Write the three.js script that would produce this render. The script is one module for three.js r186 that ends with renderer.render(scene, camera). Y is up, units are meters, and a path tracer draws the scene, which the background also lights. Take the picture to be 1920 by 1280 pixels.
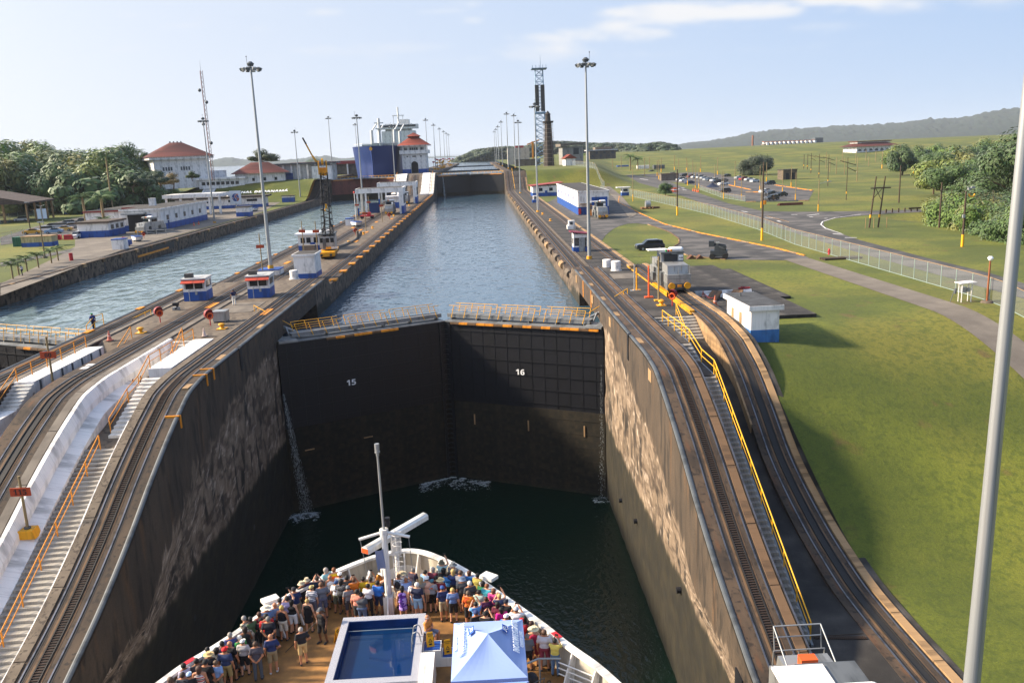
import * as THREE from 'three';
import { mergeGeometries, mergeVertices } from 'three/addons/utils/BufferGeometryUtils.js';
import { MarchingCubes } from 'three/addons/objects/MarchingCubes.js';
import { FontLoader } from 'three/addons/loaders/FontLoader.js';
import { TextGeometry } from 'three/addons/geometries/TextGeometry.js';

// ---------------------------------------------------------------- camera, sky, sun, exposure
const scene = new THREE.Scene();
const camera = new THREE.PerspectiveCamera(43.66, 1024 / 682, 0.3, 20000);
camera.position.set(4.68, 15.46, 85.17);
camera.rotation.set(-0.217, -0.0297, -0.0398, 'YXZ');
scene.add(camera);
const renderer = new THREE.WebGLRenderer();
renderer.toneMapping = THREE.LinearToneMapping;
renderer.toneMappingExposure = 2.3;
renderer.shadowMap.enabled = true;
const SUN = new THREE.Vector3(-0.85, 0.5, -0.1).normalize();
const sun = new THREE.DirectionalLight(new THREE.Color(1.0, 0.84, 0.62), 4.4);
sun.position.copy(SUN).multiplyScalar(600);
sun.castShadow = true; sun.shadow.radius = 9;
Object.assign(sun.shadow.camera, { left: -400, right: 400, top: 300, bottom: -300, near: 1, far: 1500 });
sun.shadow.mapSize.set(4096, 4096);
scene.add(sun, sun.target);

// seeded noise
let seed = 12345;
const rnd = () => { seed = (seed * 1664525 + 1013904223) >>> 0; return seed / 4294967296; };
const R = (a, b) => a + (b - a) * rnd();
const pick = (a) => a[Math.floor(rnd() * a.length)];
const PERM = new Float32Array(65536);
for (let i = 0; i < 65536; i++) PERM[i] = rnd();
const hsh = (x, y) => PERM[((x * 73856093) ^ (y * 19349663)) & 65535];
const fade = (t) => t * t * (3 - 2 * t);
function vn(x, y, px = 1e9, py = px) {      // value noise, periodic
  let x0 = Math.floor(x), y0 = Math.floor(y); const fx = fade(x - x0), fy = fade(y - y0);
  const m = (a, p) => ((a % p) + p) % p;
  const x1 = m(x0 + 1, px), y1 = m(y0 + 1, py); x0 = m(x0, px); y0 = m(y0, py);
  const a = hsh(x0, y0), b = hsh(x1, y0), c = hsh(x0, y1), d = hsh(x1, y1);
  return a + (b - a) * fx + (c - a) * fy + (a - b - c + d) * fx * fy;
}
function fbm(x, y, o = 4, px = 1e9, py = px) { let s = 0, a = 0.5, t = 0; for (let i = 0; i < o; i++) { s += a * vn(x + i * 17, y + i * 31, px, py); t += a; a *= 0.5; x *= 2; y *= 2; px *= 2; py *= 2; } return s / t; }
const clamp = (x, a = 0, b = 1) => Math.min(b, Math.max(a, x));
const sstep = (a, b, x) => { const t = clamp((x - a) / (b - a)); return t * t * (3 - 2 * t); };
const lerp = (a, b, t) => a + (b - a) * t;
const mix3 = (a, b, t) => [lerp(a[0], b[0], t), lerp(a[1], b[1], t), lerp(a[2], b[2], t)];

// the sky: hazy and bright towards the low sun, bluer away from it, thin clouds
{
  const w = 2048, h = 1024, d = new Float32Array(w * h * 4);
  for (let j = 0; j < h; j++) for (let i = 0; i < w; i++) {
    const th = ((j + 0.5) / h - 0.5) * Math.PI, ph = ((i + 0.5) / w - 0.5) * 2 * Math.PI;
    const x = Math.cos(ph) * Math.cos(th), y = Math.sin(th), z = Math.sin(ph) * Math.cos(th);
    const up = Math.max(y, 0);
    const c = x * SUN.x + y * SUN.y + z * SUN.z;                    // cosine of the angle to the sun
    const glow = Math.pow(clamp(c * 0.5 + 0.5), 1.7);
    const hz = Math.exp(-up * 6.5);
    let col = mix3([0.23, 0.46, 0.88], [0.10, 0.25, 0.58], sstep(0.1, 0.9, up));
    col = mix3(col, [0.60, 0.75, 0.92], hz * 0.85);
    col = mix3(col, [1.0, 1.02, 1.06], clamp(glow * (0.46 + 0.98 * Math.exp(-up * 2.4))));
    const s = 1 + 3.2 * Math.pow(Math.max(c, 0), 7);
    col = col.map((q) => q * s);
    if (y > 0.02) {                                                  // cloud sheet, in plane coordinates
      const k = 1 / (y + 0.06), X = x * k, Z = z * k;
      let n = fbm(X * 1.5 + 11.3, Z * 1.5 + 3.7, 6) + 0.5 * (vn(X * 0.45 + 5, Z * 0.45 + 9) - 0.5);
      const cov = sstep(0.56, 0.72, n) * sstep(0.14, 0.3, y);
      const wisp = sstep(0.66, 0.80, fbm(X * 2.0 + 40, Z * 3.1 + 7, 6)) * sstep(0.08, 0.16, y) * 0.55;
      const az = Math.atan2(x, -z), bank = Math.exp(-(((az - 0.17) / 0.13) ** 2) - (((y - 0.13 - 0.09 * (az - 0.17)) / 0.024) ** 2)) + 0.95 * Math.exp(-(((az - 0.44) / 0.16) ** 2) - (((y - 0.148) / 0.026) ** 2));
      const streak = sstep(0.5, 0.75, fbm(az * 13 + 3, y * 70 + az * 5, 6) * 0.75 + 0.42 * bank) * Math.min(1, bank * 1.6);
      col = mix3(col, [0.93, 0.94, 0.97], clamp(Math.max(cov * 0.85, wisp, streak)));
    }
    if (y < 0) col = mix3(col, [0.16, 0.19, 0.2], sstep(0, 0.12, -y));
    const o = (j * w + i) * 4;
    d[o] = col[0] * 0.43; d[o + 1] = col[1] * 0.43; d[o + 2] = col[2] * 0.43; d[o + 3] = 1;
  }
  const t = new THREE.DataTexture(d, w, h, THREE.RGBAFormat, THREE.FloatType);
  t.mapping = THREE.EquirectangularReflectionMapping; t.magFilter = THREE.LinearFilter; t.needsUpdate = true;
  scene.background = t; scene.environment = t;
}
scene.fog = new THREE.FogExp2(new THREE.Color(0.80, 0.88, 1.0), 0.00006);

// ---------------------------------------------------------------- textures and materials
function tex(w, h, fn, srgb = true) {
  const d = new Uint8Array(w * h * 4);
  for (let j = 0; j < h; j++) for (let i = 0; i < w; i++) {
    const c = fn((i + 0.5) / w, (j + 0.5) / h, i, j), o = (j * w + i) * 4;
    if (typeof c === 'number') d[o] = d[o + 1] = d[o + 2] = clamp(c) * 255; else { d[o] = clamp(c[0]) * 255; d[o + 1] = clamp(c[1]) * 255; d[o + 2] = clamp(c[2]) * 255; }
    d[o + 3] = 255;
  }
  const t = new THREE.DataTexture(d, w, h); t.wrapS = t.wrapT = THREE.RepeatWrapping; t.magFilter = THREE.LinearFilter; t.minFilter = THREE.LinearMipmapLinearFilter;
  if (srgb) t.colorSpace = THREE.SRGBColorSpace; t.needsUpdate = true; return t;
}
const rep = (t, x, y = x) => { const c = t.clone(); c.repeat.set(x, y); c.needsUpdate = true; return c; };
function mat(color, rough = 0.7, o = {}) { const { metal = 0, phys, ...rest } = o; return new (phys ? THREE.MeshPhysicalMaterial : THREE.MeshStandardMaterial)({ color: new THREE.Color(color), roughness: rough, metalness: metal, side: THREE.DoubleSide, ...rest }); }
const T = {};
T.speck = tex(512, 512, (u, v) => 0.72 + 0.4 * (fbm(u * 8, v * 8, 5, 8) - 0.5) + 0.18 * (rnd() - 0.5));           // mild dirt, multiplies a colour
T.grime = tex(512, 512, (u, v) => { const n = fbm(u * 6, v * 3, 5, 6, 3), s = vn(u * 60, v * 2, 60, 2); const g = 0.99 - 0.2 * sstep(0.46, 0.85, n) - 0.14 * sstep(0.62, 0.95, s) * n; return [g, g * 0.985, g * 0.965]; });
T.conc = tex(1024, 1024, (u, v) => {
  const n = fbm(u * 6, v * 6, 6, 6), m = fbm(u * 24 + 3, v * 24, 4, 24), f = rnd();
  let c = mix3([0.33, 0.285, 0.24], [0.47, 0.42, 0.36], n); c = mix3(c, [0.22, 0.185, 0.155], sstep(0.52, 0.72, m) * 0.7);
  const k = 0.9 + 0.2 * f; return c.map((x) => x * k);
});
T.track = tex(1024, 1024, (u, v) => {                              // u along the track in tiles of 8 m
  const n = fbm(u * 5, v * 14, 5, 5, 14), m = fbm(u * 40, v * 40, 3, 40);
  let c = mix3([0.175, 0.14, 0.112], [0.36, 0.29, 0.225], n); c = mix3(c, [0.13, 0.105, 0.088], sstep(0.55, 0.75, m) * 0.75); c = mix3(c, [0.40, 0.25, 0.15], sstep(0.6, 0.8, fbm(u * 4 + 5, v * 20, 4, 4, 20)) * 0.5);
  const k = 0.88 + 0.24 * rnd(); return c.map((x) => x * k);
});
T.dark = tex(512, 512, (u, v) => { const n = fbm(u * 5, v * 5, 6, 5); const c = mix3([0.13, 0.12, 0.115], [0.33, 0.31, 0.29], n * n * 1.3), k = 0.85 + 0.3 * rnd(); return c.map((x) => x * k); });
T.asph = tex(1024, 1024, (u, v) => { const n = fbm(u * 4, v * 4, 6, 4), c = mix3([0.225, 0.22, 0.22], [0.36, 0.345, 0.335], sstep(0.3, 0.72, n)), k = 0.86 + 0.28 * rnd(); return c.map((x) => x * k); });
T.path = tex(1024, 1024, (u, v) => { const n = fbm(u * 5, v * 5, 6, 5), c = mix3([0.34, 0.31, 0.28], [0.50, 0.465, 0.42], n), k = 0.88 + 0.24 * rnd(); return c.map((x) => x * k); });
T.grass = tex(2048, 2048, (u, v) => {                               // one tile is 55 m
  const n = fbm(u * 7, v * 7, 7, 7), m = fbm(u * 160, v * 160, 3, 160), b = fbm(u * 4 + 9, v * 4 + 4, 6, 4), f = rnd();
  let c = mix3([0.34, 0.385, 0.085], [0.46, 0.49, 0.13], sstep(0.25, 0.75, n)); c = mix3(c, [0.57, 0.53, 0.21], sstep(0.42, 0.75, b) * 0.6); c = mix3(c, [0.26, 0.32, 0.07], sstep(0.4, 0.8, m) * 0.42);
  c = mix3(c, [0.44, 0.36, 0.21], sstep(0.7, 0.86, fbm(u * 22 + 2, v * 22, 5, 22)) * 0.7);
  const k = 0.72 + 0.5 * (0.5 * f + 0.5 * rnd()); return c.map((x) => x * k);
});
T.bumpf = tex(512, 512, (u, v) => 0.6 * fbm(u * 24, v * 24, 4, 24) + 0.4 * rnd(), false);
T.bumpc = tex(512, 512, (u, v) => fbm(u * 10, v * 10, 6, 10), false);
// the tall chamber wall: one tile 48 m long, 24 m high, v = 1 at the coping
T.wall = tex(2048, 1024, (u, v) => {
  const y = v * 24;                                                 // metres above y = -24
  const n = fbm(u * 24, v * 12, 6, 24, 12), st = fbm(u * 190, v * 5 + n * 1.2, 4, 190, 5), dg = fbm(u * 46 + v * 9, v * 34 - u * 10, 6, 1e9);
  let c = mix3([0.33, 0.275, 0.22], [0.66, 0.575, 0.485], clamp(0.15 + 0.55 * n + 0.5 * (st - 0.35)));
  c = mix3(c, [0.20, 0.155, 0.12], sstep(0.42, 0.75, dg) * 0.6);
  c = mix3(c, [0.11, 0.09, 0.07], sstep(0.5, 0.78, fbm(u * 60 + 7, v * 9, 6, 60, 9)) * 0.8);
  c = mix3(c, [0.82, 0.75, 0.68], sstep(0.58, 0.8, fbm(u * 70 + v * 26, v * 40, 6, 1e9)) * 0.55);
  const jag = 1.6 * (fbm(u * 60, 1.5, 4, 60, 99) - 0.5) + 1.2 * (vn(u * 14, 3, 14, 99) - 0.5);
  const lip = sstep(21.0 + jag - 0.25, 21.0 + jag + 0.25, y);       // smoother brown lip under the coping, with drips
  let l = mix3([0.19, 0.16, 0.13], [0.35, 0.29, 0.23], clamp(0.35 * st + 0.9 * n - 0.1)); l = mix3(l, [0.42, 0.29, 0.17], sstep(0.58, 0.8, fbm(u * 60, v * 6 + 4, 5, 60, 99)) * 0.45); l = mix3(l, [0.12, 0.10, 0.08], sstep(0.52, 0.75, fbm(u * 80 + 3, v * 16, 5, 80, 99)) * 0.6);
  c = mix3(c, l, lip);
  const al = sstep(11.9 + 0.5 * jag, 11.2 + 0.5 * jag, y);          // weed line left by the water
  let a = mix3([0.085, 0.075, 0.042], [0.185, 0.16, 0.095], clamp(fbm(u * 48, v * 24, 5, 48, 24) * 1.3 - 0.15)); a = a.map((x) => x * (0.75 + 0.5 * rnd()));
  c = mix3(c, a, al);
  const k = 0.85 + 0.3 * rnd(); return c.map((x) => x * k);
});
T.wallb = tex(1024, 512, (u, v) => fbm(u * 60 + v * 8, v * 30, 6, 1e9), false);
T.side = tex(1024, 512, (u, v) => {                                  // low chamber walls above the water, tile 24 m x 6 m, v = 1 at top
  const n = fbm(u * 20, v * 5, 6, 20, 5), st = fbm(u * 120, v * 2, 4, 120, 2);
  let c = mix3([0.24, 0.20, 0.165], [0.55, 0.47, 0.385], clamp(n * 0.9 + 0.7 * (st - 0.45))); c = mix3(c, [0.13, 0.105, 0.085], sstep(0.5, 0.7, fbm(u * 50, v * 12, 4, 50, 12)) * 0.8);
  const al = sstep(0.66, 0.5, v + 0.16 * (n - 0.5)); c = mix3(c, mix3([0.10, 0.095, 0.065], [0.20, 0.185, 0.135], n), al);
  const k = 0.85 + 0.3 * rnd(); return c.map((x) => x * k);
});
function waterN(fx, fy, amp, o = 5) {   // ripples as a normal map
  const S = 1024, H = new Float32Array(S * S);
  for (let j = 0; j < S; j++) for (let i = 0; i < S; i++) { const u = i / S, v = j / S; const q = fbm(u * 5, v * 5, 3, 5); H[j * S + i] = 1 - Math.abs(2 * fbm(u * fx + 0.7 * q, v * fy + 0.5 * q, o, fx, fy) - 1); }
  return tex(S, S, (u, v, i, j) => { const a = H[j * S + (i + 1) % S] - H[j * S + (i + S - 1) % S], b = H[((j + 1) % S) * S + i] - H[((j + S - 1) % S) * S + i]; const x = -a * amp, y = -b * amp, l = Math.hypot(x, y, 1); return [0.5 + 0.5 * x / l, 0.5 + 0.5 * y / l, 0.5 + 0.5 / l]; }, false);
}
T.wat = waterN(16, 11, 5.5); T.chop = waterN(9, 5, 7);
const M = {
  grass: mat('#dad8d0', 0.95, { map: T.grass, bumpMap: T.bumpf, bumpScale: 0.06 }),
  conc: mat('#ffffff', 0.9, { map: T.conc, bumpMap: T.bumpc, bumpScale: 0.01 }), concl: mat('#ffffff', 0.9, { map: rep(T.path, 1) }), track: mat('#ffffff', 0.88, { map: T.track, bumpMap: T.bumpc, bumpScale: 0.015 }),
  dark: mat('#ffffff', 0.92, { map: T.dark, bumpMap: T.bumpf, bumpScale: 0.015 }), asph: mat('#ffffff', 0.9, { map: T.asph, bumpMap: T.bumpf, bumpScale: 0.01 }), path: mat('#ffffff', 0.9, { map: T.path, bumpMap: T.bumpf, bumpScale: 0.01 }),
  wall: mat('#ffffff', 0.9, { map: T.wall, bumpMap: T.wallb, bumpScale: 0.07 }), side: mat('#ffffff', 0.9, { map: T.side, bumpMap: T.bumpc, bumpScale: 0.06 }),
  rail: mat('#85858a', 0.32, { metal: 0.85, map: T.grime }), railr: mat('#4a3a30', 0.6, { metal: 0.4, map: T.grime }), black: mat('#15151a', 0.6), rack: mat('#1d1b1a', 0.7),
  plank: mat('#6a523b', 0.85, { map: T.grime }), kerb: mat('#a1835f', 0.85, { map: T.grime }), white: mat('#e9e9ea', 0.6, { map: T.grime }), whiteclean: mat('#eeeeee', 0.35), steps: mat('#a3a09a', 0.85, { map: T.grime }), stepw: mat('#d8d6d2', 0.8, { map: T.grime }),
  yellow: mat('#e0a010', 0.5, { map: T.grime }), yrail: mat('#e8a812', 0.45), yorange: mat('#e09018', 0.6, { map: T.grime }), grey: mat('#84898e', 0.5, { metal: 0.3, map: T.grime }), greyd: mat('#4f555b', 0.55, { map: T.grime }), galv: mat('#a3a8ac', 0.42, { metal: 0.45, map: T.grime }),
  blue: mat('#1c4fa0', 0.55, { map: T.grime }), blued: mat('#123a78', 0.55), red: mat('#b3202a', 0.5), redd: mat('#7e1a20', 0.6), orange: mat('#d8571c', 0.55), glass: mat('#1c242a', 0.08, { metal: 0.0 }),
  gate: mat('#0b0d17', 0.5, { map: T.grime, bumpMap: T.bumpc, bumpScale: 0.02 }), gater: mat('#6e3a34', 0.75, { map: T.grime }), algae: mat('#ffffff', 0.95, { map: tex(512, 512, (u, v) => mix3([0.085, 0.07, 0.042], [0.19, 0.16, 0.10], clamp(fbm(u * 12, v * 12, 6, 12) * 1.5 - 0.3)).map((x) => x * (0.8 + 0.4 * rnd()))) }),
  roof: mat('#7c3a30', 0.8, { map: T.speck }), roofr: mat('#a8482f', 0.75, { map: T.speck }), roofd: mat('#55504c', 0.9, { map: T.speck }), wood: mat('#7d5c3d', 0.85, { map: T.grime }), pole: mat('#4a3d32', 0.9, { map: T.grime }), polel: mat('#8a7a5a', 0.9, { map: T.grime }), tyre: mat('#17171a', 0.85), rubber: mat('#26262a', 0.8),
};
for (const k of ['wat']) T[k].anisotropy = 4;
M.water = mat('#3f5768', 0.05, { ior: 1.33, normalMap: T.wat, phys: 1 }); M.water.normalScale.set(0.36, 0.36);
M.waterl = mat('#0a1f17', 0.05, { ior: 1.33, normalMap: rep(T.wat, 1.4), phys: 1 }); M.waterl.normalScale.set(0.6, 0.6);
M.waterc = mat('#71848a', 0.12, { ior: 1.33, normalMap: T.chop, phys: 1 }); M.waterc.normalScale.set(0.9, 0.9);
M.lake = mat('#12303c', 0.12, { ior: 1.33, normalMap: rep(T.wat, 0.2), phys: 1 }); M.lake.normalScale.set(0.3, 0.3);

// ---------------------------------------------------------------- geometry helpers
const V = (x, y, z) => new THREE.Vector3(x, y, z);
function flat(g) { const n = g.index ? g.toNonIndexed() : g; for (const k of Object.keys(n.attributes)) if (!['position', 'normal', 'uv'].includes(k)) n.deleteAttribute(k); if (!n.attributes.uv) n.setAttribute('uv', new THREE.BufferAttribute(new Float32Array(n.attributes.position.count * 2), 2)); return n; }
const merge = (l) => l.length === 1 ? flat(l[0]) : mergeGeometries(l.map(flat));
function boxUV(g, s = 1) {
  const p = g.attributes.position, n = g.attributes.normal, uv = new Float32Array(p.count * 2);
  for (let i = 0; i < p.count; i++) {
    const ax = Math.abs(n.getX(i)), ay = Math.abs(n.getY(i)), az = Math.abs(n.getZ(i)); let a, b;
    if (ay >= ax && ay >= az) { a = p.getX(i); b = p.getZ(i); } else if (ax >= az) { a = p.getZ(i); b = p.getY(i); } else { a = p.getX(i); b = p.getY(i); }
    uv[i * 2] = a * s; uv[i * 2 + 1] = b * s;
  }
  g.setAttribute('uv', new THREE.BufferAttribute(uv, 2)); return g;
}
const US = 0.25;
function box(x0, x1, y0, y1, z0, z1) { const g = new THREE.BoxGeometry(Math.abs(x1 - x0), Math.abs(y1 - y0), Math.abs(z1 - z0)); g.translate((x0 + x1) / 2, (y0 + y1) / 2, (z0 + z1) / 2); return boxUV(g, US); }
const cbox = (w, h, d, x, y, z) => box(x - w / 2, x + w / 2, y, y + h, z - d / 2, z + d / 2);   // centred, y is the base
function cyl(r0, r1, h, x = 0, y = 0, z = 0, seg = 10) { const g = new THREE.CylinderGeometry(r1, r0, h, seg); g.translate(x, y + h / 2, z); return g; }
function bar(a, b, r, seg = 6, r2 = r) { const A = V(...a), Bv = V(...b), L = A.distanceTo(Bv), g = new THREE.CylinderGeometry(r2, r, L, seg); g.translate(0, L / 2, 0); g.applyQuaternion(new THREE.Quaternion().setFromUnitVectors(V(0, 1, 0), Bv.clone().sub(A).normalize())); g.translate(...a); return g; }
function beam(a, b, w, h) { const A = V(...a), Bv = V(...b), L = A.distanceTo(Bv), g = new THREE.BoxGeometry(w, h, L); boxUV(g, US); g.translate(0, 0, L / 2); const m = new THREE.Matrix4().lookAt(Bv, A, V(0, 1, 0)); g.applyMatrix4(m); g.translate(...a); return g; }
function prism(pts, z0, z1) { // polygon in x,y extruded along z
  const s = new THREE.Shape(pts.map((q) => new THREE.Vector2(q[0], q[1]))), g = new THREE.ExtrudeGeometry(s, { depth: z1 - z0, bevelEnabled: false }); g.translate(0, 0, z0); return boxUV(g, US);
}
function prismX(pts, x0, x1) { // polygon in z,y extruded along x
  const s = new THREE.Shape(pts.map((q) => new THREE.Vector2(-q[0], q[1]))), g = new THREE.ExtrudeGeometry(s, { depth: x1 - x0, bevelEnabled: false }); g.rotateY(Math.PI / 2); g.translate(x0, 0, 0); return boxUV(g, US);
}
function poly(pts, y, s = 0.1) { // flat sheet from x,z outline
  const sh = new THREE.Shape(pts.map((q) => new THREE.Vector2(q[0], -q[1]))), g = new THREE.ShapeGeometry(sh); g.rotateX(-Math.PI / 2); g.translate(0, y, 0); return boxUV(g, s);
}
function quadGeo(pts, uvs) { const g = new THREE.BufferGeometry(); g.setAttribute('position', new THREE.Float32BufferAttribute([0, 1, 2, 0, 2, 3].flatMap((i) => pts[i]), 3)); g.setAttribute('uv', new THREE.Float32BufferAttribute([0, 1, 2, 0, 2, 3].flatMap((i) => uvs ? uvs[i] : [[0, 0], [1, 0], [1, 1], [0, 1]][i]), 2)); g.computeVertexNormals(); return g; }
function range(a, b, n) { return Array.from({ length: n + 1 }, (_, i) => a + (b - a) * i / n); }
function sweep(sec, prof, zs, { closed = true, us = US, caps = true } = {}) { // section of [x, dy] (or [x, dy, 'abs']) along z
  const P = [], UV = [], m = sec.length, k = closed ? m : m - 1;
  let arc = 0; const pt = (q, z) => [q[0], q[2] ? q[1] : q[1] + prof(z), z];
  for (let i = 0; i + 1 < zs.length; i++) {
    const z0 = zs[i], z1 = zs[i + 1], d = Math.hypot(z1 - z0, prof(z1) - prof(z0)); let w = 0;
    for (let j = 0; j < k; j++) {
      const a = sec[j], b = sec[(j + 1) % m], A = pt(a, z0), Bq = pt(b, z0), C = pt(b, z1), D = pt(a, z1), wl = Math.hypot(Bq[0] - A[0], Bq[1] - A[1]);
      P.push(...A, ...Bq, ...C, ...A, ...C, ...D);
      const u0 = arc * us, u1 = (arc + d) * us, v0 = w * us, v1 = (w + wl) * us;
      UV.push(u0, v0, u0, v1, u1, v1, u0, v0, u1, v1, u1, v0); w += wl;
    }
    arc += d;
  }
  const g = new THREE.BufferGeometry(); g.setAttribute('position', new THREE.Float32BufferAttribute(P, 3)); g.setAttribute('uv', new THREE.Float32BufferAttribute(UV, 2)); g.computeVertexNormals();
  if (!closed || !caps) return g;
  const out = [g];
  for (const z of [zs[0], zs[zs.length - 1]]) { const pts = sec.map((q) => pt(q, z)), f = THREE.ShapeUtils.triangulateShape(pts.map((q) => new THREE.Vector2(q[0], q[1])), []); const c = new THREE.BufferGeometry(); c.setAttribute('position', new THREE.Float32BufferAttribute(f.flat().flatMap((i) => pts[i]), 3)); c.computeVertexNormals(); boxUV(c, us); out.push(c); }
  return merge(out);
}
// ---------------------------------------------------------------- things, parts, names
const taken = {};
const numbered = (n) => { const k = taken[n] = (taken[n] ?? -1) + 1; return k ? n + '_' + String(k).padStart(3, '0') : n; };
function part(name, geos, m, parent) { const o = new THREE.Mesh(Array.isArray(geos) ? merge(geos) : geos, m); o.name = name; o.castShadow = o.receiveShadow = true; parent.add(o); return o; }
function tag(o, label, category, group, kind) { o.userData = { label, category }; if (group) o.userData.group = group; if (kind) o.userData.kind = kind; return o; }
function thing(name, label, category, [x, y, z] = [0, 0, 0], turn = 0, group) { const o = new THREE.Group(); o.name = numbered(name); scene.add(o); o.position.set(x, y, z); o.rotation.y = turn; return tag(o, label, category, group); }
function solo(name, label, category, geos, m, group) { const o = part(numbered(name), geos, m, scene); return tag(o, label, category, group); }
function struct(name, geos, m, label, category = name.replace(/_/g, ' ')) { const o = part(numbered(name), geos, m, scene); o.userData = { kind: 'structure', label, category }; return o; }
function dup(root, [x, y, z], turn, label, s = 1) { const r = root.clone(); r.name = numbered(root.name.replace(/_\d{3}$/, '')); r.userData = { ...root.userData, label }; scene.add(r); r.position.set(x, y, z); r.rotation.y = turn; if (s !== 1) r.scale.setScalar(s); return r; }
const interp = (pts) => (z) => { // monotone cubic through [z, y]
  const n = pts.length; if (z <= pts[0][0]) return pts[0][1]; if (z >= pts[n - 1][0]) return pts[n - 1][1];
  let i = 0; while (z > pts[i + 1][0]) i++;
  const sl = (k) => (pts[k + 1][1] - pts[k][1]) / (pts[k + 1][0] - pts[k][0]), tan = (k) => { if (k === 0 || k === n - 1) return 0; const a = sl(k - 1), b = sl(k); return a * b <= 0 ? 0 : 2 * a * b / (a + b); };
  const h = pts[i + 1][0] - pts[i][0], t = (z - pts[i][0]) / h, t2 = t * t, t3 = t2 * t;
  return (2 * t3 - 3 * t2 + 1) * pts[i][1] + (t3 - 2 * t2 + t) * h * tan(i) + (-2 * t3 + 3 * t2) * pts[i + 1][1] + (t3 - t2) * h * tan(i + 1);
};
const font = await new FontLoader().loadAsync('fonts/droid/droid_sans_bold.typeface.json');
const serif = await new FontLoader().loadAsync('fonts/droid/droid_serif_bold.typeface.json');
function text(str, size, depth, f = font) { const g = new TextGeometry(str, { font: f, size, depth, curveSegments: 4, bevelEnabled: false }); g.computeBoundingBox(); const b = g.boundingBox; g.translate(-(b.min.x + b.max.x) / 2, -(b.min.y + b.max.y) / 2, 0); return g; }
// ---------------------------------------------------------------- where things stand, surveyed from the photograph
const CAMQ = new THREE.Matrix4().makeRotationFromEuler(camera.rotation), FPX = 640 / Math.tan(THREE.MathUtils.degToRad(43.66 / 2));
const rayOf = (u, v) => V((u - 960) / FPX, -(v - 640) / FPX, -1).applyMatrix4(CAMQ);
const G = (u, v, y = -1.3) => { const d = rayOf(u, v), c = camera.position, t = (y - c.y) / d.y; return [c.x + d.x * t, y, c.z + d.z * t]; };   // survey: ground point at height y
const FAR = (u, v, D) => { const d = rayOf(u, v), c = camera.position, t = D / Math.hypot(d.x, d.z); return [c.x + d.x * t, c.y + d.y * t, c.z + d.z * t]; }; // survey: point at horizontal distance D

const HW = 16.76, YC = -1.35, YU = 7.3, YL = -10.5;
const UPR = [[-342, YU], [-338.5, 6.8], [-330, 3.9], [-322, 0.9], [-316, -0.9], [-311, YC], [-34, YC], [-33, YC + 0.15], [-31, -0.12], [-30, 0]];
const tow = interp([...UPR, [20.5, 0], [24.9, -0.3], [27.7, -1.15], [29.8, -1.95], [34.2, -3.9], [37.3, -5.45], [40.9, -7.05], [43.5, -8.05], [46.4, -9.0], [49, -9.8], [53, -10.4], [56, YL]]);
const ret = interp([...UPR, [6.8, 0], [13.8, -0.55], [18.7, -2.0], [23.2, -4.4], [27.4, -6.9], [32, -8.6], [36.3, -9.7], [41, -10.4], [45, YL]]);
const ZS = [...range(78, 58, 5), ...range(56, 18, 50), ...range(15, -27, 10), ...range(-28, -38, 14), ...range(-45, -300, 16), ...range(-306, -345, 30), ...range(-360, -860, 10)];
const zsIn = (a, b) => [b, ...ZS.filter((z) => z < b - 0.01 && z > a + 0.01), a];
const LX = -34.5, LX2 = -68.6;                                       // the west lane between LX and LX2

// ground: flat terraces, banks between them, the dam's long meadow behind
function hRight(x, z) {
  let y = -1.3;
  y += (YL + 1.3) * sstep(12 - 0.4 * (Math.min(x, 56) - 27), 42 + 0.1 * (x - 27), z) * (1 - 0.8 * sstep(58, 75, x));
  if (z < -300) y = lerp(y, YU, sstep(-312, -336, z) * (1 - sstep(57, 84, x + 0.12 * (z + 340))));
  const far = sstep(-470, -860, z - 0.28 * (x - 150) * sstep(150, 300, x));
  y += (13 + 2.5 * sstep(150, 700, x) - Math.max(0, y + 1.3)) * far * (x > 60 ? sstep(60, 110, x) : 0);
  y -= 30 * sstep(-1150, -1500, z);
  const g = sstep(70, 100, x) * sstep(-95, -105, z) * 0;                // kept level under the junction
  return y + g - 1.1 * sstep(92, 96, x) * (1 - sstep(108, 114, x)) * sstep(-88, -92, z) * (1 - sstep(-100, -106, z));   // ditch beside the guard rail
}
function hLeft(x, z) {
  let y = YC;
  y += (YL - YC) * sstep(22, 50, z);
  if (z < -250) y = lerp(y, YU, sstep(-292, -322, z - 0.12 * (x + 80)) * (1 - 0.75 * sstep(-118, -150, x)));
  const hill = sstep(-210, -420, x + 0.15 * (z + 200)) * sstep(120, -60, z);
  y += 12 * hill * (0.6 + 0.6 * fbm(x * 0.012 + 40, z * 0.012 + 9, 3));
  y -= 40 * sstep(-560, -700, z);
  return y;
}
function terrain(xs, zs, h, us) {
  const P = [], UV = [], I = []; const n = xs.length;
  for (const z of zs) for (const x of xs) { P.push(x, h(x, z), z); UV.push(x * us, z * us); }
  for (let j = 0; j + 1 < zs.length; j++) for (let i = 0; i + 1 < n; i++) { const a = j * n + i; I.push(a, a + 1, a + n, a + 1, a + n + 1, a + n); }
  const g = new THREE.BufferGeometry(); g.setAttribute('position', new THREE.Float32BufferAttribute(P, 3)); g.setAttribute('uv', new THREE.Float32BufferAttribute(UV, 2)); g.setIndex(I); g.computeVertexNormals(); return g;
}
const TZ = [...range(-1600, -700, 18), ...range(-690, -350, 34), ...range(-345, -286, 40), ...range(-280, -60, 44), ...range(-58, 90, 74)];
struct('ground', terrain([...range(27.05, 60, 24), ...range(62, 120, 24), ...range(126, 320, 30), ...range(340, 1500, 30)], TZ, hRight, 1 / 55), M.grass, 'mown yellow-green grass bank and meadow right of the locks', 'grass');
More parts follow.
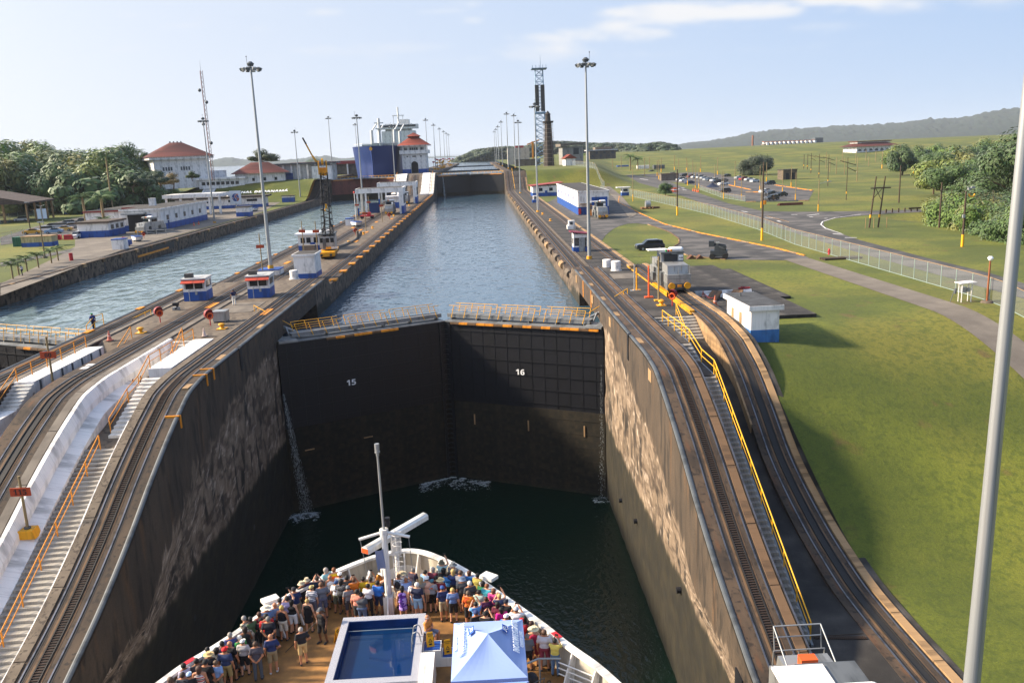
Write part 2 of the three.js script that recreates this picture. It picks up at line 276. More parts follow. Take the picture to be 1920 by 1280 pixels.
struct('ground', terrain([...range(-1500, -330, 24), ...range(-320, -130, 28), ...range(-126, -71.8, 20)], TZ, hLeft, 1 / 55), M.grass, 'grass and forest floor left of the locks', 'grass');
// water
const VZ = -8.4;
const wsheet = (pts, y, s) => poly(pts, y, s);
struct('water', wsheet([[-HW, 85], [HW, 85], [HW, 0.3], [0, VZ + 0.3], [-HW, 0.3]], -20.7, 1 / 13), M.waterl, 'dark green water in the lower chamber round the ship bow', 'water');
struct('water', wsheet([[-HW - 2.6, -2], [-HW, -1.2], [0, VZ - 1], [HW, -1.2], [HW + 2.6, -2], [HW + 2.6, -24], [HW, -24], [HW, -346], [-HW, -346], [-HW, -24], [-HW - 2.6, -24]], -4.03, 1 / 24), M.water, 'blue rippled water in the long chamber beyond the black gates', 'water');
struct('water', wsheet([[LX2, -2], [(LX + LX2) / 2, -9.5], [LX, -2], [LX, -346], [LX2, -346]], -4.2, 1 / 26), M.waterc, 'churned pale water in the left lane chamber', 'water');
struct('water', wsheet([[LX2, 80], [LX, 80], [LX, 0.3], [(LX + LX2) / 2, -8.1], [LX2, 0.3]], -19.5, 1 / 9), M.waterl, 'dark water below the left lane gate', 'water');
struct('lake_water', poly([[LX2, -348], [HW, -348], [HW, -880], [60, -900], [140, -1080], [420, -1250], [4000, -1450], [9000, -12000], [-9000, -12000], [-9000, -420], [-400, -540], [-90, -590], [LX2, -640]], 6.0, 1 / 20), M.lake, 'pale lake beyond the locks', 'lake');

// ---------------------------------------------------------------- lock walls
function face(x, out, z0, z1, prof, yb = -24, rough = 0.16) { // the stained tall face; out = -1 or +1, the way it looks
  const nz = Math.ceil((z1 - z0) / 0.5), ny = 42, P = [], UV = [], I = [];
  for (let i = 0; i <= nz; i++) {
    const z = lerp(z0, z1, i / nz), t = prof(z) - 0.1, lo = Math.max(t - lerp(2.3, 5.6, sstep(4, 29, z)), -11.3);
    for (let j = 0; j <= ny; j++) {
      const y = lerp(yb, t, j / ny), v = y < -12 ? (y + 24) / 24 : y < lo ? lerp(0.5, 0.875, (y + 12) / (lo + 12)) : lerp(0.875, 1, (y - lo) / (t - lo));
      const k = y > lo ? 0.25 : y > -12 ? 1 : 0.45, ed = sstep(0, 0.06, j / ny) * (1 - sstep(0.94, 1, j / ny));
      const d = k * rough * ed * (fbm(z * 0.9 + y * 0.35 + 50, y * 0.8 + 20, 4) * 2 - 0.7 - (y < lo && y > -12 ? 0.25 : 0));
      P.push(x + out * (d + (y > lo ? 0.06 : 0)), y, z); UV.push(z / 48 + (out > 0 ? 0.37 : 0), v);
    }
  }
  for (let i = 0; i < nz; i++) for (let j = 0; j < ny; j++) { const a = i * (ny + 1) + j, b = a + ny + 1; I.push(a, b, a + 1, b, b + 1, a + 1); }
  const g = new THREE.BufferGeometry(); g.setAttribute('position', new THREE.Float32BufferAttribute(P, 3)); g.setAttribute('uv', new THREE.Float32BufferAttribute(UV, 2)); g.setIndex(I); g.computeVertexNormals(); return g;
}
function lowFace(x, zs, prof, depth = 6, us = 1 / 24) { const g = sweep([[x, -0.06], [x, -depth]], prof, zs, { closed: false }); const p = g.attributes.position, uv = g.attributes.uv; for (let i = 0; i < p.count; i++) uv.setXY(i, p.getZ(i) * us, 1 - (prof(p.getZ(i)) - p.getY(i)) / depth); return g; }
const bed = (x0, x1, prof, zs, bot = -24) => sweep([[x0, 0], [x1, 0], [x1, bot, 1], [x0, bot, 1]], prof, zs, { us: 1 / 8 });
const strip = (x0, x1, h, prof, zs, us) => sweep([[x0, h], [x1, h], [x1, -0.05], [x0, -0.05]], prof, zs, { us });
function track(o, xa, xb, prof, z0, z1, { near = 1 } = {}) {        // two rails and the rack between them
  const zs = zsIn(z0, z1), xr = (xa + xb) / 2;
  for (const x of [xa, xb]) part('rail', [strip(x - 0.04, x + 0.04, 0.05, prof, zs, US)], M.rail, o);
  part('rail_groove', [xa, xb].map((x) => strip(x + 0.05, x + 0.16, 0.012, prof, zs, US)), M.rack, o);
  const rk = part('rack', [strip(xr - 0.24, xr + 0.24, 0.012, prof, zs, US), strip(xr - 0.26, xr - 0.2, 0.07, prof, zs, US), strip(xr + 0.2, xr + 0.26, 0.07, prof, zs, US)], M.rack, o);
  part('rust_strip', [strip(xr - 0.42, xr - 0.3, 0.016, prof, zs, US), strip(xr + 0.3, xr + 0.4, 0.014, prof, zs, US)], M.plank, o);
  if (near) { const l = []; for (let z = 56; z > 22; z -= 0.16) l.push(box(xr - 0.2, xr + 0.2, prof(z) + 0.012, prof(z) + 0.05, z - 0.045, z + 0.045)); const t = part('rack_teeth', l, M.railr, rk); t.userData.kind = 'stuff'; }
}
function slabs(o, name, x0, x1, h, prof, z0, z1, len, m) { for (let z = z0; z < z1 - 0.1; z += len) { const a = z + 0.03, b = Math.min(z + len, z1) - 0.03; part(name, strip(x0, x1, h + 0.004 * (Math.round(z * 7) % 3), prof, range(b, a, 4), US), m, o); } }
function stairs(o, x0, x1, z0, y0, z1, y1, n, m, w = 0) {           // from (z0,y0) at the top to (z1,y1)
  const dz = (z1 - z0) / n, dy = (y0 - y1) / n, g = box(x0, x1, -0.6, 0, 0, dz * 1.02);
  for (let i = 0; i < n; i++) { const s = part('step', g, m, o); s.position.set(0, y0 - dy * (i + 0.5), z0 + dz * i); }
}
const bodyR = thing('lock_wall', 'stained concrete lock wall right of the ship carrying towing tracks', 'lock wall');
part('wall_face', face(HW, -1, -3, 78, tow), M.wall, bodyR);
part('wall_body', [bed(HW + 0.12, 20.1, tow, zsIn(-3, 78)), sweep([[HW, 0], [20.1, 0], [20.1, -2.2], [HW, -2.2]], tow, zsIn(-22.5, -3)), bed(19.3, 20.05, (z) => tow(z) - 2.19, zsIn(-22.5, -3)), bed(HW + 0.05, 20.1, tow, zsIn(-860, -22.5), -6)], M.track, bodyR);
part('chamber_face', lowFace(HW, zsIn(-860, -22.5), tow), M.side, bodyR);
part('coping', [sweep(range(0, Math.PI, 5).map((a) => [HW + 0.12 - 0.17 * Math.cos(a), -0.02 + 0.1 * Math.sin(a)]), tow, zsIn(-27.5, 14.2)), sweep(range(0, Math.PI, 5).map((a) => [HW + 0.12 - 0.17 * Math.cos(a), -0.02 + 0.1 * Math.sin(a)]), tow, zsIn(14.9, 78))], M.greyd, bodyR);
track(bodyR, 17.75, 19.22, tow, -340, 78);
slabs(bodyR, 'plank_cover', 19.42, 19.92, 0.07, tow, -28, 70, 4.2, M.plank);
part('metal_edge', [strip(20.0, 20.09, 0.13, tow, zsIn(-29, 60), US)], M.rail, bodyR);
part('kerb', [strip(19.9, 20.35, 0.1, tow, zsIn(-310, -34), US)], M.conc, bodyR);
// ground between the two tracks
const pitR = interp([...UPR, [7, 0], [7.01, -0.02], [11, -1.55], [13, -1.9], [16.2, -2.4], [20, -3.4], [25, -6.1], [30, -8.3], [36, -9.8], [40, YL - 0.02]]);
part('walk_surface', [bed(20.08, 24.35, (z) => z < 7 ? tow(z) - 0.012 : pitR(z), zsIn(-340, 78), -24)], M.dark, bodyR);
// return track
part('return_bed', [bed(24.3, 27.1, ret, zsIn(-340, 78), -14)], M.track, bodyR);
part('white_side', [sweep([[24.22, 0.05], [24.36, 0.05], [24.36, -2.6], [24.22, -2.6]], ret, range(24.5, 6.2, 30))], M.kerb, bodyR);
track(bodyR, 24.85, 26.3, ret, -330, 78, { near: 0 });
slabs(bodyR, 'kerb_slab', 26.5, 27.0, 0.12, ret, -40, 70, 4.6, M.kerb);
part('kerb', [strip(26.5, 27.0, 0.12, ret, zsIn(-330, -40), US)], M.kerb, bodyR);
part('side_gutter', [strip(27.02, 27.5, 0.02, ret, zsIn(-2, 60), US)], M.dark, bodyR);
stairs(bodyR, 20.4, 24.2, 7.2, 0.02, 11, -1.5, 8, M.steps);
stairs(bodyR, 20.12, 21.0, 18.5, 0.0, 22, -0.75, 5, M.steps);
part('stair_side', [prismX([[11.5, -0.05], [18.5, -0.05], [22, -0.8], [26, -0.8], [45.4, -10.4], [45.4, -12], [11.5, -7]], 21.0, 21.12)], M.grey, bodyR);
part('landing', [box(20.12, 21.0, -3, -0.76, 22, 26), box(20.12, 21.0, -3, -0.03, 11, 18.5)], M.dark, bodyR);
stairs(bodyR, 20.12, 21.0, 26, -0.75, 45.2, -10.3, 46, M.steps);
{ const l = []; for (let i = 0; i < 26; i++) l.push(cbox(0.05, 0.05, 0.28, 21.5 + i * 0.105, YL + 0.005, 44.6 + 0.012 * i)); part('drain_grate', [...l, box(21.45, 24.2, YL - 0.02, YL + 0.012, 44.45, 44.47)], M.railr, bodyR).userData.kind = 'stuff'; }
// scuffed patches of bare metal plate and small cut-outs along the coping
for (const z of [-24, -14, -4, 5, 17]) part('cover_plate', box(17.0, 17.45, tow(z) - 0.01, tow(z) + 0.03, z - 1.0, z + 1.0), M.kerb, bodyR);
for (const z of [-25, -9, 4.2, 24]) part('face_plate', box(HW - 0.09, HW + 0.02, tow(z) - 1.35, tow(z) - 0.45, z - 0.55, z + 0.55), M.kerb, bodyR);
for (const z of [-18, -10.5]) part('yellow_mark', box(HW - 0.03, HW + 0.02, tow(z) - 2.1, tow(z) - 0.1, z - 0.22, z + 0.22), M.yorange, bodyR);
part('dark_slot', [box(HW - 0.12, HW + 0.2, -2.2, 0.02, 14.2, 14.85)], M.black, bodyR);
for (const [z, y] of [[18, -15.5], [34, -13.2], [52, -15], [10, -17]]) part('weep_hole', cyl(0.22, 0.22, 0.3, 0, 0, 0, 8).rotateZ(Math.PI / 2).translate(HW - 0.02, y, z), M.black, bodyR);
for (const [z, y] of [[47.2, -10.6]]) part('broken_niche', box(HW - 0.15, HW + 0.25, y - 1.6, y - 0.1, z - 0.7, z + 0.5), M.black, bodyR);
for (let i = 0; i < 28; i++) { const z = -36 - i * 9.6; part('rubbing_block', new THREE.CylinderGeometry(0.55, 0.62, 2.6, 8, 1, false, 0, Math.PI).rotateX(Math.PI / 2).rotateZ(Math.PI).translate(HW + 0.14, tow(z) - 0.3, z), i % 3 === 1 ? M.kerb : M.conc, bodyR); }

const bodyC = thing('lock_wall', 'concrete centre lock wall between the two lanes with tracks, stairs and booths', 'lock wall');
part('wall_face', face(-HW, 1, -3, 78, tow), M.wall, bodyC);
part('wall_body', [bed(-20.1, -HW - 0.12, tow, zsIn(-3, 78)), sweep([[-20.1, 0], [-HW, 0], [-HW, -2.2], [-20.1, -2.2]], tow, zsIn(-22.5, -3)), bed(-20.05, -19.3, (z) => tow(z) - 2.19, zsIn(-22.5, -3)), bed(-20.1, -HW - 0.05, tow, zsIn(-860, -22.5), -6),
  bed(LX, -31.1, tow, zsIn(-860, 78))], M.track, bodyC);
part('chamber_face', [lowFace(-HW, zsIn(-860, -22.5), tow), lowFace(LX - 0.06, zsIn(-860, 78), tow)], M.side, bodyC);
const pitC = interp([...UPR, [8, 0], [8.01, -0.02], [12, -1.62], [21, -1.75], [27, -2.7], [28.5, -3.0], [46, YL - 0.05], [48, YL - 0.05]]);
part('walk_surface', [bed(-31.12, -20.08, (z) => z < 8 ? tow(z) - 0.012 : pitC(z), zsIn(-340, 78)), bed(-34.3, -16.9, (z) => tow(z) - 0.02, zsIn(-860, -335), -2)], M.conc, bodyC);
part('return_bed', [bed(-28.3, -24.55, tow, zsIn(-340, 78))], M.track, bodyC);
part('coping', [...[[-27.5, 12.2], [13, 78]].map(([a, b]) => sweep(range(0, Math.PI, 5).map((q) => [-HW - 0.12 + 0.17 * Math.cos(q), -0.02 + 0.1 * Math.sin(q)]), tow, zsIn(a, b))), sweep(range(0, Math.PI, 5).map((q) => [LX + 0.1 + 0.17 * Math.cos(q), -0.02 + 0.1 * Math.sin(q)]), tow, zsIn(-330, 78))], M.greyd, bodyC);
track(bodyC, -19.22, -17.75, tow, -340, 78);
track(bodyC, -33.5, -32.05, tow, -340, 78, { near: 0 });
track(bodyC, -27.3, -25.85, tow, -340, 78, { near: 0 });
slabs(bodyC, 'plank_cover', -20.05, -19.45, 0.06, tow, -28, 70, 4.6, M.conc);
slabs(bodyC, 'kerb_slab', -25.2, -24.6, 0.1, tow, -26, 60, 4.6, M.concl);
slabs(bodyC, 'kerb_slab', -31.7, -31.15, 0.1, tow, -29, 60, 4.6, M.concl);
part('dark_slot', [box(-HW - 0.2, -HW + 0.12, -1.9, 0.02, 12.2, 12.95)], M.black, bodyC);
// white painted walls, ramp and steps beside the middle track
part('white_wall', [sweep([[-24.5, 0.12], [-24.22, 0.12], [-23.95, -0.55], [-23.95, -2.2], [-24.5, -2.2]], tow, range(50, 7.6, 60))], M.white, bodyC);
part('white_ramp', [sweep([[-24.0, -1.0], [-23.0, -1.2], [-22.95, -2.7], [-24.0, -2.7]], tow, range(50, 18.5, 40))], M.white, bodyC);
part('parapet_slab', [box(-22.05, -20.25, -1.7, 0.06, 8.2, 19.2)], M.white, bodyC);
stairs(bodyC, -24.1, -22.0, 8.0, 0.02, 11.8, -1.6, 8, M.stepw);
stairs(bodyC, -22.0, -20.2, 20.4, -0.3, 27.6, -2.7, 14, M.stepw);
stairs(bodyC, -22.95, -20.2, 29.0, -3.0, 46, YL, 44, M.steps);
part('white_edge', [sweep([[-20.32, -0.25], [-20.2, -0.25], [-20.2, -2.4], [-20.32, -2.4]], tow, range(50, 28, 20))], M.white, bodyC);
// the matching walk beside the left towing track
part('white_walk', [box(-31.1, -29.6, -1.7, 0.08, 9.6, 21.8)], M.white, bodyC);
for (let i = 0; i < 7; i++) part('side_post', box(-29.6, -29.5, -1.7, 0.02, 10.4 + i * 1.75, 10.52 + i * 1.75), M.greyd, bodyC);
stairs(bodyC, -29.55, -28.3, 5.9, 0.02, 10.2, -1.5, 9, M.stepw);
stairs(bodyC, -31.1, -29.6, 21.8, 0.0, 24.6, -1.3, 7, M.stepw);
part('white_walk', [box(-31.1, -29.6, -5, -1.3, 24.6, 27.4), sweep([[-29.7, 0.35], [-29.45, 0.35], [-29.45, -3], [-29.7, -3]], pitC, range(44, 23, 24))], M.white, bodyC);
stairs(bodyC, -29.45, -28.32, 22.5, -1.8, 44, -10, 44, M.steps);
for (const z of [-24, -16, 3, 16, 24]) part('cover_plate', box(-17.55, -17.1, tow(z) - 0.2, tow(z) + 0.03, z - 0.9, z + 0.9), M.kerb, bodyC);
for (const z of [20.2, 21.9, 28.2]) part('yellow_mark', [box(-17.7, -HW + 0.1, tow(z) - 0.2, tow(z) + 0.1, z - 0.08, z + 0.08), box(-HW + 0.04, -HW + 0.14, tow(z) - 0.8, tow(z) + 0.1, z - 0.08, z + 0.08)], M.yorange, bodyC);
for (const [z, y] of [[30, -15.5], [44, -14.5], [14, -16]]) part('weep_hole', cyl(0.25, 0.25, 0.3, 0, 0, 0, 8).rotateZ(Math.PI / 2).translate(-HW + 0.02, y, z), M.black, bodyC);
for (let i = 0; i < 30; i++) { const z = -37.2 - i * 9.1; part('rubbing_block', new THREE.CylinderGeometry(0.5, 0.55, 2.4, 8, 1, false, 0, Math.PI).rotateX(Math.PI / 2).rotateZ(Math.PI).translate(-HW - 0.1, tow(z) - 0.28, z), M.conc, bodyC); part('yellow_mark', box(-HW - 0.75, -HW + 0.3, tow(z) + 0.0, tow(z) + 0.25, z - 0.9, z + 0.9), M.yorange, bodyC); }
for (let i = 0; i < 16; i++) { const z = 2 - i * 13; part('yellow_mark', box(LX - 0.05, LX + 0.5, tow(z) - 0.1, tow(z) + 0.12, z - 0.8, z + 0.8), M.yorange, bodyC); }
for (const [z, x] of [[-5, -18.6], [-11, -26.2], [-62, -29], [-96, -22], [-118, -22.6], [-125, -25], [-133, -28], [-150, -24], [-160, -20.8]]) part('yellow_mark', box(x - 0.35, x + 0.35, tow(z) - 0.1, tow(z) + 0.05, z - 1.8, z + 1.8), M.yorange, bodyC);
for (const z of [16.6, 17.6]) part('white_patch', box(-28.0, -27.4, tow(z) - 0.1, tow(z) + 0.02, z - 0.35, z + 0.35), M.white, bodyC);

const bodyL = thing('lock_wall', 'far concrete lock wall along the left lane with rusty coping', 'lock wall');
part('wall_body', [bed(-71.8, LX2, tow, zsIn(-640, 78))], M.track, bodyL);
part('chamber_face', [lowFace(LX2 + 0.06, zsIn(-640, 78), tow, 7)], M.side, bodyL);
part('coping', [strip(-69.1, LX2 + 0.2, 0.14, tow, zsIn(-330, 78), US)], M.track, bodyL);
track(bodyL, -71.2, -69.9, tow, -340, 78, { near: 0 });
for (let i = 0; i < 14; i++) { const z = -20 - i * 20.6; part('vertical_joint', box(LX2 + 0.0, LX2 + 0.1, -8, tow(z) - 0.1, z - 0.3, z + 0.3), M.black, bodyL); }
for (let i = 0; i < 22; i++) { const z = -24 - i * 8.2; part('yellow_mark', box(LX2 - 0.3, LX2 + 0.32, tow(z) - 0.5, tow(z) + 0.16, z - 0.5, z + 0.5), i % 3 ? M.plank : M.kerb, bodyL); }
part('dark_niche', [box(LX2, LX2 + 0.16, -3.1, -1.7, -120, -104)], M.black, bodyL);
part('yellow_mark', [box(LX2, LX2 + 0.3, -3.0, -2.6, -116, -98)], M.yorange, bodyL);

// ---------------------------------------------------------------- gates
function gateLeaf(label, hx, hz, mx, mz, { top = -2.55, weed = -11.6, bottom = -24, m = M.gate, digits, seed0 = 0, detail = 1, rail = M.yrail, planks } = {}) {
  const L = Math.hypot(mx - hx, mz - hz) + 0.02, o = thing('lock_gate_leaf', label, 'lock gate', [hx, 0, hz], Math.atan2(-(mz - hz), mx - hx)); const f = mx > hx ? 1 : -1;   // local +x runs from hinge to mitre
  // local z: +z looks downstream for a leaf that runs to the right, -z for one that runs to the left
  const Z = (a, b) => f > 0 ? [a, b] : [-b, -a], bx = (x0, x1, y0, y1, za, zb) => box(x0, x1, y0, y1, ...Z(za, zb));
  part('leaf_panel', bx(0.15, L, weed, top, -2.1, 0), m, o);
  part('weed_band', bx(0.1, L, bottom, weed, -2.1, 0.05), M.algae, o);
  if (detail) {
    for (let k = 0, y = top - 0.9; y > -22; y -= 1.52, k++) { part('seam', bx(0.2, L - 0.7, y - 0.05, y + 0.05, 0.05, 0.085), y > weed ? m : M.algae, o); }
    for (let k = 0; k < 12; k++) part('vertical_seam', bx(1 + k * 1.45, 1.06 + k * 1.45, weed, top - 0.2, -0.01, 0.03), m, o);
    part('mitre_post', [bx(L - 0.75, L - 0.45, bottom, top, 0, 0.16), ...range(-22.5, top - 0.3, 34).map((y) => bx(L - 0.42, L - 0.1, y - 0.08, y + 0.08, 0, 0.2))], m, o);
    part('gate_top', [bx(0.3, L, top, top + 0.12, -2.15, 0.06)], M.grey, o);
    const wk = part('walkway', [bx(1.9, L, top + 0.62, top + 0.72, -1.9, -0.75), bx(1.9, L, top + 0.36, top + 0.8, -0.86, -0.78), bx(1.9, L, top + 0.36, top + 0.8, -1.95, -1.87), ...range(2.5, L - 0.5, 5).map((x) => bx(x, x + 0.12, top + 0.1, top + 0.6, -1.9, -0.8))], M.grey, o);
    for (const [a, b] of planks) { const n = Math.round((b - a) / 1.05); for (let i = 0; i < n; i++) part('fender_plank', bx(lerp(a, b, i / n) + 0.02, lerp(a, b, (i + 1) / n) - 0.02, top - 0.2, top + 0.02, 0.06, 0.26 + 0.02 * hsh(i, seed0)), hsh(i, seed0 + 5) > 0.35 ? M.yorange : M.plank, o); }
    for (const [a, b] of [[2.2, 7.2], [7.9, 12.6], [13.1, L - 0.4]]) for (const z of [-0.7, -2.0]) {
      const lean = z > -1 ? 0.45 : 0.25, zt = z + (z > -1 ? 0.1 : -0.15), q = (x, y, zz) => [x, y, f > 0 ? zz : -zz];
      for (let k = 0; k <= 3; k++) { const x = lerp(a, b - 0.6, k / 3); part('rail_post', bar(q(x + lean, top + 0.35, z), q(x, top + 1.75, zt), 0.035), rail, o); }
      part('hand_rail', [bar(q(a, top + 1.75, zt), q(b, top + 1.75, zt), 0.03), bar(q(a, top + 1.25, z), q(b - 0.2, top + 1.25, z), 0.022)], rail, o);
    }
    const q = (x, y, z) => [x, y, f > 0 ? z : -z];
    part('strut_arm', [bar(q(3.2, top + 0.35, -2.0), q(0.4, top + 1.7, -5.2), 0.16), bar(q(2.0, top + 0.1, -1.9), q(1.9, top + 1.1, -3.2), 0.1), bar(q(1.2, top + 0.1, -2.1), q(1.3, top + 1.25, -3.9), 0.1), bx(0.3, 2.2, top + 0.1, top + 0.3, -2.2, 0.2)], M.galv, o);
    part('access_rail', [bar(q(2.4, top + 1.3, -2.2), q(-0.4, top + 3.2, -6.8), 0.04), bar(q(-0.4, top + 3.2, -6.8), q(-0.4, top + 2.0, -6.8), 0.035), bar(q(-0.1, top + 3.1, -6.3), q(-0.1, top + 2.0, -6.3), 0.035)], rail, o);
  } else { part('walkway', [bx(0.5, L, top + 0.05, top + 0.5, -1.9, -0.4)], M.grey, o); part('hand_rail', [bx(0.6, L - 0.3, top + 1.2, top + 1.3, -0.45, -0.38), bx(0.6, L - 0.3, top + 1.2, top + 1.3, -1.9, -1.82)], rail, o); for (let k = 0; k < 9; k++) part('rail_post', bx(1 + k * 1.95, 1.12 + k * 1.95, top + 0.4, top + 1.25, -0.46, -0.38), rail, o); part('fender_plank', bx(1, L * 0.6, top - 0.35, top, 0.0, 0.25), M.yorange, o);
    for (let y = top - 1; y > -4; y -= 1.6) part('seam', bx(0.2, L - 0.3, y - 0.05, y + 0.05, 0, 0.04), m, o); }
  if (digits) { const t = text(digits.s, 0.62, 0.03); t.scale(1.15, 1, 1); if (f < 0) t.rotateY(Math.PI); t.translate(digits.x, digits.y, f * 0.075); part('gate_number', t, M.whiteclean, o); for (const [x, y, w, h] of digits.bars) part('staff_gauge', bx(x - w / 2, x + w / 2, y - h / 2, y + h / 2, 0.06, 0.14), M.kerb, o); }
  return o;
}
gateLeaf('black steel gate leaf with white fifteen, left of the mitre', -HW, 0, 0, VZ, { digits: { s: '15', x: 7.5, y: -7.7, bars: [[8.9, -14.1, 1.0, 0.12], [2.4, -14.2, 1.0, 0.12]] }, planks: [[5.2, 13.2]], seed0: 3 });
gateLeaf('black steel gate leaf with white sixteen, right of the mitre', HW, 0, 0, VZ, { digits: { s: '16', x: 9.65, y: -7.7, bars: [[15.5, -13.6, 0.14, 1.2], [8.9, -13.7, 0.14, 1.2], [2.4, -13.7, 0.14, 1.2]] }, planks: [[0.6, 10.2], [10.4, 17.9]], seed0: 9 });
gateLeaf('black gate leaf hinged at the far wall of the left lane', LX2, 0, (LX + LX2) / 2, VZ, { planks: [[1, 12]], seed0: 4 });
gateLeaf('black gate leaf below the worker in the green helmet', LX, 0, (LX + LX2) / 2, VZ, { planks: [[1, 12]], seed0: 7 });
gateLeaf('distant dark gate leaf with a waterfall leak beside the control house', -HW, -345, 0, -353, { top: 6.0, weed: -2.4, bottom: -6, detail: 0 });
gateLeaf('distant dark gate leaf below the lattice tower side', HW, -345, 0, -353, { top: 6.0, weed: -2.4, bottom: -6, detail: 0 });
gateLeaf('rust red gate leaf below the blue ship, nearer the yellow stairs', LX2, -345, (LX + LX2) / 2, -353, { top: 6.0, weed: -1.2, bottom: -6, m: M.gater, detail: 0 });
gateLeaf('rust red gate leaf below the blue ship, nearer the control house', LX, -345, (LX + LX2) / 2, -353, { top: 6.0, weed: -1.2, bottom: -6, m: M.gater, detail: 0 });
for (const [z, l] of [[-430, 'nearer low footbridge on closed gates across the far upper chamber'], [-640, 'farther low footbridge on closed gates across the far upper chamber']]) { const o = thing('gate_walkway', l, 'footbridge', [0, 0, z]); part('beam', box(-HW, HW, 6.0, 6.9, -0.6, 0.6), M.greyd, o); part('hand_rail', [box(-HW, HW, 7.6, 7.7, 0.4, 0.5), ...range(-16, 16, 16).map((x) => box(x - 0.06, x + 0.06, 6.9, 7.6, 0.4, 0.5))], M.greyd, o); }
// leaks: falling white water, droplets too many to count
function leak(label, x, z, y0, y1, w, n, s, dx = 0.5) { const g = new THREE.IcosahedronGeometry(1, 0), o = new THREE.InstancedMesh(g, M.foam, n), m = new THREE.Matrix4(); for (let i = 0; i < n; i++) { const t = Math.pow(rnd(), 0.75), sp = 0.25 + 1.1 * t; m.makeScale(s * R(0.5, 1.1), s * R(3, 16), s * R(0.5, 1.1)); m.setPosition(x + w * t * dx + (rnd() + rnd() - 1) * w * 0.5 * sp, lerp(y0, y1, t), z + (rnd() - 0.5) * 0.8 * sp); o.setMatrixAt(i, m); } o.name = numbered('leaking_water'); o.castShadow = true; scene.add(o); tag(o, label, 'falling water', null, 'stuff'); }
M.foam = mat('#c9d2d6', 0.4, { phys: 1, transmission: 0.25 });
leak('white water spraying down beside gate leaf 15', -HW + 0.5, 0.9, -7.5, -20.6, 1.2, 1700, 0.0085, 1.0);
leak('thin water spraying down beside gate leaf 16', HW - 0.5, 0.7, -6, -20.6, 0.6, 330, 0.008, -0.3);
leak('thin waterfall beside the distant gate', -HW + 3.2, -345.8, 5.6, -4, 0.8, 420, 0.032, 0.4);
function froth(label, x0, x1, zf, n, y, s, w) { const g = new THREE.IcosahedronGeometry(1, 0), o = new THREE.InstancedMesh(g, M.foam, n), m = new THREE.Matrix4(); for (let i = 0; i < n; i++) { const a = rnd(), x = lerp(x0, x1, a), z = zf(x) + w * Math.pow(rnd(), 2) * (0.3 + 2 * fbm(x * 0.9, i * 0.0007, 3)); const k = s * R(0.3, 1.6) * (fbm(x * 1.7 + 9, z * 1.7 + 4, 4) > 0.5 ? 1 : 0.25); m.makeScale(k * 2.4, k * 0.4, k * 1.4); m.setPosition(x + R(-0.2, 0.2), y + R(0, 0.04), z); o.setMatrixAt(i, m); } o.name = numbered('foam'); scene.add(o); tag(o, label, 'foam', null, 'stuff'); }
froth('white foam where the gate leaves meet', -3.6, 4.2, (x) => VZ + 0.7 + Math.abs(x) * 0.5, 1900, -20.68, 0.032, 2.0);
froth('white foam at the foot of the leak beside leaf 15', -HW + 0.1, -HW + 3, () => 0.6, 1000, -20.66, 0.035, 1.6);
froth('white foam at the foot of the leak beside leaf 16', HW - 1.6, HW - 0.1, () => 0.5, 420, -20.66, 0.033, 1.0);
// ---------------------------------------------------------------- people: one continuous skin per pose, clothes as children
const RES = 46, XS = 0.62, YS = 1.0, MC = new MarchingCubes(RES, M.black, false, false, 30000);
function cone(px, py, pz, b) { // signed distance to a tapered capsule
  const ax = px - b[0], ay = py - b[1], az = pz - b[2], t = clamp((ax * b[8] + ay * b[9] + az * b[10]) / b[11]);
  const dx = ax - b[8] * t, dy = ay - b[9] * t, dz = az - b[10] * t; return Math.sqrt(dx * dx + dy * dy + dz * dz) - (b[6] + (b[7] - b[6]) * t);
}
const bone = (a, b, r0, r1 = r0) => { const q = [...a, ...b, r0, r1, b[0] - a[0], b[1] - a[1], b[2] - a[2]]; q.push(Math.max(1e-6, q[8] ** 2 + q[9] ** 2 + q[10] ** 2)); return q; };
function march(bones, k = 0.035, cut) {
  const h = RES / 2, f = MC.field; f.fill(-1);
  for (let z = 1; z < RES - 1; z++) for (let y = 1; y < RES - 1; y++) for (let x = 1; x < RES - 1; x++) {
    const X = (x - h) / h * XS, Y = (y - h) / h * YS + 0.93, Z = (z - h) / h * XS; let d = 9;
    for (const b of bones) { const e = cone(X, Y, Z, b), m = Math.max(k - Math.abs(d - e), 0) / k; d = Math.min(d, e) - m * m * k * 0.25; }
    if (cut) d = Math.max(d, cut(X, Y, Z));
    f[x + y * RES + z * RES * RES] = -d;
  }
  MC.isolation = 0; MC.update();
  const n = MC.count, src = MC.positionArray, P = new Float32Array(n * 3);
  for (let i = 0; i < n; i++) { P[i * 3] = src[i * 3] * XS; P[i * 3 + 1] = src[i * 3 + 1] * YS + 0.93; P[i * 3 + 2] = src[i * 3 + 2] * XS; }
  let vol = 0; for (let i = 0; i < n * 3; i += 9) vol += P[i] * (P[i + 4] * P[i + 8] - P[i + 5] * P[i + 7]) - P[i + 1] * (P[i + 3] * P[i + 8] - P[i + 5] * P[i + 6]) + P[i + 2] * (P[i + 3] * P[i + 7] - P[i + 4] * P[i + 6]);
  if (vol < 0) for (let i = 0; i < n * 3; i += 9) for (let c = 0; c < 3; c++) { const t = P[i + 3 + c]; P[i + 3 + c] = P[i + 6 + c]; P[i + 6 + c] = t; }
  let g = new THREE.BufferGeometry(); g.setAttribute('position', new THREE.BufferAttribute(P, 3)); g = mergeVertices(g, 1e-4); g.computeVertexNormals(); return flat(g);
}
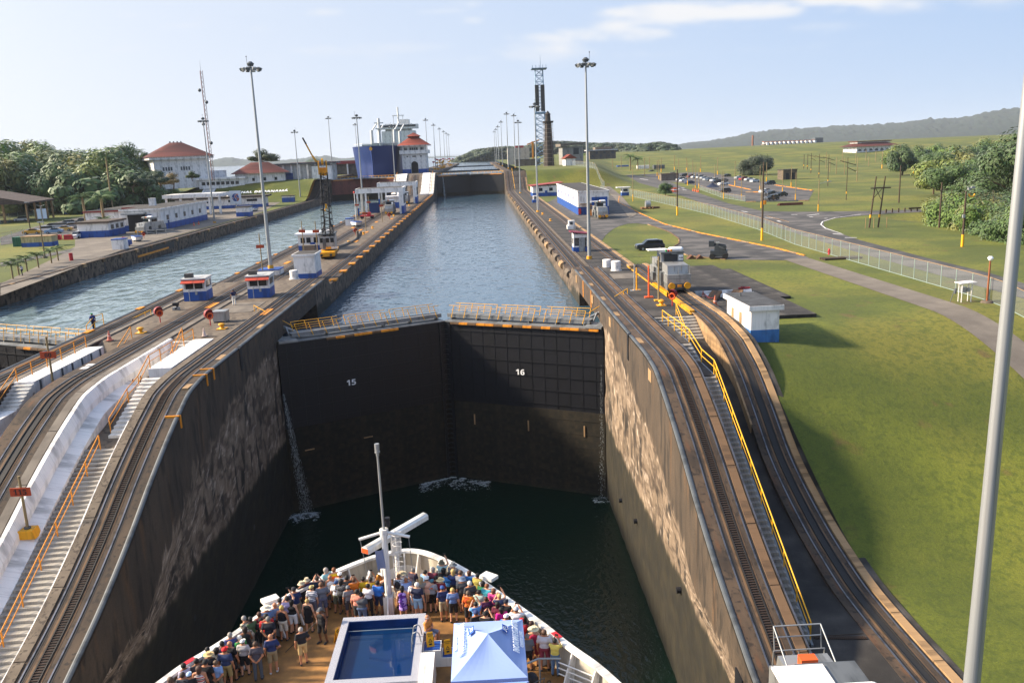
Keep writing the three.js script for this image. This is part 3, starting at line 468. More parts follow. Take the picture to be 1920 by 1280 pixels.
// a pose: elbow and wrist of each arm (x mirrored for the left), lean of the trunk, feet apart
function pose({ ra, la, lean = 0, sit = 0, turn = 0, step = 0 }) {
  const L = (y, z) => [0, y, z - lean * (y - 0.95)], hipY = sit ? 0.52 : 0.93, o = sit ? 0.41 : 0, sh = (x, y, z) => [x, y - o, z - lean * (y - 0.95)];
  const J = { pelvis: L(0.97 - o, 0), waist: L(1.1 - o, 0.01), chest: L(1.3 - o, 0.015), neck: L(1.47 - o, 0.0), head: L(1.6 - o, -0.025), chin: L(1.545 - o, -0.05) };
  J.legs = [-1, 1].map((s) => sit ? { hip: [s * 0.1, hipY, 0.02], knee: [s * 0.13, 0.5, -0.42], ankle: [s * 0.13, 0.09, -0.4], toe: [s * 0.14, 0.035, -0.56] } : { hip: [s * 0.1, 0.92, 0], knee: [s * 0.115, 0.5, -0.02 - s * step], ankle: [s * 0.125, 0.085, 0.03 - s * step], toe: [s * 0.15, 0.03, -0.13 - s * step] });
  J.arms = [[-1, la], [1, ra]].map(([s, a]) => { const S = sh(s * 0.175, 1.405, 0.01), m = (q) => [s * q[0], q[1] - o, q[2]]; return { s, S, E: m(a[0]), W: m(a[1]), H: m(a[2]) }; });
  return J;
}
const ARM = { // elbow, wrist, hand tip
  down: [[0.26, 1.13, 0.03], [0.27, 0.88, -0.05], [0.265, 0.77, -0.08]], rail: [[0.25, 1.14, -0.08], [0.2, 1.06, -0.32], [0.17, 1.05, -0.42]], phone: [[0.27, 1.27, -0.2], [0.1, 1.52, -0.34], [0.06, 1.6, -0.36]], high: [[0.26, 1.5, -0.2], [0.14, 1.76, -0.28], [0.1, 1.84, -0.28]],
  back: [[0.27, 1.14, 0.1], [0.1, 0.95, 0.16], [0.03, 0.9, 0.17]], cross: [[0.25, 1.15, -0.06], [0.02, 1.17, -0.2], [-0.08, 1.19, -0.19]], side: [[0.33, 1.17, 0.06], [0.2, 1.02, -0.06], [0.15, 1.0, -0.12]],
};
function finger(H, W, s) { // five short unequal fingers, gently bent
  const d = V(H[0] - W[0], H[1] - W[1], H[2] - W[2]).normalize(), side = Math.abs(d.y) > 0.8 ? V(0, 0, 1) : V(1, 0, 0), out = [], A = V(...H), B0 = V(...W).lerp(A, 0.35);
  [[-0.028, 0.055], [-0.01, 0.068], [0.01, 0.064], [0.028, 0.05]].forEach(([o, l]) => { const a = A.clone().addScaledVector(side, o), k = a.clone().addScaledVector(d, l * 0.55), e = k.clone().addScaledVector(d, l * 0.35).add(V(-s * 0.012, -0.012, 0)); out.push(bar(a.toArray(), k.toArray(), 0.0105, 5, 0.0095), bar(k.toArray(), e.toArray(), 0.0095, 5, 0.007)); });
  const t = B0.clone().addScaledVector(side, -0.035), u = t.clone().addScaledVector(side, -0.025).addScaledVector(d, 0.04); out.push(bar(t.toArray(), u.toArray(), 0.012, 5, 0.009)); return out;
}
const FIG = {};
function figure(name, p, wide = 1) {
  const J = pose(p), b = [], w = wide;
  b.push(bone([-0.075 * w, J.chest[1], J.chest[2]], [0.075 * w, J.chest[1], J.chest[2]], 0.115 * w), bone([-0.05 * w, J.waist[1], J.waist[2] - 0.03 * (w - 1)], [0.05 * w, J.waist[1], J.waist[2] - 0.03 * (w - 1)], 0.112 * w), bone([-0.075 * w, J.pelvis[1], J.pelvis[2] + 0.01], [0.075 * w, J.pelvis[1], J.pelvis[2] + 0.01], 0.115 * w), bone(J.chest, J.neck, 0.09, 0.055));
  const torso = [...b];
  b.push(bone(J.neck, J.head, 0.052, 0.06), bone(J.head, [J.head[0], J.head[1] + 0.03, J.head[2] + 0.025], 0.088, 0.092), bone(J.head, J.chin, 0.07, 0.052));
  const sleeves = [], pants = [], longs = [], shoes = [];
  J.arms.forEach((a) => { const ab = [bone(J.neck.map((q, i) => lerp(q, a.S[i], 0.45)), a.S, 0.06, 0.062), bone(a.S, a.E, 0.056 * Math.sqrt(w), 0.042), bone(a.E, a.W, 0.042, 0.03), bone(a.W, a.H, 0.034, 0.028)]; b.push(...ab); sleeves.push(ab[0], bone(a.S, a.S.map((q, i) => lerp(q, a.E[i], 0.62)), 0.058 * Math.sqrt(w), 0.058 * Math.sqrt(w))); });
  J.legs.forEach((l) => { b.push(bone(l.hip, l.knee, 0.088 * Math.sqrt(w), 0.058), bone(l.knee, l.ankle, 0.06, 0.038), bone(l.ankle, l.toe, 0.042, 0.03)); const kn = l.knee.map((q, i) => lerp(l.hip[i], q, 0.9)); pants.push(bone(l.hip, kn, 0.098 * Math.sqrt(w), 0.088)); longs.push(bone(l.hip, l.knee, 0.096 * Math.sqrt(w), 0.076), bone(l.knee, l.ankle, 0.076, 0.062)); shoes.push(bone([l.ankle[0], 0.05, l.ankle[2] + 0.02], [l.toe[0], 0.035, l.toe[2] - 0.02], 0.052, 0.042)); });
  const grow = (l, e) => l.map((q) => { const c = q.slice(); c[6] += e; c[7] += e; return c; }), py = J.pelvis[1];
  const nose = new THREE.ConeGeometry(0.016, 0.045, 5).rotateX(-Math.PI / 2).translate(0, J.head[1] - 0.012, J.head[2] - 0.095), ears = [-1, 1].map((s) => new THREE.SphereGeometry(0.024, 6, 5).scale(0.4, 1.2, 0.8).translate(s * 0.089, J.head[1] - 0.005, J.head[2] + 0.02));
  FIG[name] = {
    head: J.head, hands: J.arms.map((a) => a.H), sit: p.sit,
    skin: merge([march(b, 0.04), nose, ...ears, ...J.arms.flatMap((a) => finger(a.H, a.W, a.s))]),
    shirt: march([...grow(torso.slice(0, 3), 0.014), bone(J.chest, J.neck, 0.1, 0.066), ...grow(sleeves, 0.012)], 0.05, (x, y, z) => Math.max(py - 0.05 - y, y - J.neck[1] - 0.0)),
    tank: march([...grow(torso.slice(0, 3), 0.013), bone(J.chest, J.neck, 0.1, 0.066)], 0.05, (x, y, z) => Math.max(py - 0.04 - y, y - J.neck[1] + 0.02)),
    shorts: march([...grow(torso.slice(2, 3), 0.02), ...pants], 0.03, (x, y, z) => Math.max(y - py - 0.07, -9)), trousers: march([...grow(torso.slice(2, 3), 0.018), ...longs], 0.03, (x, y, z) => Math.max(y - py - 0.07, 0.06 - y)),
    dress: march([...grow(torso.slice(0, 3), 0.016), bone([0, py, 0], [0, 0.52, 0], 0.15 * w, 0.22), bone(J.chest, J.neck, 0.1, 0.064)], 0.06, (x, y) => Math.max(0.55 - y, y - J.neck[1] + 0.03)),
    shoes: shoes.map((q) => march([q], 0.02, (x, y) => 0.0 - y)),
  };
  const hd = J.head, at = (g) => g.translate(hd[0], hd[1] + 0.02, hd[2] + 0.015);
  FIG[name].hair = { short: at(new THREE.SphereGeometry(0.108, 14, 10, 0, Math.PI * 2, 0, Math.PI * 0.62).rotateX(0.42).scale(0.96, 1.04, 1.06)), long: merge([at(new THREE.SphereGeometry(0.114, 14, 10, 0, Math.PI * 2, 0, Math.PI * 0.66).rotateX(0.42)), new THREE.CylinderGeometry(0.1, 0.085, 0.26, 10, 2, true, -Math.PI * 0.62, Math.PI * 1.24).translate(hd[0], hd[1] - 0.1, hd[2] + 0.03)]), bald: at(new THREE.TorusGeometry(0.087, 0.02, 6, 14, Math.PI).rotateX(Math.PI / 2).rotateY(Math.PI).scale(1, 1.7, 1.1).translate(0, -0.02, 0.012)),
    cap: merge([at(new THREE.SphereGeometry(0.112, 14, 8, 0, Math.PI * 2, 0, Math.PI * 0.48).scale(0.98, 1, 1.06)), new THREE.CylinderGeometry(0.085, 0.085, 0.014, 12).scale(1, 1, 1.1).translate(hd[0], hd[1] + 0.035, hd[2] - 0.11)]),
    hat: merge([at(new THREE.CylinderGeometry(0.095, 0.116, 0.1, 14).translate(0, 0.065, 0)), at(new THREE.CylinderGeometry(0.21, 0.225, 0.014, 18).translate(0, 0.018, 0))]), bucket: merge([at(new THREE.CylinderGeometry(0.09, 0.116, 0.1, 12).translate(0, 0.06, 0)), at(new THREE.CylinderGeometry(0.118, 0.175, 0.05, 14, 1, true).translate(0, 0.0, 0))]) };
  const q = FIG[name]; q.under = at(new THREE.SphereGeometry(0.103, 12, 8, 0, Math.PI * 2, 0, Math.PI * 0.68).rotateX(0.5)); return q;
}
figure('down', { ra: ARM.down, la: ARM.down, step: 0.02 }); figure('rail', { ra: ARM.rail, la: ARM.rail, lean: 0.12 }); figure('phone', { ra: ARM.phone, la: ARM.phone }); figure('high', { ra: ARM.high, la: ARM.phone });
figure('back', { ra: ARM.back, la: ARM.back, step: 0.04 }); figure('side', { ra: ARM.side, la: ARM.down, step: 0.05 }); figure('big', { ra: ARM.down, la: ARM.cross }, 1.28); figure('lean', { ra: ARM.rail, la: ARM.rail, lean: 0.5 }); figure('seated', { ra: ARM.cross, la: ARM.cross, sit: 1 }); figure('walk', { ra: ARM.down, la: ARM.side, step: 0.16 });
const SKINS = ['#c68b6a', '#b57a58', '#d39c7c', '#8a5a3c', '#5f3b27'].map((c) => mat(c, 0.55));
const matOf = {}; const cloth = (c) => matOf[c] ??= mat(c, 0.85); const hairm = (c) => matOf['h' + c] ??= mat(c, 0.7);
const pats = {}; function pattern(kind) { // print on cloth
  return pats[kind] ??= (() => { const fns = { stripes: (u, v) => (v * 14 % 1) < 0.4 ? [0.32, 0.33, 0.42] : [0.86, 0.86, 0.88], tiedye: (u, v) => { const n = fbm(u * 9, v * 9, 4); return n > 0.55 ? [0.72, 0.6, 0.86] : n > 0.42 ? [0.42, 0.2, 0.65] : [0.25, 0.12, 0.45]; }, aloha: (u, v) => fbm(u * 16, v * 16, 3) > 0.52 ? [0.78, 0.75, 0.66] : [0.42, 0.4, 0.34], multi: (u, v) => [[0.9, 0.75, 0.1], [0.8, 0.15, 0.45], [0.9, 0.4, 0.1]][Math.floor(v * 7 + fbm(u * 6, v * 6, 2)) % 3], check: (u, v) => ((u * 12 % 1) < 0.12 || (v * 12 % 1) < 0.12) ? [0.5, 0.55, 0.68] : [0.88, 0.88, 0.9], candy: (u, v) => [[0.75, 0.25, 0.25], [0.85, 0.82, 0.78], [0.2, 0.22, 0.35], [0.85, 0.82, 0.78]][Math.floor(v * 26) % 4], flame: (u, v) => fbm(u * 10, v * 10, 3) > 0.5 ? [0.85, 0.5, 0.12] : [0.75, 0.3, 0.1], dots: (u, v) => Math.hypot((u * 22 % 1) - 0.5, (v * 22 % 1) - 0.5) < 0.22 ? [0.75, 0.75, 0.78] : [0.08, 0.08, 0.1] };
    return mat('#ffffff', 0.85, { map: tex(256, 256, fns[kind]) }); })();
}
const uvs = new Set(); const clothMat = (c) => { if (c[0] === '#') return cloth(c); return pattern(c); };
function uvify(g) { if (!uvs.has(g)) { uvs.add(g); boxUV(g, 1); } return g; }
function person(label, cat, [x, y, z], turn, { fig = 'down', skin = 0, top = '#444', topKind = 'shirt', low = '#333', lowKind = 'shorts', hair = 'short', hc = '#3a2a20', shoe = '#222226', s = 1, w = 1, group } = {}) {
  const F = FIG[fig], o = thing('person', label, cat, [x, y, z], turn, group); o.scale.set(s * w, s, s * w);
  part('body', F.skin, SKINS[skin], o);
  if (topKind === 'dress') part('dress', uvify(F.dress), clothMat(top), o); else { part(topKind === 'tank' ? 'tank_top' : 'shirt', uvify(F[topKind]), clothMat(top), o); part(lowKind, uvify(F[lowKind]), clothMat(low), o); }
  for (const g of F.shoes) part('shoe', g, cloth(shoe), o);
  if (['cap', 'hat', 'bucket'].includes(hair)) { part('hair', F.under, hairm('#4a3a2e'), o); part(hair === 'cap' ? 'cap' : 'hat', F.hair[hair], cloth(hc), o); } else part('hair', F.hair[hair], hairm(hc), o);
  if (fig === 'phone' || fig === 'high') part('phone', cbox(0.15, 0.08, 0.012, (F.hands[0][0] + F.hands[1][0]) / 2, Math.max(F.hands[0][1], F.hands[1][1]) + 0.02, F.hands[0][2] - 0.03), M.black, o);
  return o;
}
// ---------------------------------------------------------------- the ship's bow
const YD = -5, YR = -3.72;                                           // deck and bulwark rim
const rimL = [[-10.8, 62], [-10.2, 60], [-9.4, 57.6], [-8.5, 55.7], [-8.0, 54.7], [-7.3, 53.7], [-6.5, 52.4], [-5.9, 51.2], [-5.2, 49.9], [-4.4, 48.8], [-3.1, 47.35], [-1.4, 46.0]], rimR = [[0.0, 45.5], [1.0, 45.75], [2.3, 46.9], [3.6, 48.5], [4.5, 49.9], [5.6, 51.6], [6.6, 53.2], [7.5, 54.8], [8.4, 56.2], [9.0, 57.4], [10.4, 60.5], [11.2, 63]];
const rim = new THREE.CatmullRomCurve3([[-13.5, 80], [-12.6, 72], ...rimL, ...rimR, [13, 72], [13.8, 80]].map(([x, z]) => V(x, YR, z)), false, 'centripetal').getPoints(150);
const shipM = { white: mat('#e6e6e4', 0.4, { map: T.grime }), deck: mat('#c08a4a', 0.75, { map: T.speck }), inner: mat('#b9b3a6', 0.6, { map: T.grime }), pool: mat('#0d3f86', 0.35, { map: T.speck }), net: null };
const ship = thing('cruise_ship_bow', 'white cruise ship bow with tan deck entering the lock', 'ship', [0, 0, 0]);
const inward = (i, d) => { const a = rim[Math.max(0, i - 1)], b = rim[Math.min(rim.length - 1, i + 1)], t = b.clone().sub(a).normalize(); return [rim[i].x + t.z * -d, rim[i].z + t.x * d]; };
const inn = (i, d) => { const [x, z] = inward(i, d), c = inward(i, -d); return Math.hypot(x, z - 62) < Math.hypot(c[0], c[1] - 62) ? [x, z] : c; };
function ring(fa, fb) { const P = [], UVs = []; let s = 0; for (let i = 0; i + 1 < rim.length; i++) { const d = rim[i].distanceTo(rim[i + 1]); const A = fa(i), B = fb(i), C = fb(i + 1), D = fa(i + 1); P.push(...A, ...B, ...C, ...A, ...C, ...D); const h = Math.hypot(A[0] - B[0], A[1] - B[1], A[2] - B[2]) * US; UVs.push(s, 0, s, h, s + d * US, h, s, 0, s + d * US, h, s + d * US, 0); s += d * US; } const g = new THREE.BufferGeometry(); g.setAttribute('position', new THREE.Float32BufferAttribute(P, 3)); g.setAttribute('uv', new THREE.Float32BufferAttribute(UVs, 2)); g.computeVertexNormals(); return g; }
const off = (d, y) => (i) => { const [x, z] = inn(i, d); return [x, y, z]; };
part('hull', [ring((i) => [rim[i].x, YR, rim[i].z], (i) => [rim[i].x * 0.8, -12, lerp(rim[i].z, 62, 0.16)]), ring((i) => [rim[i].x * 0.8, -12, lerp(rim[i].z, 62, 0.16)], (i) => [rim[i].x * 0.55, -22, lerp(rim[i].z, 66, 0.2)])], shipM.white, ship);
part('bulwark_rim', [ring(off(0, YR), off(0.02, YR + 0.08)), ring(off(0.02, YR + 0.08), off(0.3, YR + 0.08)), ring(off(0.3, YR + 0.08), off(0.32, YR - 0.03))], shipM.white, ship);
part('bulwark_panel', [ring(off(0.12, YR), off(0.32, YD - 0.05))], shipM.inner, ship);
for (let i = 8; i < rim.length - 8; i += 5) { const a = inn(i, 0.14), b = inn(i, 0.85), c = inn(i, 0.3), d = inn(i, 0.36), t = 0.035; const tx = (rim[i + 1].x - rim[i].x), tz = (rim[i + 1].z - rim[i].z), l = Math.hypot(tx, tz), q = ([x, z], y, s) => [x + tx / l * s, y, z + tz / l * s]; const A = [q(a, YR, t), q(d, YR, t), q(b, YD, t), q(c, YD, t)], B = [q(a, YR, -t), q(d, YR, -t), q(b, YD, -t), q(c, YD, -t)]; part('bulwark_frame', [quadGeo(A), quadGeo(B), quadGeo([A[1], A[2], B[2], B[1]])], shipM.white, ship); }
for (const f of [0.235, 0.755]) { const i = Math.floor(f * rim.length), a = inn(i, 0.15); const q = rim[i + 1], r0 = rim[i]; part('red_mark', cbox(0.24, 0.015, 0.5, 0, 0, 0).rotateY(Math.atan2(q.x - r0.x, q.z - r0.z)).translate(a[0], YR + 0.085, a[1]), M.red, ship); }
{ const sh = new THREE.Shape(rim.map((v, i) => { const [x, z] = inn(i, 0.3); return new THREE.Vector2(x, -z); })); const g = new THREE.ShapeGeometry(sh); g.rotateX(-Math.PI / 2); g.translate(0, YD, 0); part('deck', boxUV(g, 0.3), shipM.deck, ship); }
// raised fore platform edge, chest and bell
part('breakwater', [box(-3.2, 3.4, YD, YD + 0.55, 47.75, 47.9), box(-1.6, -1.5, YD, YD + 1.0, 46.9, 47.8), box(1.4, 1.5, YD, YD + 1.0, 46.9, 47.8)], shipM.white, ship);
part('locker', cbox(1.0, 0.75, 0.7, 0.55, YD, 48.3), shipM.white, ship);
for (const [x, z, r] of [[-5.55, 50.05, 0.6], [4.25, 49.0, -0.7]]) part('side_light_box', box(-0.36, 0.36, 0, 0.16, -0.25, 0.25).rotateY(r).translate(x, YR + 0.05, z), shipM.white, ship);
const mast = part('mast', [cyl(0.17, 0.13, 4.1, -0.4, YD, 49.1, 12), box(-0.62, -0.18, YD, YD + 0.9, 48.95, 49.5), prismX([[49.2, YD], [50.0, YD], [49.25, YD + 1.4]], -0.43, -0.37)], shipM.white, ship);
part('yard_arm', [bar([-0.4, -1.05, 49.1], [-1.55, -1.35, 49.1], 0.07), bar([-0.4, -1.05, 49.1], [0.75, -1.35, 49.1], 0.07), cyl(0.2, 0.2, 0.3, -0.4, -1.2, 49.1)], shipM.white, mast);
part('antenna_pole', [bar([-0.4, -1, 49.1], [-0.42, 2.6, 49.1], 0.06, 8, 0.05)], M.galv, mast);
part('top_light', [cyl(0.07, 0.07, 0.12, -0.42, 2.6, 49.1), cyl(0.11, 0.11, 0.3, -0.42, 2.86, 49.1), cyl(0.05, 0.05, 0.2, -0.42, 2.7, 49.1), cyl(0.12, 0.12, 0.07, -0.42, 2.74, 49.1)], M.galv, mast);
part('horn_light', [cyl(0.09, 0.09, 0.42, -0.22, -0.85, 49.0), cyl(0.12, 0.12, 0.1, -0.22, -0.7, 49.0), cyl(0.12, 0.12, 0.1, -0.22, -0.5, 49.0)], M.black, mast);
part('ladder', [bar([-0.05, YD + 0.3, 48.9], [-0.12, -1.1, 48.95], 0.02), bar([0.12, YD + 0.3, 48.75], [0.05, -1.1, 48.8], 0.02), ...range(YD + 0.6, -1.3, 10).map((y) => bar([-0.06, y, 48.9], [0.12, y, 48.77], 0.016)), ...range(YD + 1.6, -1.4, 4).map((y) => new THREE.TorusGeometry(0.26, 0.016, 5, 14, Math.PI * 1.4).rotateX(Math.PI / 2).rotateY(-0.9).translate(0.15, y, 48.65))], shipM.white, mast);
part('halyard', [bar([-1.5, -1.4, 49.1], [-1.15, YD + 0.9, 49.2], 0.014), bar([0.7, -1.4, 49.1], [0.85, YD + 0.8, 49.2], 0.014)], M.grey, mast);
part('bell', new THREE.LatheGeometry([[0.02, 0.32], [0.1, 0.3], [0.14, 0.14], [0.2, 0.02], [0.21, 0]].map(([r, y]) => new THREE.Vector2(r, y)), 14).translate(-0.85, YD + 1.35, 48.7), mat('#8a5a24', 0.35, { metal: 0.8 }), mast);
part('bell_bracket', [bar([-0.4, YD + 1.75, 49.1], [-0.85, YD + 1.72, 48.7], 0.05), cyl(0.1, 0.1, 0.35, -0.62, YD + 1.72, 48.9)], shipM.white, mast);
{ const g = new THREE.PlaneGeometry(0.42, 0.95, 6, 10), p = g.attributes.position; for (let i = 0; i < p.count; i++) p.setZ(i, 0.07 * Math.sin(p.getX(i) * 14 + p.getY(i) * 3)); g.computeVertexNormals(); g.rotateY(0.6); g.translate(-0.62, -2.3, 49.3); part('pennant', g, mat('#7f8aa8', 0.9), mast); }
const rad = new THREE.Group(); rad.name = 'radar_scanner'; mast.add(rad); rad.position.set(-0.05, -1.85, 47.5); rad.rotation.y = -0.62;
part('scanner_bar', prism([[-0.22, -0.14], [0.22, -0.14], [0.22, 0.08], [0.1, 0.16], [-0.1, 0.18], [-0.22, 0.1]], -2.15, 2.15), shipM.white, rad);
part('orange_end', box(-0.19, 0.19, -0.12, 0.1, 2.15, 2.17), M.orange, rad);
part('scanner_pedestal', [box(-0.32, 0.12, YD + 2.1, -2.05, 47.2, 47.75), cyl(0.13, 0.1, 2.2, -0.1, YD, 47.5, 10), cyl(0.14, 0.14, 0.15, -0.05, -2.07, 47.5)], shipM.white, mast);
// the little pool with its netted frame
const px0 = -2.15, px1 = 1.45, pz0 = 51.2, pz1 = 56.1, PT = -4.0;
const netT = tex(256, 256, (u, v) => { const a = Math.abs(((u + v) * 16) % 1 - 0.5), b = Math.abs(((u - v + 4) * 16) % 1 - 0.5); return Math.min(a, b) < 0.14 ? [0.35, 0.36, 0.4] : [0.8, 0.8, 0.83]; });
const poolM = mat('#ffffff', 0.8, { map: netT });
const pool = part('pool_frame', [box(px0, px1, YD, PT, pz0, pz0 + 0.35), box(px0, px1, YD, PT, pz1 - 0.35, pz1), box(px0, px0 + 0.3, YD, PT, pz0 + 0.35, pz1 - 0.35), box(px1 - 0.3, px1, YD, PT, pz0 + 0.35, pz1 - 0.35)].map((g) => boxUV(g, 1.2)), poolM, ship);
part('pool_tank', [box(px0 + 0.3, px0 + 0.33, YD, PT - 0.02, pz0 + 0.35, pz1 - 0.35), box(px1 - 0.33, px1 - 0.3, YD, PT - 0.02, pz0 + 0.35, pz1 - 0.35), box(px0 + 0.33, px1 - 0.33, YD, PT - 0.02, pz0 + 0.35, pz0 + 0.38), box(px0 + 0.33, px1 - 0.33, YD, PT - 0.02, pz1 - 0.38, pz1 - 0.35), box(px0 + 0.3, px1 - 0.3, YD + 0.02, YD + 0.05, pz0 + 0.35, pz1 - 0.35)], shipM.pool, pool);
part('pool_water', boxUV(new THREE.PlaneGeometry(px1 - px0 - 0.66, pz1 - pz0 - 0.76).rotateX(-Math.PI / 2).translate((px0 + px1) / 2, PT - 0.35, (pz0 + pz1) / 2), 0.4), mat('#2a6cb8', 0.05, { phys: 1, transmission: 0.85, ior: 1.33 }), pool);
part('pool_line', bar([px0 + 0.35, PT - 0.15, pz0 + 0.9], [px1 - 0.35, PT - 0.15, pz0 + 0.9], 0.015), M.galv, pool);
part('pool_ladder', [0, 0.55].flatMap((d) => { const c = new THREE.CatmullRomCurve3([V(1.0, PT - 0.8, 53 + d), V(1.02, PT + 0.1, 53 + d), V(1.12, PT + 0.5, 53 + d), V(1.3, PT + 0.5, 53 + d), V(1.4, PT + 0.05, 53 + d)]); return [new THREE.TubeGeometry(c, 14, 0.025, 6)]; }), M.galv, pool);
part('pool_steps', [box(1.45, 2.2, YD, YD + 0.75, 53.0, 53.75), box(2.2, 2.75, YD, YD + 0.4, 53.0, 53.75)], shipM.white, pool);
part('step_tread', [box(1.5, 2.15, YD + 0.75, YD + 0.765, 53.05, 53.7), box(2.25, 2.7, YD + 0.4, YD + 0.415, 53.05, 53.7)], M.blue, pool);
part('stern_frame', [box(1.45, 2.0, YD, PT + 0.05, 54.3, 57.5), box(-2.2, 1.45, YD, PT - 0.1, 56.15, 57.5)], shipM.white, pool);
part('yellow_hose', [box(-2.1, -0.6, PT - 0.1, PT - 0.06, 56.4, 56.48)], M.yellow, pool);
const gr = part('guard_rail', [bar([5.3, YD + 1.0, 55.6], [6.1, YD + 1.05, 55.2], 0.045), bar([6.1, YD + 1.05, 55.2], [7.0, YD + 1.0, 55.2], 0.045), bar([6.15, YD, 55.25], [6.15, YD + 1.05, 55.2], 0.045), bar([5.3, YD, 55.6], [5.3, YD + 1, 55.6], 0.04)], M.galv, ship);
part('side_rail', [0.35, 0.6, 0.85].map((h) => bar([6.9, YD + h, 55.2], [8.2, YD + h, 56.3], 0.03)), shipM.white, ship);
// canopy
const tent = thing('pop_up_canopy', 'pale blue pop-up canopy with cruise line lettering on the bow deck', 'canopy', [4.2, YD, 56.05]);
{ const W2 = 1.38, D2 = 1.95, ye = 2.15, ya = 3.0, c = mat('#8ea5d6', 0.85, { phys: 1, transmission: 0.08 }); const cor = [[-W2, ye, -D2], [W2, ye, -D2], [W2, ye, D2], [-W2, ye, D2]];
  const apex = [0, ya, 0.35], tri = (a, b) => { const g = new THREE.BufferGeometry(), N = 8, P = []; const pt = (s, t) => { const e = a.map((q, i) => lerp(q, b[i], s)), q = apex.map((m, i) => lerp(e[i], m, t)); q[1] -= 0.12 * Math.sin(Math.PI * t) * (0.4 + 0.6 * Math.sin(Math.PI * s)); return q; }; for (let i = 0; i < N; i++) for (let j = 0; j < N; j++) { const A = pt(i / N, j / N), B = pt((i + 1) / N, j / N), C = pt((i + 1) / N, (j + 1) / N), D = pt(i / N, (j + 1) / N); P.push(...A, ...B, ...C, ...A, ...C, ...D); } g.setAttribute('position', new THREE.Float32BufferAttribute(P, 3)); g.computeVertexNormals(); return g; };
  for (let i = 0; i < 4; i++) { part('roof_panel', tri(cor[i], cor[(i + 1) % 4]), c, tent); const a = cor[i], b = cor[(i + 1) % 4]; part('valance', quadGeo([a, b, [b[0] * 1.01, ye - 0.28, b[2] * 1.01], [a[0] * 1.01, ye - 0.28, a[2] * 1.01]]), c, tent); part('leg', bar([a[0] * 0.96, 0, a[2] * 0.96], [a[0] * 0.96, ye, a[2] * 0.96], 0.025), M.galv, tent); }
  // lettering lies on the two side slopes of the roof
  const put = (side) => { const o = new THREE.Group(); o.name = 'lettering'; tent.add(o); const white = mat('#eef2fa', 0.8), logo = mat('#2c58a8', 0.8); const basis = new THREE.Matrix4(), ez = V(0, 0, -1).multiplyScalar(side), up = V(-side * W2, ya - ye, 0).normalize(), nn = V().crossVectors(ez, up).normalize(); if (nn.y < 0) nn.negate();
    basis.makeBasis(ez, up, V().crossVectors(ez, up)); const base = V(side * W2, ye, side > 0 ? -0.35 : -0.35).addScaledVector(nn, 0.02); const add = (n, g, m, u, v) => { const q = part(n, g, m, o); const M4 = basis.clone().setPosition(base.clone().addScaledVector(ez, u).addScaledVector(up, v)); q.applyMatrix4(M4); };
    add('line_name', text('NORWEGIAN', 0.25, 0.03), white, 0, 0.42); add('line_subtitle', text('CRUISE LINE', 0.13, 0.03), white, 0.0, 0.16); };
  put(1); put(-1);
  for (const s of [1, -1]) { const lg = new THREE.Group(); lg.name = 'logo'; tent.add(lg); const ez = V(0, 0, -s), up = V(-s * W2, ya - ye, 0).normalize(), b = new THREE.Matrix4().makeBasis(ez, up, V().crossVectors(ez, up)).setPosition(V(s * W2, ye, -0.55).addScaledVector(up, 0.86).addScaledVector(V().crossVectors(ez, up), 0.025)); lg.applyMatrix4(b); part('logo_ground', box(-0.24, 0.24, -0.13, 0.13, -0.006, 0.006), mat('#2c58a8', 0.8), lg); part('logo_letters', text('NCL', 0.11, 0.014).translate(0, 0.04, 0), M.whiteclean, lg); part('logo_wave', [new THREE.TorusGeometry(0.14, 0.012, 4, 10, 1.6).rotateZ(0.75).translate(-0.1, -0.16, 0.008), new THREE.TorusGeometry(0.14, 0.012, 4, 10, 1.6).rotateZ(0.75 + Math.PI).translate(0.1, 0.02, 0.008)], M.whiteclean, lg); } }
const tent2 = thing('pop_up_canopy', 'edge of a second pale blue canopy at the bottom of the picture', 'canopy', [3.2, YD, 60.2]);
part('roof_panel', [quadGeo([[-2.6, 2.2, -1.9], [2.4, 2.2, -1.9], [1.5, 2.9, 0], [-1.5, 2.9, 0]]), quadGeo([[-2.6, 2.2, -1.9], [2.4, 2.2, -1.9], [2.4, 1.9, -1.92], [-2.6, 1.9, -1.92]])], mat('#7d9ad2', 0.85), tent2); for (const x of [-2.5, 2.3]) part('leg', bar([x, 0, -1.8], [x, 2.2, -1.8], 0.025), M.galv, tent2);
// wet-floor signs
function caution(label, x, z, t, y = YD) { const o = thing('caution_sign', label, 'wet floor sign', [x, y, z], t, 'yellow wet-floor signs'); const lf = new THREE.Shape([[-0.16, 0], [0.16, 0], [0.12, 0.62], [-0.12, 0.62]].map((q) => new THREE.Vector2(...q))); for (const s of [1, -1]) { const g = new THREE.ExtrudeGeometry(lf, { depth: 0.015, bevelEnabled: false }); g.rotateX(-s * 0.2); g.translate(0, 0, s * 0.12); part('sign_leaf', g, M.yrail, o); } part('warning_triangle', [bar([-0.07, 0.2, 0], [0.07, 0.2, 0], 0.012), bar([-0.07, 0.2, 0], [0, 0.33, 0], 0.012), bar([0.07, 0.2, 0], [0, 0.33, 0], 0.012)].map((g) => g.rotateX(-0.2).translate(0, 0.01, 0.14)), M.black, o); part('sign_lettering', [text('CAUTION', 0.042, 0.006).translate(0, 0.53, 0), text('WATCH', 0.035, 0.006).translate(0, 0.46, 0)].map((g) => g.rotateX(-0.2).translate(0, 0, 0.137)), M.black, o); part('print_panel', box(-0.06, 0.06, 0.08, 0.15, 0, 0.006).rotateX(-0.2).translate(0, 0, 0.135), M.black, o); }
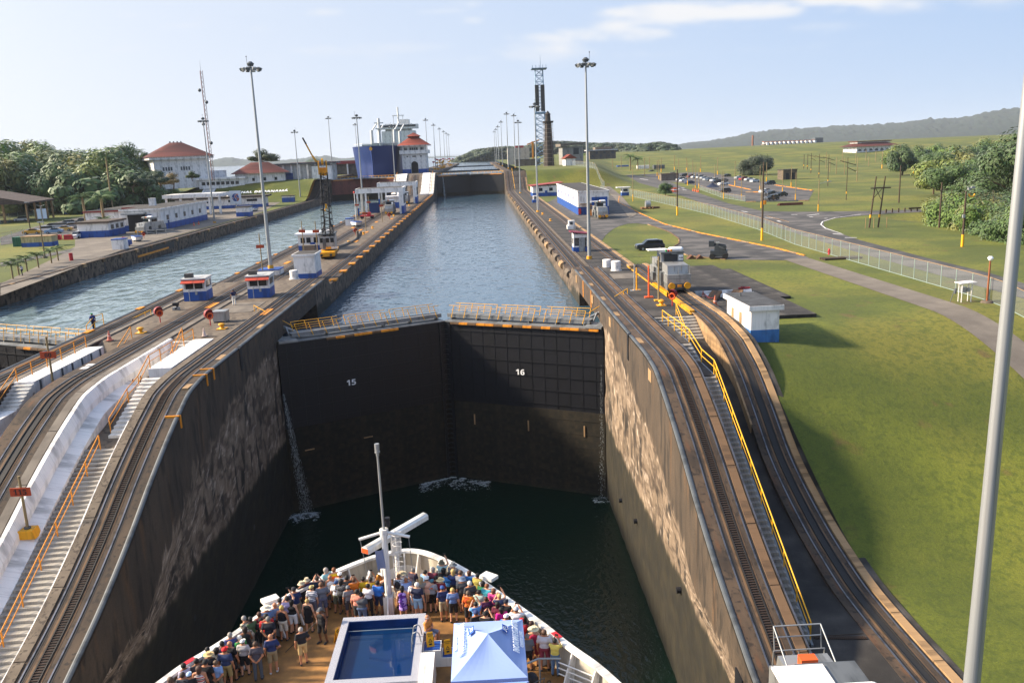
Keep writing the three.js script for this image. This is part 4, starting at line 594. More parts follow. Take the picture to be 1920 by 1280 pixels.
caution('yellow wet-floor sign on the upper pool step beside the man in tan', 1.75, 53.35, 0.2, YD + 0.765); caution('yellow wet-floor sign standing on the lower pool step', 2.45, 53.4, 0.2, YD + 0.415); caution('yellow wet-floor sign leaning by the left corner of the pool', -2.45, 51.4, 1.3);
// stroller, bag
{ const o = thing('stroller', 'dark baby stroller parked under the guard rail', 'stroller', [5.75, YD, 56.0], 0.6); for (const [x, z] of [[-0.25, 0.3], [0.25, 0.3], [-0.2, -0.35], [0.2, -0.35]]) part('wheel', new THREE.TorusGeometry(0.12, 0.03, 6, 14).rotateY(Math.PI / 2).translate(x, 0.14, z), M.tyre, o); part('frame', [bar([-0.25, 0.14, 0.3], [-0.25, 0.95, 0.55], 0.018), bar([0.25, 0.14, 0.3], [0.25, 0.95, 0.55], 0.018), bar([-0.25, 0.95, 0.55], [0.25, 0.95, 0.55], 0.02), bar([-0.2, 0.14, -0.35], [-0.25, 0.6, 0.35], 0.018), bar([0.2, 0.14, -0.35], [0.25, 0.6, 0.35], 0.018)], M.greyd, o); part('seat', [box(-0.2, 0.2, 0.38, 0.44, -0.25, 0.2), box(-0.2, 0.2, 0.4, 0.85, 0.18, 0.24)], M.black, o); part('canopy', new THREE.SphereGeometry(0.26, 10, 8, 0, Math.PI * 2, 0, Math.PI / 2).translate(0, 0.75, 0.05), M.black, o); part('blanket', cbox(0.3, 0.08, 0.3, 0, 0.44, -0.05), M.yellow, o); }
for (const [x, z, c, l, s] of [[6.45, 55.9, '#6b6560', 'grey backpack on deck under the guard rail', 1], [6.1, 56.2, '#1c1c20', 'black bag on deck behind the stroller', 0.8]]) { const o = thing('backpack', l, 'bag', [x, YD, z], 0.4); part('bag_body', new THREE.SphereGeometry(0.2 * s, 12, 8).scale(1, 1.15, 0.7).translate(0, 0.22 * s, 0), cloth(c), o); part('bag_pocket', new THREE.SphereGeometry(0.12 * s, 10, 6).scale(1, 1, 0.6).translate(0, 0.15 * s, 0.12 * s), cloth(c), o); part('strap', new THREE.TorusGeometry(0.08, 0.014, 5, 10).translate(0, 0.46 * s, 0), M.black, o); }
// passengers: [u, v of the head in the photograph, figure, skin, top, topKind, low, lowKind, hair, hair colour, size, label]
const A = (x, y) => [280 + x / 4.571, 1000 + y / 4.571], C4 = (x, y) => [700 + x / 4, 1000 + y / 4];
const crowd = [
  [A(1520, 320), 'rail', 0, '#8fc4cc', 's', '#8a8a90', 'o', 'long', '#9a9088', 'woman with long grey hair in aqua shirt at the rail'], [A(1583, 320), 'rail', 2, 'multi', 's', '#333', 'o', 'short', '#7a4a28', 'brown-haired person in yellow and magenta shirt at the rail'], [A(1630, 355), 'down', 1, '#d8d8d8', 's', '#444', 'o', 'cap', '#e4e4e2', 'person in white cap behind the multicoloured shirt'], [A(1545, 378), 'side', 1, '#dddddd', 't', '#555', 'o', 'bald', '#8a8580', 'bald man in white tank top'],
  [A(1435, 388), 'phone', 2, '#1c2438', 's', '#333', 'o', 'short', '#241a14', 'dark-haired person in navy photographing beside the bucket hats'], [A(1597, 425), 'down', 1, '#e6e6ea', 's', '#6a6a54', 'o', 'cap', '#2c4a78', 'man in blue cap, white shirt and olive shorts'], [A(1470, 440), 'side', 1, '#686a74', 's', '#5a5f78', 'o', 'short', '#6a4a34', 'brown-haired person in slate tee and blue-grey shorts'], [A(1640, 412), 'down', 3, 'dots', 's', '#222', 'o', 'long', '#17110e', 'woman with long black hair in dotted black top'],
  [A(1690, 382), 'down', 3, '#34343a', 's', '#333', 'o', 'short', '#120e0c', 'short-haired man in dark grey behind the orange shirt'], [A(1750, 400), 'phone', 1, '#d2701a', 's', '#5a4a3a', 'o', 'short', '#5a3a24', 'person in bright orange shirt'], [A(1700, 468), 'down', 1, '#77777c', 's', '#3c3c44', 'o', 'cap', '#6c7278', 'man in grey cap, grey tee and dark shorts'], [A(1830, 392), 'down', 3, '#c8a81c', 's', '#222', 'o', 'short', '#120e0c', 'black-haired person in plain yellow shirt'],
  [A(1895, 397), 'high', 3, '#c09a20', 's', '#222', 'o', 'short', '#120e0c', 'person in mustard top lifting a phone near the bell'], [A(1870, 452), 'down', 3, '#dcdce2', 's', '#1a1a1e', 'l', 'short', '#120e0c', 'black-haired woman in white tee and black leggings'], [A(1812, 528), 'big', 3, '#4c4e54', 's', '#5a6c8c', 'o', 'short', '#141010', 'broad man in charcoal tee and blue denim by the pool corner'], [A(1775, 502), 'down', 1, '#d88a74', 's', '#333', 'o', 'short', '#16100e', 'person in salmon shirt behind the broad man'],
  [A(1350, 408), 'rail', 1, '#3c3456', 's', '#333', 'o', 'bucket', '#b8aa8e', 'person in tan bucket hat and purple top'], [A(1308, 437), 'rail', 1, '#1b1b20', 's', '#333', 'o', 'bucket', '#bdb095', 'person in tan bucket hat and black shirt'], [A(1385, 468), 'down', 2, 'stripes', 's', '#5e6070', 'o', 'cap', '#b8a468', 'person in white striped shirt and straw-yellow cap'], [A(1240, 490), 'rail', 1, '#1f2f58', 's', '#9a8460', 'l', 'cap', '#1a1c22', 'man in black cap, navy shirt and khaki trousers'],
  [A(1178, 560), 'high', 2, '#a89cc0', 's', '#333', 'o', 'short', '#120e0c', 'person in lilac with arms raised to photograph'], [A(1215, 587), 'down', 2, '#141418', 't', '#e6e6e8', 'o', 'long', '#0f0c0b', 'woman with long black hair, black tank top and white shorts'], [A(1120, 582), 'rail', 3, '#a39a8c', 's', '#444', 'o', 'short', '#0f0c0b', 'curly black-haired person in beige'], [A(1350, 582), 'down', 2, '#121216', 'd', '', '', 'short', '#b09258', 'blonde woman in short black dress'],
  [A(1465, 655), 'side', 4, '#1a1a1e', 't', '#16161a', 'o', 'cap', '#55575c', 'man in black tank top and grey cap holding a pole by the pool', 2.6], [A(1295, 827), 'side', 1, '#16161c', 's', '#b89a68', 'o', 'short', '#9a948e', 'grey-haired man in black tee and khaki shorts standing alone', 0.4], [A(1130, 640), 'down', 1, '#15151a', 't', '#d2cdbd', 'o', 'short', '#c0a050', 'blonde woman in black tank top and cream shorts'], [A(1075, 622), 'rail', 1, '#6d87ac', 's', '#333', 'o', 'bald', '#b8b0a8', 'balding man in pale denim shirt'],
  [A(998, 652), 'rail', 1, '#5f7ca6', 's', '#444', 'o', 'hat', '#dcd3be', 'person in white straw hat and denim blue shirt'], [A(945, 702), 'rail', 3, '#7c2430', 's', '#333', 'o', 'short', '#4a2c20', 'person in maroon at the rail beside the straw hat'], [A(1000, 722), 'rail', 3, '#c01c20', 's', '#333', 'o', 'short', '#16100e', 'person in bright red shirt bending over the rail'], [A(1015, 737), 'back', 1, '#181a26', 's', '#2a2a32', 'l', 'short', '#77706a', 'grey-haired man in dark navy tee in front of the red shirt'],
  [A(953, 748), 'down', 1, '#18181c', 's', '#222', 'o', 'cap', '#101014', 'person in black cap and black tee at the rail'], [A(872, 742), 'rail', 4, '#4c6440', 's', '#333', 'o', 'short', '#0c0a09', 'person in green print shirt with black hair at the rail'], [A(850, 800), 'lean', 1, 'aloha', 's', '#a8a090', 'l', 'short', '#8a847e', 'man leaning forward in beige floral shirt'], [A(818, 832), 'rail', 3, '#1a1a1e', 't', '#222', 'o', 'long', '#2a1c14', 'long-haired woman in black beside the floral shirt'],
  [A(1035, 887), 'side', 1, '#1d2c5a', 's', '#8a7a5c', 'o', 'bald', '#a09890', 'bald man in navy tee, khaki shorts and pale sneakers', 0.2, '#b8b8b8'], [A(905, 952), 'back', 1, '#46424c', 's', '#4a4e56', 'l', 'short', '#4a3424', 'man in charcoal tee and grey trousers, hands behind his back', 0.1], [A(795, 932), 'side', 2, '#b4b0b0', 's', '#1c1c20', 'o', 'cap', '#dedad2', 'person in pale grey shirt, black shorts and white cap'], [A(778, 900), 'rail', 2, '#3c9a50', 's', '#333', 'o', 'short', '#d8d4cc', 'white-haired person in green at the rail'],
  [A(685, 947), 'down', 1, '#131317', 's', '#1c1c20', 'o', 'bald', '#5a4a40', 'bald man in black shirt and black shorts'], [A(640, 1002), 'down', 1, '#2c3a5e', 's', '#a08a58', 'o', 'cap', '#c41c20', 'man in red cap, navy shirt and khaki shorts'], [A(690, 882), 'rail', 1, '#3a4a80', 's', '#333', 'o', 'short', '#8a847c', 'grey-haired person in blue print at the rail'], [A(570, 1002), 'down', 3, 'dots', 's', '#222', 'o', 'long', '#0f0c0b', 'woman with black hair in a dotted top beside the red cap'],
  [A(505, 1042), 'down', 3, '#1c1c22', 's', '#333', 'o', 'hat', '#c8ac78', 'person in tan straw hat and black top'], [A(494, 1006), 'rail', 3, '#5fa8b8', 's', '#333', 'o', 'short', '#0c0a09', 'black-haired person in aqua at the rail'], [A(565, 1112), 'back', 1, '#7f9cc8', 's', '#77705e', 'o', 'short', '#5a4634', 'brown-haired man in light blue shirt'], [A(475, 1110), 'down', 1, '#121216', 's', '#222', 'o', 'cap', '#101014', 'man in black cap and black shirt behind the light blue shirt'],
  [A(403, 1105), 'rail', 3, '#3a3a40', 's', '#333', 'o', 'short', '#0c0a09', 'black-haired person in dark grey at the rail'], [A(420, 1162), 'down', 1, 'candy', 't', '#333', 'o', 'long', '#4a3024', 'curly-haired woman in red and white striped tank top'], [A(335, 1217), 'down', 1, '#17171b', 's', '#222', 'o', 'cap', '#a8c0d8', 'person in pale blue bandana and black top'], [A(300, 1142), 'rail', 3, '#b8b0c4', 's', '#333', 'o', 'short', '#0c0a09', 'black-haired person in pale lilac at the rail'],
  [A(280, 1217), 'down', 1, '#4a4a4e', 's', '#333', 'o', 'short', '#3a2c24', 'short-haired person in charcoal at the lower left'], [A(175, 1257), 'down', 1, '#5a5650', 's', '#333', 'o', 'long', '#5a4434', 'woman with long brown hair at the lower left end of the rail'], [A(630, 952), 'rail', 3, '#6a6a72', 's', '#333', 'o', 'short', '#0c0a09', 'dark-haired person in mid grey at the rail'],
  [C4(30, 372), 'down', 3, '#2a6cc0', 's', '#232c4c', 'o', 'short', '#0c0a09', 'black-haired man in bright blue tee and navy shorts'], [C4(85, 332), 'phone', 2, '#1a1a1e', 'd', '', '', 'short', '#4a3020', 'woman in black dress raising a phone beside the mast'], [C4(188, 322), 'down', 1, 'check', 's', '#a89c84', 'o', 'short', '#7a5a40', 'man in white checked shirt with black backpack', 0, '#2a2a2e', 'pack'], [C4(213, 305), 'down', 2, '#dcdcdc', 's', '#555', 'o', 'hat', '#b8a888', 'person in straw hat in front of the white locker'],
  [C4(213, 412), 'down', 2, 'tiedye', 'd', '', '', 'long', '#120e0c', 'woman in purple tie-dye dress'], [C4(245, 347), 'down', 3, '#8098c8', 's', '#555', 'o', 'bald', '#3a241a', 'bald man in periwinkle shirt'], [C4(290, 282), 'rail', 1, '#33263c', 's', '#333', 'o', 'short', '#77706a', 'grey-haired person in dark plum jacket'], [C4(302, 377), 'down', 2, '#d8d6da', 's', '#9ab0c8', 'o', 'short', '#6a6460', 'grey-haired woman in white print top'],
  [C4(325, 387), 'down', 2, '#1c2440', 's', '#8cb0d0', 'o', 'short', '#d8d4cc', 'white-haired person in navy tee and pale blue shorts'], [C4(355, 347), 'down', 2, '#8a8276', 's', '#555', 'o', 'long', '#a89470', 'woman with long blonde hair in taupe'], [C4(377, 297), 'rail', 2, '#7aa0cc', 's', '#333', 'o', 'short', '#1a1412', 'dark-haired person in sky blue beside the breakwater'], [C4(397, 342), 'down', 2, '#d8a890', 's', '#c8a888', 'o', 'cap', '#e4e2de', 'person in peach top and white cap'],
  [C4(437, 362), 'down', 2, '#96989e', 's', '#141418', 'o', 'cap', '#3c7080', 'man in grey tee with red print, teal cap and black shorts', 0, '#2a2a2e', 'print'], [C4(440, 277), 'rail', 2, '#7a3444', 's', '#333', 'o', 'long', '#a89c90', 'woman with long ash hair in wine red'], [C4(468, 337), 'down', 3, '#5c1c26', 's', '#333', 'o', 'short', '#120e0c', 'dark-haired person in deep maroon'], [C4(500, 352), 'down', 2, '#8a2a36', 's', '#333', 'o', 'hat', '#cdb88a', 'person in straw hat and rose red shirt'],
  [C4(510, 222), 'high', 2, '#a8ccd0', 's', '#333', 'o', 'bucket', '#66604c', 'person in olive hat with arms up at the bow rail'], [C4(525, 277), 'down', 3, '#1a1a1e', 's', '#222', 'o', 'long', '#0c0a09', 'woman with very long black hair'], [C4(590, 242), 'rail', 2, '#6a6c70', 's', '#333', 'o', 'bucket', '#6f7478', 'person in grey bucket hat at the bow rail'], [C4(597, 287), 'down', 2, '#2a3a68', 's', '#333', 'o', 'long', '#b89c60', 'woman with long golden hair in navy'],
  [C4(560, 307), 'down', 3, '#3f86c8', 's', '#333', 'o', 'short', '#120e0c', 'man in azure tee with black hair'], [C4(645, 302), 'rail', 1, '#8a8a90', 's', '#333', 'o', 'short', '#5a4030', 'brown-haired person in silver grey'], [C4(517, 412), 'down', 1, '#222e58', 's', '#a89a7c', 'o', 'cap', '#2c4a88', 'man in blue cap, navy tee and beige shorts'], [C4(592, 427), 'down', 2, '#5a74a4', 's', '#1c1c20', 'o', 'short', '#c0a060', 'blonde woman in slate blue tee and black shorts'],
  [C4(665, 347), 'down', 1, '#4e5054', 's', '#444', 'o', 'bucket', '#8c9cb0', 'man in pale blue bucket hat and dark grey tee'], [C4(715, 302), 'rail', 2, '#3c7cc0', 's', '#333', 'o', 'long', '#4a2c1c', 'woman with long brown hair in blue at the rail'], [C4(775, 322), 'rail', 3, '#c8b458', 's', '#333', 'o', 'short', '#0c0a09', 'person in soft yellow at the rail by the white box'], [C4(722, 377), 'down', 1, '#3a3c40', 's', '#333', 'o', 'short', '#c8c4bc', 'white-haired man in charcoal tee'],
  [C4(815, 382), 'rail', 3, '#2c7a4c', 's', '#333', 'o', 'long', '#0c0a09', 'woman with black hair in emerald green'], [C4(845, 402), 'rail', 2, '#3fa0b0', 's', '#333', 'o', 'short', '#7a4a2c', 'person in turquoise top with auburn hair'], [C4(710, 450), 'side', 1, 'flame', 's', '#1a1a1e', 'o', 'short', '#5a4a3c', 'curly-haired person in orange patterned shirt'], [C4(790, 442), 'down', 2, '#a8c0b8', 's', '#333', 'o', 'short', '#120e0c', 'black-haired person in mint hoodie'],
  [C4(767, 532), 'high', 2, '#5c94d0', 's', '#333', 'o', 'short', '#120e0c', 'black-haired youngster in light blue lifting an arm'], [C4(770, 597), 'down', 1, '#1a1a20', 's', '#222', 'o', 'cap', '#2a3a68', 'person in navy cap and black tee behind the canopy'], [C4(845, 492), 'side', 3, '#4c1c48', 's', '#222', 'o', 'short', '#3a201a', 'woman in dark purple with bare shoulders'], [C4(895, 437), 'rail', 2, '#c83c80', 's', '#333', 'o', 'long', '#6a4028', 'woman in pink with chestnut hair'],
  [C4(945, 472), 'high', 2, '#2c3a60', 's', '#333', 'o', 'short', '#b8985c', 'blond curly-haired person in indigo raising a phone'], [C4(930, 532), 'down', 3, '#5c1830', 's', '#222', 'o', 'long', '#120c0a', 'woman with black hair in burgundy'], [C4(840, 607), 'phone', 2, '#131317', 's', '#222', 'o', 'cap', '#101014', 'man in black cap holding a camera behind the canopy'], [C4(960, 572), 'down', 3, '#d0188c', 's', '#222', 'o', 'long', '#0c0a09', 'woman in bright magenta shirt'],
  [C4(990, 522), 'rail', 1, '#17171c', 's', '#222', 'o', 'cap', '#181c2c', 'man in dark cap and black tee at the right rail'], [C4(995, 627), 'down', 1, '#2f6cc0', 's', '#222', 'o', 'cap', '#d8d8da', 'person in white cap and royal blue beside the canopy corner'], [C4(1070, 572), 'phone', 1, '#e2e2e6', 's', '#333', 'o', 'cap', '#a8acb4', 'man in pale grey cap and white shirt lifting a phone'], [C4(1110, 660), 'down', 1, '#b82a34', 's', '#222', 'o', 'cap', '#c41c20', 'person in red cap and red shirt beside the canopy'],
  [C4(1135, 642), 'down', 3, '#2a2a30', 's', '#222', 'o', 'long', '#0c0a09', 'woman with long black hair near the red cap'], [C4(1175, 682), 'rail', 3, '#1c1a1c', 's', '#222', 'o', 'short', '#3a2018', 'brown-haired person in black at the right rail'], [C4(1200, 722), 'down', 2, '#b8284c', 't', '#8a2a3c', 'o', 'hat', '#d8cca8', 'woman in cream straw hat and crimson tank top'], [C4(1155, 772), 'big', 1, '#6c6e72', 's', '#17171b', 'o', 'short', '#8a847c', 'broad grey-haired man in grey tee and black shorts'],
  [C4(1280, 745), 'side', 1, '#cfc8cc', 's', '#8a3448', 'o', 'short', '#5a4030', 'brown-haired person in off-white tee and wine shorts'], [C4(1360, 807), 'phone', 3, '#e0c860', 's', '#5f7896', 'l', 'short', '#0c0a09', 'man in lemon yellow tee and jeans photographing at the right rail'], [C4(385, 640), 'seated', 1, '#c8843c', 's', '#6c7488', 'o', 'bald', '#b8a898', 'bald man in tan tee seated at the pool edge'],
];
for (const [[u, v], fig, sk, top, tk, low, lk, hair, hc, label, turn = 0, shoe = '#2a2a2e', extra] of crowd) {
  const s = 0.93 + 0.12 * hsh(Math.round(u * 7), Math.round(v * 3)), seat = fig === 'seated', hy = seat ? 1.25 : (fig === 'lean' ? 1.35 : 1.6) * s;
  const p = seat ? [1.62, 0, 52.6] : G(u, v, YD + hy); let face = turn; if (!turn) face = (hsh(Math.round(u), 7) - 0.5) * 0.7 + (['rail', 'lean'].includes(fig) ? (p[0] < 0 ? 0.55 : -0.55) : 0); if (seat) face = -2.0;
  const o = person(label, 'person', [p[0], seat ? YD + 0.46 : YD, p[2]], face, { fig, skin: sk, top, topKind: { s: 'shirt', t: 'tank', d: 'dress' }[tk], low, lowKind: lk === 'l' ? 'trousers' : 'shorts', hair, hc, shoe, s, w: 0.96 + 0.12 * hsh(Math.round(v), 5), group: 'passengers on the bow deck' });
  if (extra === 'pack') part('backpack', [new THREE.SphereGeometry(0.15, 10, 8).scale(1, 1.3, 0.6).translate(0, 1.25, 0.19), ...[-1, 1].map((q) => bar([q * 0.1, 1.42, 0.14], [q * 0.12, 1.44, -0.04], 0.018))], M.black, o);
  if (extra === 'print') part('shirt_print', cbox(0.11, 0.07, 0.006, 0, 1.3, 0.152), M.orange, o);
  if (label.includes('holding a pole')) part('cleaning_pole', bar([0.2, 1.0, -0.1], [0.9, 0.05, -1.3], 0.015), M.black, o);
}
// ---------------------------------------------------------------- floodlight masts
const lamp0 = (() => {
  const o = thing('floodlight_mast', '', 'floodlight mast', [0, 0, 0], 0, 'tall floodlight masts along the locks');
  part('pole', cyl(0.3, 0.13, 30, 0, 0, 0, 12), M.galv, o); part('base', [cyl(0.45, 0.42, 0.5, 0, -0.05, 0, 12)], M.yellow, o);
  part('head_ring', [new THREE.TorusGeometry(1.15, 0.06, 6, 20).rotateX(Math.PI / 2).translate(0, 29.6, 0), ...range(0, Math.PI * 2, 6).slice(1).map((a) => bar([0, 29.7, 0], [1.15 * Math.cos(a), 29.6, 1.15 * Math.sin(a)], 0.04)), cyl(0.4, 0.55, 0.35, 0, 29.9, 0), cyl(0.55, 0.2, 0.3, 0, 30.25, 0), bar([0.55, 30, 0], [0.6, 31.3, 0], 0.03), new THREE.SphereGeometry(0.1, 6, 5).translate(0.6, 31.3, 0)], M.greyd, o);
  for (let k = 0; k < 10; k++) { const a = k / 10 * Math.PI * 2; part('floodlight', [cbox(0.5, 0.42, 0.34, 0, 0, 0).rotateX(0.5).rotateY(-a + Math.PI / 2).translate(1.3 * Math.cos(a), 29.25, 1.3 * Math.sin(a))], k % 2 ? M.greyd : M.galv, o); }
  return o;
})();
const lamps = [[21.5, YC, -49.3, 'floodlight mast standing behind the red-roofed guard booth'], [20.4, YL, 60.2, 'nearest grey mast pole crossing the right edge of the picture'], [21.1, YC, -163.7, 'floodlight mast left of the blue and white workshop'], [21.9, YC, -286, 'floodlight mast at the foot of the far yellow stairs'],
  [-28.3, -0.4, -47.5, 'floodlight mast on the white plinth of the centre wall'], [-32.7, YC, -190, 'floodlight mast beside the first white shelter on the centre wall'], [-31, YC, -282, 'floodlight mast just in front of the control house'], [-75, YC, -174, 'floodlight mast at the corner of the long white and blue shed'], [-75, YC, -300, 'floodlight mast at the foot of the bank with white letters'],
  [-72, YU, -372, 'floodlight mast left of the blue ship, the nearer one'], [-72, YU, -470, 'floodlight mast left of the blue ship, the farther one'], [-26, YU, -440, 'floodlight mast just right of the control house roof'], [-26, YU, -530, 'second floodlight mast right of the control house'], [-26, YU, -620, 'third floodlight mast right of the control house'], [-26, YU, -705, 'fourth floodlight mast right of the control house'], [-26, YU, -770, 'fifth floodlight mast right of the control house'], [-26, YU, -830, 'last floodlight mast right of the control house'],
  [21, YU, -400, 'far upper-terrace mast nearest the lattice tower'], [26, YU, -425, 'far upper-terrace mast second from the lattice tower'], [21, YU, -520, 'far upper-terrace mast left of the tallest pair'], [21, YU, -620, 'far upper-terrace mast fourth in the row'], [21, YU, -700, 'far upper-terrace mast fifth in the row'], [21, YU, -780, 'most distant mast of the upper-terrace row']];
lamps.forEach(([x, y, z, l], i) => { if (i === 1) { const q = dup(lamp0, [x, y, z], 0, l); q.rotation.z = -0.008; q.scale.set(1, 1.12, 1); } else if (!i) { lamp0.position.set(x, y, z); lamp0.userData.label = l; } else dup(lamp0, [x, y, z], i * 0.7, l); });
{ const o = thing('lamp_plinth', 'white lamp plinth with blue edge on the centre wall', 'plinth', [-28.3, YC, -47.5]); part('plinth_block', cbox(3.2, 0.85, 3.2, 0, 0, 0), M.white, o); part('blue_edge', cbox(3.26, 0.14, 3.26, 0, 0.75, 0), M.blue, o); }
// ---------------------------------------------------------------- hand rails
function railing(label, pts, h = 1.05, m = M.yrail, posts = null) { const o = thing('hand_rail', label, 'railing'); const P = pts.map((q) => V(...q)); for (const [x, y, z] of posts ?? pts) part('post', bar([x, y, z], [x, y + h, z], 0.04), m, o); for (let i = 0; i + 1 < P.length; i++) { for (const [f, n, r] of [[1, 'top_rail', 0.04], [0.52, 'mid_rail', 0.03]]) part(n, bar([P[i].x, P[i].y + h * f, P[i].z], [P[i + 1].x, P[i + 1].y + h * f, P[i + 1].z], r), m, o); } return o; }
const onLine = (a, b, n) => range(0, 1, n).map((t) => a.map((q, i) => lerp(q, b[i], t)));
railing('yellow handrail down the long right stairs', [[20.7, 0, 9.6], [20.8, -0.03, 11.6], [20.9, -0.03, 13.6], [21.0, -0.03, 15.8], [21.04, -0.03, 18.3], [21.04, -0.76, 22.2], [21.04, -0.76, 25.8], ...onLine([21.04, -1.0, 26.4], [21.04, -10.3, 45.1], 9)]);
railing('short yellow handrail crossing the top flight of right stairs', [[22.6, 0.0, 6.8], [22.55, -1.5, 10.8]]);
railing('short yellow handrail beside the small blue and white hut', [[27.9, -0.9, 7.6], [27.95, -1.6, 10.6]], 1.1);
railing('orange handrail along the white parapet of the centre wall', [[-21.9, 0.06, 8.6], [-21.9, 0.06, 11.2], [-21.9, 0.06, 14.0], [-21.9, 0.06, 16.8], [-21.95, 0.06, 19.0], [-22.0, -1.0, 21.4], [-22.0, -1.4, 23.6], [-22.05, -2.6, 27.0]], 1.05, M.yorange);
railing('orange handrail down the long left stairs', onLine([-21.9, -3.1, 29.2], [-21.9, -10.4, 45.5], 7), 1.05, M.yorange);
railing('bent orange handrail on the upper steps of the centre wall', [[-23.0, 0.0, 8.2], [-23.0, -1.5, 11.6]], 1.15, M.yorange);
railing('orange handrail along the white walk by sign 60', [[-31, 0.08, 9.8], [-30.9, 0.08, 12.2], [-30.9, 0.08, 14.6], [-30.9, 0.08, 17], [-30.9, 0.08, 19.4], [-30.9, 0.08, 21.6], [-30.9, -1.2, 24.6], [-30.9, -1.3, 27.2], [-30.9, -3.5, 32]], 1.05, M.yorange);
railing('short orange handrail on the steps beside the left track', [[-28.5, 0.0, 6.0], [-28.45, -1.4, 10.0]], 1.1, M.yorange);
railing('yellow gate railing where the worker in green helmet stands', [[-34.6, -0.6, 1.6], [-34.4, 0, 0.2], [-34.3, 0, -1.6]], 1.2);
railing('far yellow handrail on the upper right stairs', onLine([20.6, YU, -341], [20.6, YC, -311], 8), 1.2);
railing('far yellow handrail on the left bank track incline', onLine([-75.2, YU, -340], [-75.2, YC, -306], 8), 1.2);
// ---------------------------------------------------------------- small lock furniture
const bollard0 = (() => { const o = thing('bollard', '', 'bollard', [0, 0, 0], 0, 'mushroom bollards on the lock walls'); part('bollard_body', new THREE.LatheGeometry([[0.34, 0], [0.34, 0.06], [0.2, 0.1], [0.17, 0.3], [0.3, 0.38], [0.33, 0.46], [0.26, 0.54], [0, 0.57]].map((q) => new THREE.Vector2(...q)), 14), M.yellow, o); part('base_plate', cbox(0.9, 0.05, 0.9, 0, 0, 0), M.yellow, o); return o; })();
[[-20.9, 0, 3.4, 'yellow bollard beside the grey box and red hood'], [-28.6, 0, 3.6, 'yellow bollard at the top of the left steps'], [-23.6, YC, -33, 'yellow bollard behind the nearer blue booth'], [-22.4, YC, -68, 'yellow bollard below the crane number'], [-22.9, YC, -92, 'yellow bollard beyond the crane'], [-22.5, YC, -112, 'yellow bollard near the curved kerb'], [-22.4, YC, -128, 'yellow bollard between the orange signs'], [-28, YC, -70, 'yellow bollard near the red hydrant on the centre wall'], [-21.2, YC, -170, 'yellow bollard in front of the first shelter'], [-21.4, YC, -205, 'yellow bollard between the two shelters'], [-20.8, YC, -222, 'yellow bollard at the second shelter'], [22.3, 0, 1.5, 'dusty bollard beside the pink lifebuoy hood'], [21.2, -0.2, -29.6, 'dusty bollard beside the white vent drums'], [21.6, YC, -152, 'bollard below the workshop mast'], [21.8, YC, -128, 'bollard by the workshop mast, nearer one']].forEach(([x, y, z, l], i) => { if (!i) { bollard0.position.set(x, y, z); bollard0.userData.label = l; } else dup(bollard0, [x, y, z], 0, l); });
const hood0 = (() => { const o = thing('lifebuoy_hood', '', 'lifebuoy stand', [0, 0, 0], 0, 'red lifebuoy hoods on posts'); part('post', cyl(0.05, 0.05, 0.9, 0, 0, 0), M.red, o); part('hood', [new THREE.CylinderGeometry(0.5, 0.5, 0.5, 14, 1, true, Math.PI * 0.72, Math.PI * 1.06).rotateX(Math.PI / 2).rotateZ(0).translate(0, 1.15, 0), prism([[-0.5, 1.1], [0.5, 1.1], [0.34, 1.52], [0, 1.65], [-0.34, 1.52]], -0.27, -0.24), prism([[-0.45, 1.15], [0.45, 1.15], [0.12, 0.62], [-0.12, 0.62]], -0.27, -0.24)], M.redd, o); part('lifebuoy', new THREE.TorusGeometry(0.28, 0.08, 8, 18).translate(0, 0.98, 0.1), M.orange, o); return o; })();
[[-22.6, 0, 1.4, 0.6, 'dark red lifebuoy hood beside the grey steel box'], [-28.6, 0, -1.6, 0.6, 'dark red lifebuoy hood left of the middle track'], [23.3, 0, 2.0, -0.5, 'pink lifebuoy hood beside the tall thin post'], [-24, YC, -110, 0.3, 'small red hood near the curved kerb'], [-21.5, YC, -160, 0.3, 'small red hood on the grass strip by the shelter'], [-78, YC, -127, 0.4, 'red hood beside the white tank on the left bank']].forEach(([x, y, z, t, l], i) => { if (!i) { hood0.position.set(x, y, z); hood0.rotation.y = t; hood0.userData.label = l; } else dup(hood0, [x, y, z], t, l); });
{ const o = thing('steel_box', 'grey steel equipment box behind the dark red lifebuoy hood', 'box', [-22.1, 0, -0.6]); part('box_body', cbox(1.3, 0.95, 1.3, 0, 0.12, 0), M.galv, o); part('lid', cbox(1.42, 0.07, 1.42, 0, 1.07, 0), M.galv, o); for (const s of [-1, 1]) part('foot', cbox(0.2, 0.12, 1.2, s * 0.5, 0, 0), M.greyd, o); }
function trafficCone(label, x, y, z, s = 1, m = M.orange) { const o = thing('traffic_cone', label, 'traffic cone', [x, y, z], 0, 'traffic cones'); part('cone_body', cyl(0.17, 0.03, 0.72, 0, 0.04, 0, 12), m, o); part('foot', cbox(0.42, 0.05, 0.42, 0, 0, 0), m, o); part('band', cyl(0.112, 0.085, 0.13, 0, 0.34, 0, 12), M.whiteclean, o); o.scale.setScalar(s); return o; }
trafficCone('faded traffic cone beside the left step rail', -30.3, 0, 6.6, 1.2, mat('#c07060', 0.8)); trafficCone('pale cone leaning at the end of the orange rail', -21.6, 0, 6.6, 1, mat('#c8b0a4', 0.8)); trafficCone('dull orange cone in the white stair pit, left one', -23.6, -1.75, 18.6, 1.2, mat('#8a4a34', 0.85)); trafficCone('dull brown cone in the white stair pit, right one', -23.2, -1.75, 18.0, 1.3, mat('#7d5a40', 0.85));
